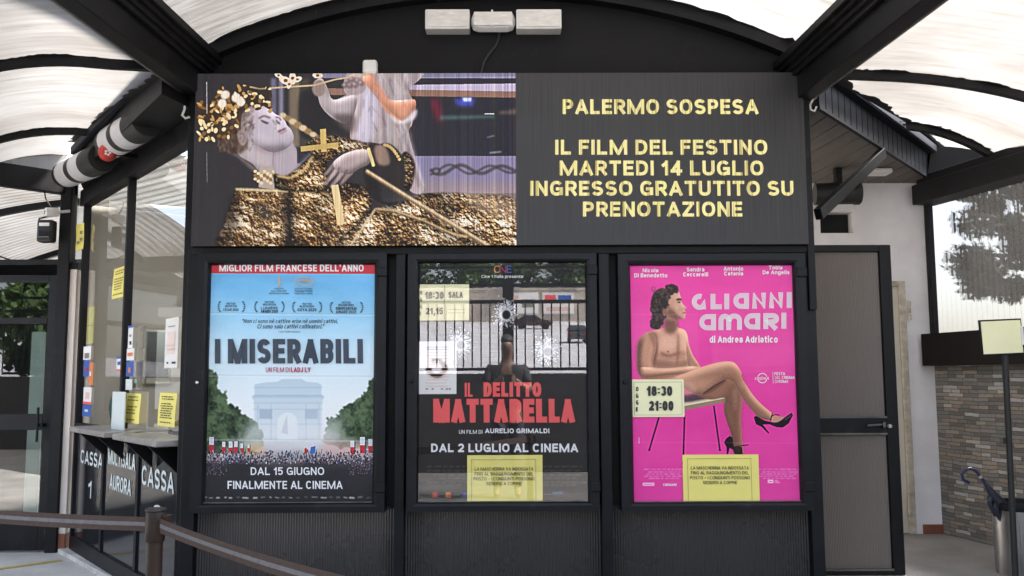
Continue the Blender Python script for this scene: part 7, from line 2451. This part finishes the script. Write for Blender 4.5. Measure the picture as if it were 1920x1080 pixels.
# ================================================================== FREE-STANDING THINGS
# steel umbrella bin with a navy umbrella
bc = on_z(1915, 1075, .17)
bc = Vector((bc.x, bc.y, .17))
br_ = abs(on_y(1868, 1000, bc.y).x - on_y(1955, 1000, bc.y).x) / 2
bh = on_y(1900, 942, bc.y).z - .17
bc.x = on_y(1868, 1000, bc.y).x + br_
bn = thing('umbrella_bin', tuple(bc), 'round brushed-steel bin with a dark rim holding an umbrella by the stone wall', 'bin')
MB().lathe([(br_, .0), (br_, bh - .03), (br_ - .012, bh - .03), (br_ - .012, .02), (.001, .02)], bc, (0, 0, 1), 48).build('drum', M['steel'], bn, smooth=True)
MB().lathe([(br_ + .004, bh - .045), (br_ + .008, bh - .02), (br_ + .004, bh + .008), (br_ - .016, bh + .01), (br_ - .02, bh - .03)], bc, (0, 0, 1), 48).build('rim', M['black'], bn, smooth=True)
uy = bc.y - .02
up_ = [on_y(*p, uy) for p in ((1817, 905), (1806, 900), (1803, 890), (1808, 881), (1818, 878), (1829, 882), (1838, 893), (1848, 908))]
um = thing('umbrella', tuple(on_y(1870, 950, uy)), 'folded navy umbrella with a hooked handle leaning in the steel bin', 'umbrella')
MB().tube(up_, .0115, 12).build('handle', M['umb_handle'], um, smooth=True)
u2 = [on_y(*p, uy) for p in ((1847, 907), (1855, 918), (1863, 930), (1873, 942), (1890, 962), (1930, 1010))]
MB().tube(u2, [.010, .022, .030, .040, .045, .030], 12).build('canopy', M['umbrella'], um, smooth=True)
MB().tube([on_y(1837, 891, uy), on_y(1840, 896, uy)], .014, 12).build('ferrule', M['chrome'], um)
rm_ = random.Random(3)
fl_ = MB()
for i in range(6):
    p = on_y(1858 + 3 * i, 922 + 5 * i, uy)
    a = rm_.random() * 6.28
    fl_.tube([p, p + Vector((.03 * math.cos(a), .03 * math.sin(a), -.05)), p + Vector((.03 * math.cos(a) + .03, .03 * math.sin(a), -.13))], [.012, .018, .008], 8)
fl_.build('cloth_fold', M['umbrella'], um, smooth=True)

# sign stand with a blank yellow sheet
YS = .05
sb = on_y(1899, 1060, YS)
base = Vector((on_y(1893, 900, YS).x, YS, .17))
ss = thing('sign_stand', tuple(base), 'thin black sign stand carrying a blank pale yellow sheet, in front of the stone wall', 'sign')
ptop = on_y(1880, 640, YS)
MB().tube([Vector((base.x, YS, .19)), Vector((ptop.x + .01, YS, ptop.z))], .018, 14).build('pole', M['rubber'], ss, smooth=True)
MB().lathe([(.17, 0), (.17, .012), (.15, .022), (.03, .03), (.022, .06), (.001, .06)], base, (0, 0, 1), 28).build('foot', M['rubber'], ss, smooth=True)
a, b = on_y(1842, 664, YS - .03), on_y(1916, 600, YS - .03)
tl_ = (Vector((0, 0, 1)) + Vector((-.03, 0, 0))).normalized()
cpt = (a + b) / 2
hx, hz = (b.x - a.x) / 2, (b.z - a.z) / 2
sxv = Vector((1, 0, .04)).normalized()
szv = Vector((-.04, 0, 1)).normalized()
MB().obox(cpt + Vector((0, .012, 0)), sxv, (0, 1, 0), szv, hx + .004, .006, hz + .006, 0, .003).build('holder', M['black'], ss)
ss_hold = [c_ for c_ in ss.children if c_.name.startswith('holder')][0]
MB().obox(cpt + Vector((.0, .003, 0)), sxv, (0, 1, 0), szv, hx - .006, .002, hz - .004, 0).build('sheet', M['pale_yellow'], ss_hold)
MB().obox(cpt + sxv * (hx - .004) + szv * (.004), sxv, (0, 1, 0), szv, .008, .010, hz * .55, 0, .003).build('clip', M['white_plastic'], ss_hold)
MB().obox(Vector((base.x, YS, on_y(1890, 826, YS).z)) + Vector((-.022, -.008, 0)), (1, 0, 0), (0, 1, 0), (0, 0, 1), .006, .008, .018, 0, .003).build('clamp', M['rubber'], ss)

# belt barriers
def stanchion(p, label):
    t = thing('barrier_post', tuple(p), label, 'barrier post', 'belt barrier posts')
    MB().lathe([(.165, 0), (.165, .012), (.13, .03), (.045, .04), (.001, .04)], p, (0, 0, 1), 32).build('base', M['brown'], t, smooth=True)
    MB().lathe([(.001, .03), (.032, .03), (.032, .84), (.001, .84)], p, (0, 0, 1), 28).build('tube', M['brown'], t, smooth=True)
    MB().lathe([(.001, .838), (.036, .838), (.039, .845), (.039, .962), (.036, .972), (.001, .974)], p, (0, 0, 1), 32).build('head', M['brown'], t, smooth=True)
    MB().lathe([(.0395, .958), (.042, .961), (.042, .968), (.0395, .971)], p, (0, 0, 1), 32).build('cap', M['rubber'], t, smooth=True)
    MB().box(p.x + .034, p.x + .062, p.y - .022, p.y + .022, .868, .945, bev=.005).build('clip', M['brown'], t)
    return t
sp_ = on_y(292, 965, -5.5 + 3.75)
S0 = Vector((sp_.x, -1.75, 0))
stanchion(S0, 'brown belt barrier post standing in front of the ticket booth')
S1 = Vector((.22, -3.42, 0))
stanchion(S1, 'brown belt barrier post nearest the photographer, out past the posters')
S2 = Vector((S0.x - 1.9, S0.y + .75, 0))
stanchion(S2, 'brown belt barrier post on the entrance side of the forecourt')
def belt(p, q, za_, zb_, sag, label):
    t = thing('barrier_belt', ((p.x + q.x) / 2, (p.y + q.y) / 2, min(za_, zb_)), label, 'belt', 'barrier belts')
    d = (q - p).normalized()
    n_ = Vector((d.y, -d.x, 0))
    if n_.y > 0:
        n_ = -n_
    p2, q2 = p + d * .045, q - d * .045
    def pt(u, v, o_):
        c_ = p2 + (q2 - p2) * u
        tw = .006 * math.sin(7 * u)
        return Vector((c_.x, c_.y, za_ + (zb_ - za_) * u - sag * 4 * u * (1 - u) + (v - .5) * .058)) + n_ * (o_ + tw * (v - .5))
    MB().grid(lambda u, v: pt(u, v, 0), 40, 4).build('webbing', M['belt'], t, smooth=True, fix=False)
    MB().grid(lambda u, v: pt(u, .36 + .28 * v, .0015), 40, 2).build('stripe', M['belt_grey'], t, smooth=True, fix=False)
    return t
belt(S0, S1, .905, .905, .035, 'brown belt with a grey stripe sagging across below the posters')
belt(S2, S0, .92, .905, .02, 'brown belt with a grey stripe in front of the entrance doors and booth')

# ================================================================== THE PHOTOGRAPHER, seen only mirrored in the glass
def skin_body(name, joints, edges, mt, parent, sub=2, root=0):
    me = bpy.data.meshes.new(name)
    me.from_pydata([j[0] for j in joints], edges, [])
    o = bpy.data.objects.new(name, me)
    COL.objects.link(o)
    o.parent = parent
    md = o.modifiers.new('skin', 'SKIN')
    for i, j in enumerate(joints):
        sv = me.skin_vertices[0].data[i]
        r_ = j[1] if isinstance(j[1], tuple) else (j[1], j[1])
        sv.radius = r_
        sv.use_root = (i == root)
    s_ = o.modifiers.new('smooth', 'SUBSURF')
    s_.levels = s_.render_levels = sub
    md.use_smooth_shade = True
    me.materials.append(M[mt])
    return o
pg = thing('person', (0.0, -5.98, 0), 'person in a dark shirt holding up a phone, mirrored in the middle poster glass', 'person')
PS = 1.12
hp = .92
J = [((0, 0, hp), (.155, .11)), ((0, 0, 1.12), (.14, .10)), ((0, .02, 1.34), (.17, .115)), ((0, .01, 1.47), (.09, .08)), ((0, .02, 1.56), (.058, .06)), ((0, .035, 1.66), (.078, .092)), ((0, .03, 1.755), (.07, .085)),
     ((.19, .0, 1.43), .062), ((.25, .05, 1.19), .048), ((.15, .25, 1.25), .040), ((.085, .335, 1.315), .03),
     ((-.19, .0, 1.43), .062), ((-.25, .05, 1.19), .048), ((-.15, .25, 1.25), .040), ((-.085, .335, 1.315), .03),
     ((.10, 0, .84), .095), ((.11, .02, .48), .062), ((.115, -.01, .09), .042), ((.12, .13, .04), .036),
     ((-.10, 0, .84), .095), ((-.11, .02, .48), .062), ((-.115, -.01, .09), .042), ((-.12, .13, .04), .036)]
E = [(0, 1), (1, 2), (2, 3), (3, 4), (4, 5), (5, 6), (2, 7), (7, 8), (8, 9), (9, 10), (2, 11), (11, 12), (12, 13), (13, 14), (0, 15), (15, 16), (16, 17), (17, 18), (0, 19), (19, 20), (20, 21), (21, 22)]
skin_body('body', J, E, 'skin', pg)
JS = [((0, 0, hp - .02), (.165, .122)), ((0, 0, 1.12), (.152, .112)), ((0, .02, 1.34), (.182, .128)), ((0, .012, 1.455), (.098, .088)), ((.19, .0, 1.43), .075), ((.235, .05, 1.25), .066), ((-.19, .0, 1.43), .075), ((-.235, .05, 1.25), .066)]
skin_body('shirt', JS, [(0, 1), (1, 2), (2, 3), (2, 4), (4, 5), (2, 6), (6, 7)], 'shirt', pg)
JT = [((0, 0, hp), (.162, .118)), ((.10, 0, .82), .105), ((.11, .02, .48), .078), ((.115, -.01, .11), .066), ((-.10, 0, .82), .105), ((-.11, .02, .48), .078), ((-.115, -.01, .11), .066)]
skin_body('trousers', JT, [(0, 1), (1, 2), (2, 3), (0, 4), (4, 5), (5, 6)], 'trousers', pg)
JH = [((0, .0, 1.70), (.082, .09)), ((0, .015, 1.785), (.078, .09)), ((0, .03, 1.81), (.05, .06))]
skin_body('hair', JH, [(0, 1), (1, 2)], 'hair', pg)
hd_ = MB()
w0 = Vector(pg.location)
for sg in (-1, 1):
    for k in range(4):
        b_ = w0 + Vector((sg * .085, .350, 1.285 + .017 * k))
        hd_.tube([b_, b_ + Vector((-sg * .012, .03, .004)), b_ + Vector((-sg * .035, .045, .004)), b_ + Vector((-sg * .055 + sg * .004 * k, .04, .003))], [.009, .009, .008, .006], 8)
    b_ = w0 + Vector((sg * .085, .335, 1.34))
    hd_.tube([b_, b_ + Vector((-sg * .02, .0, .025)), b_ + Vector((-sg * .045, .01, .03))], [.011, .010, .008], 8)
hd_.build('fingers', M['skin'], pg, smooth=True)
pg.scale = (PS, PS, PS)
ph = MB().obox(Vector((0, w0.y + .38 * PS, 1.335 * PS)), (1, 0, 0), (0, 1, 0), (0, 0, 1), .08, .004, .04, 0, .003).build('phone', M['rubber'])
tag(ph, 'black phone held sideways by the person, mirrored in the middle poster glass', 'phone')
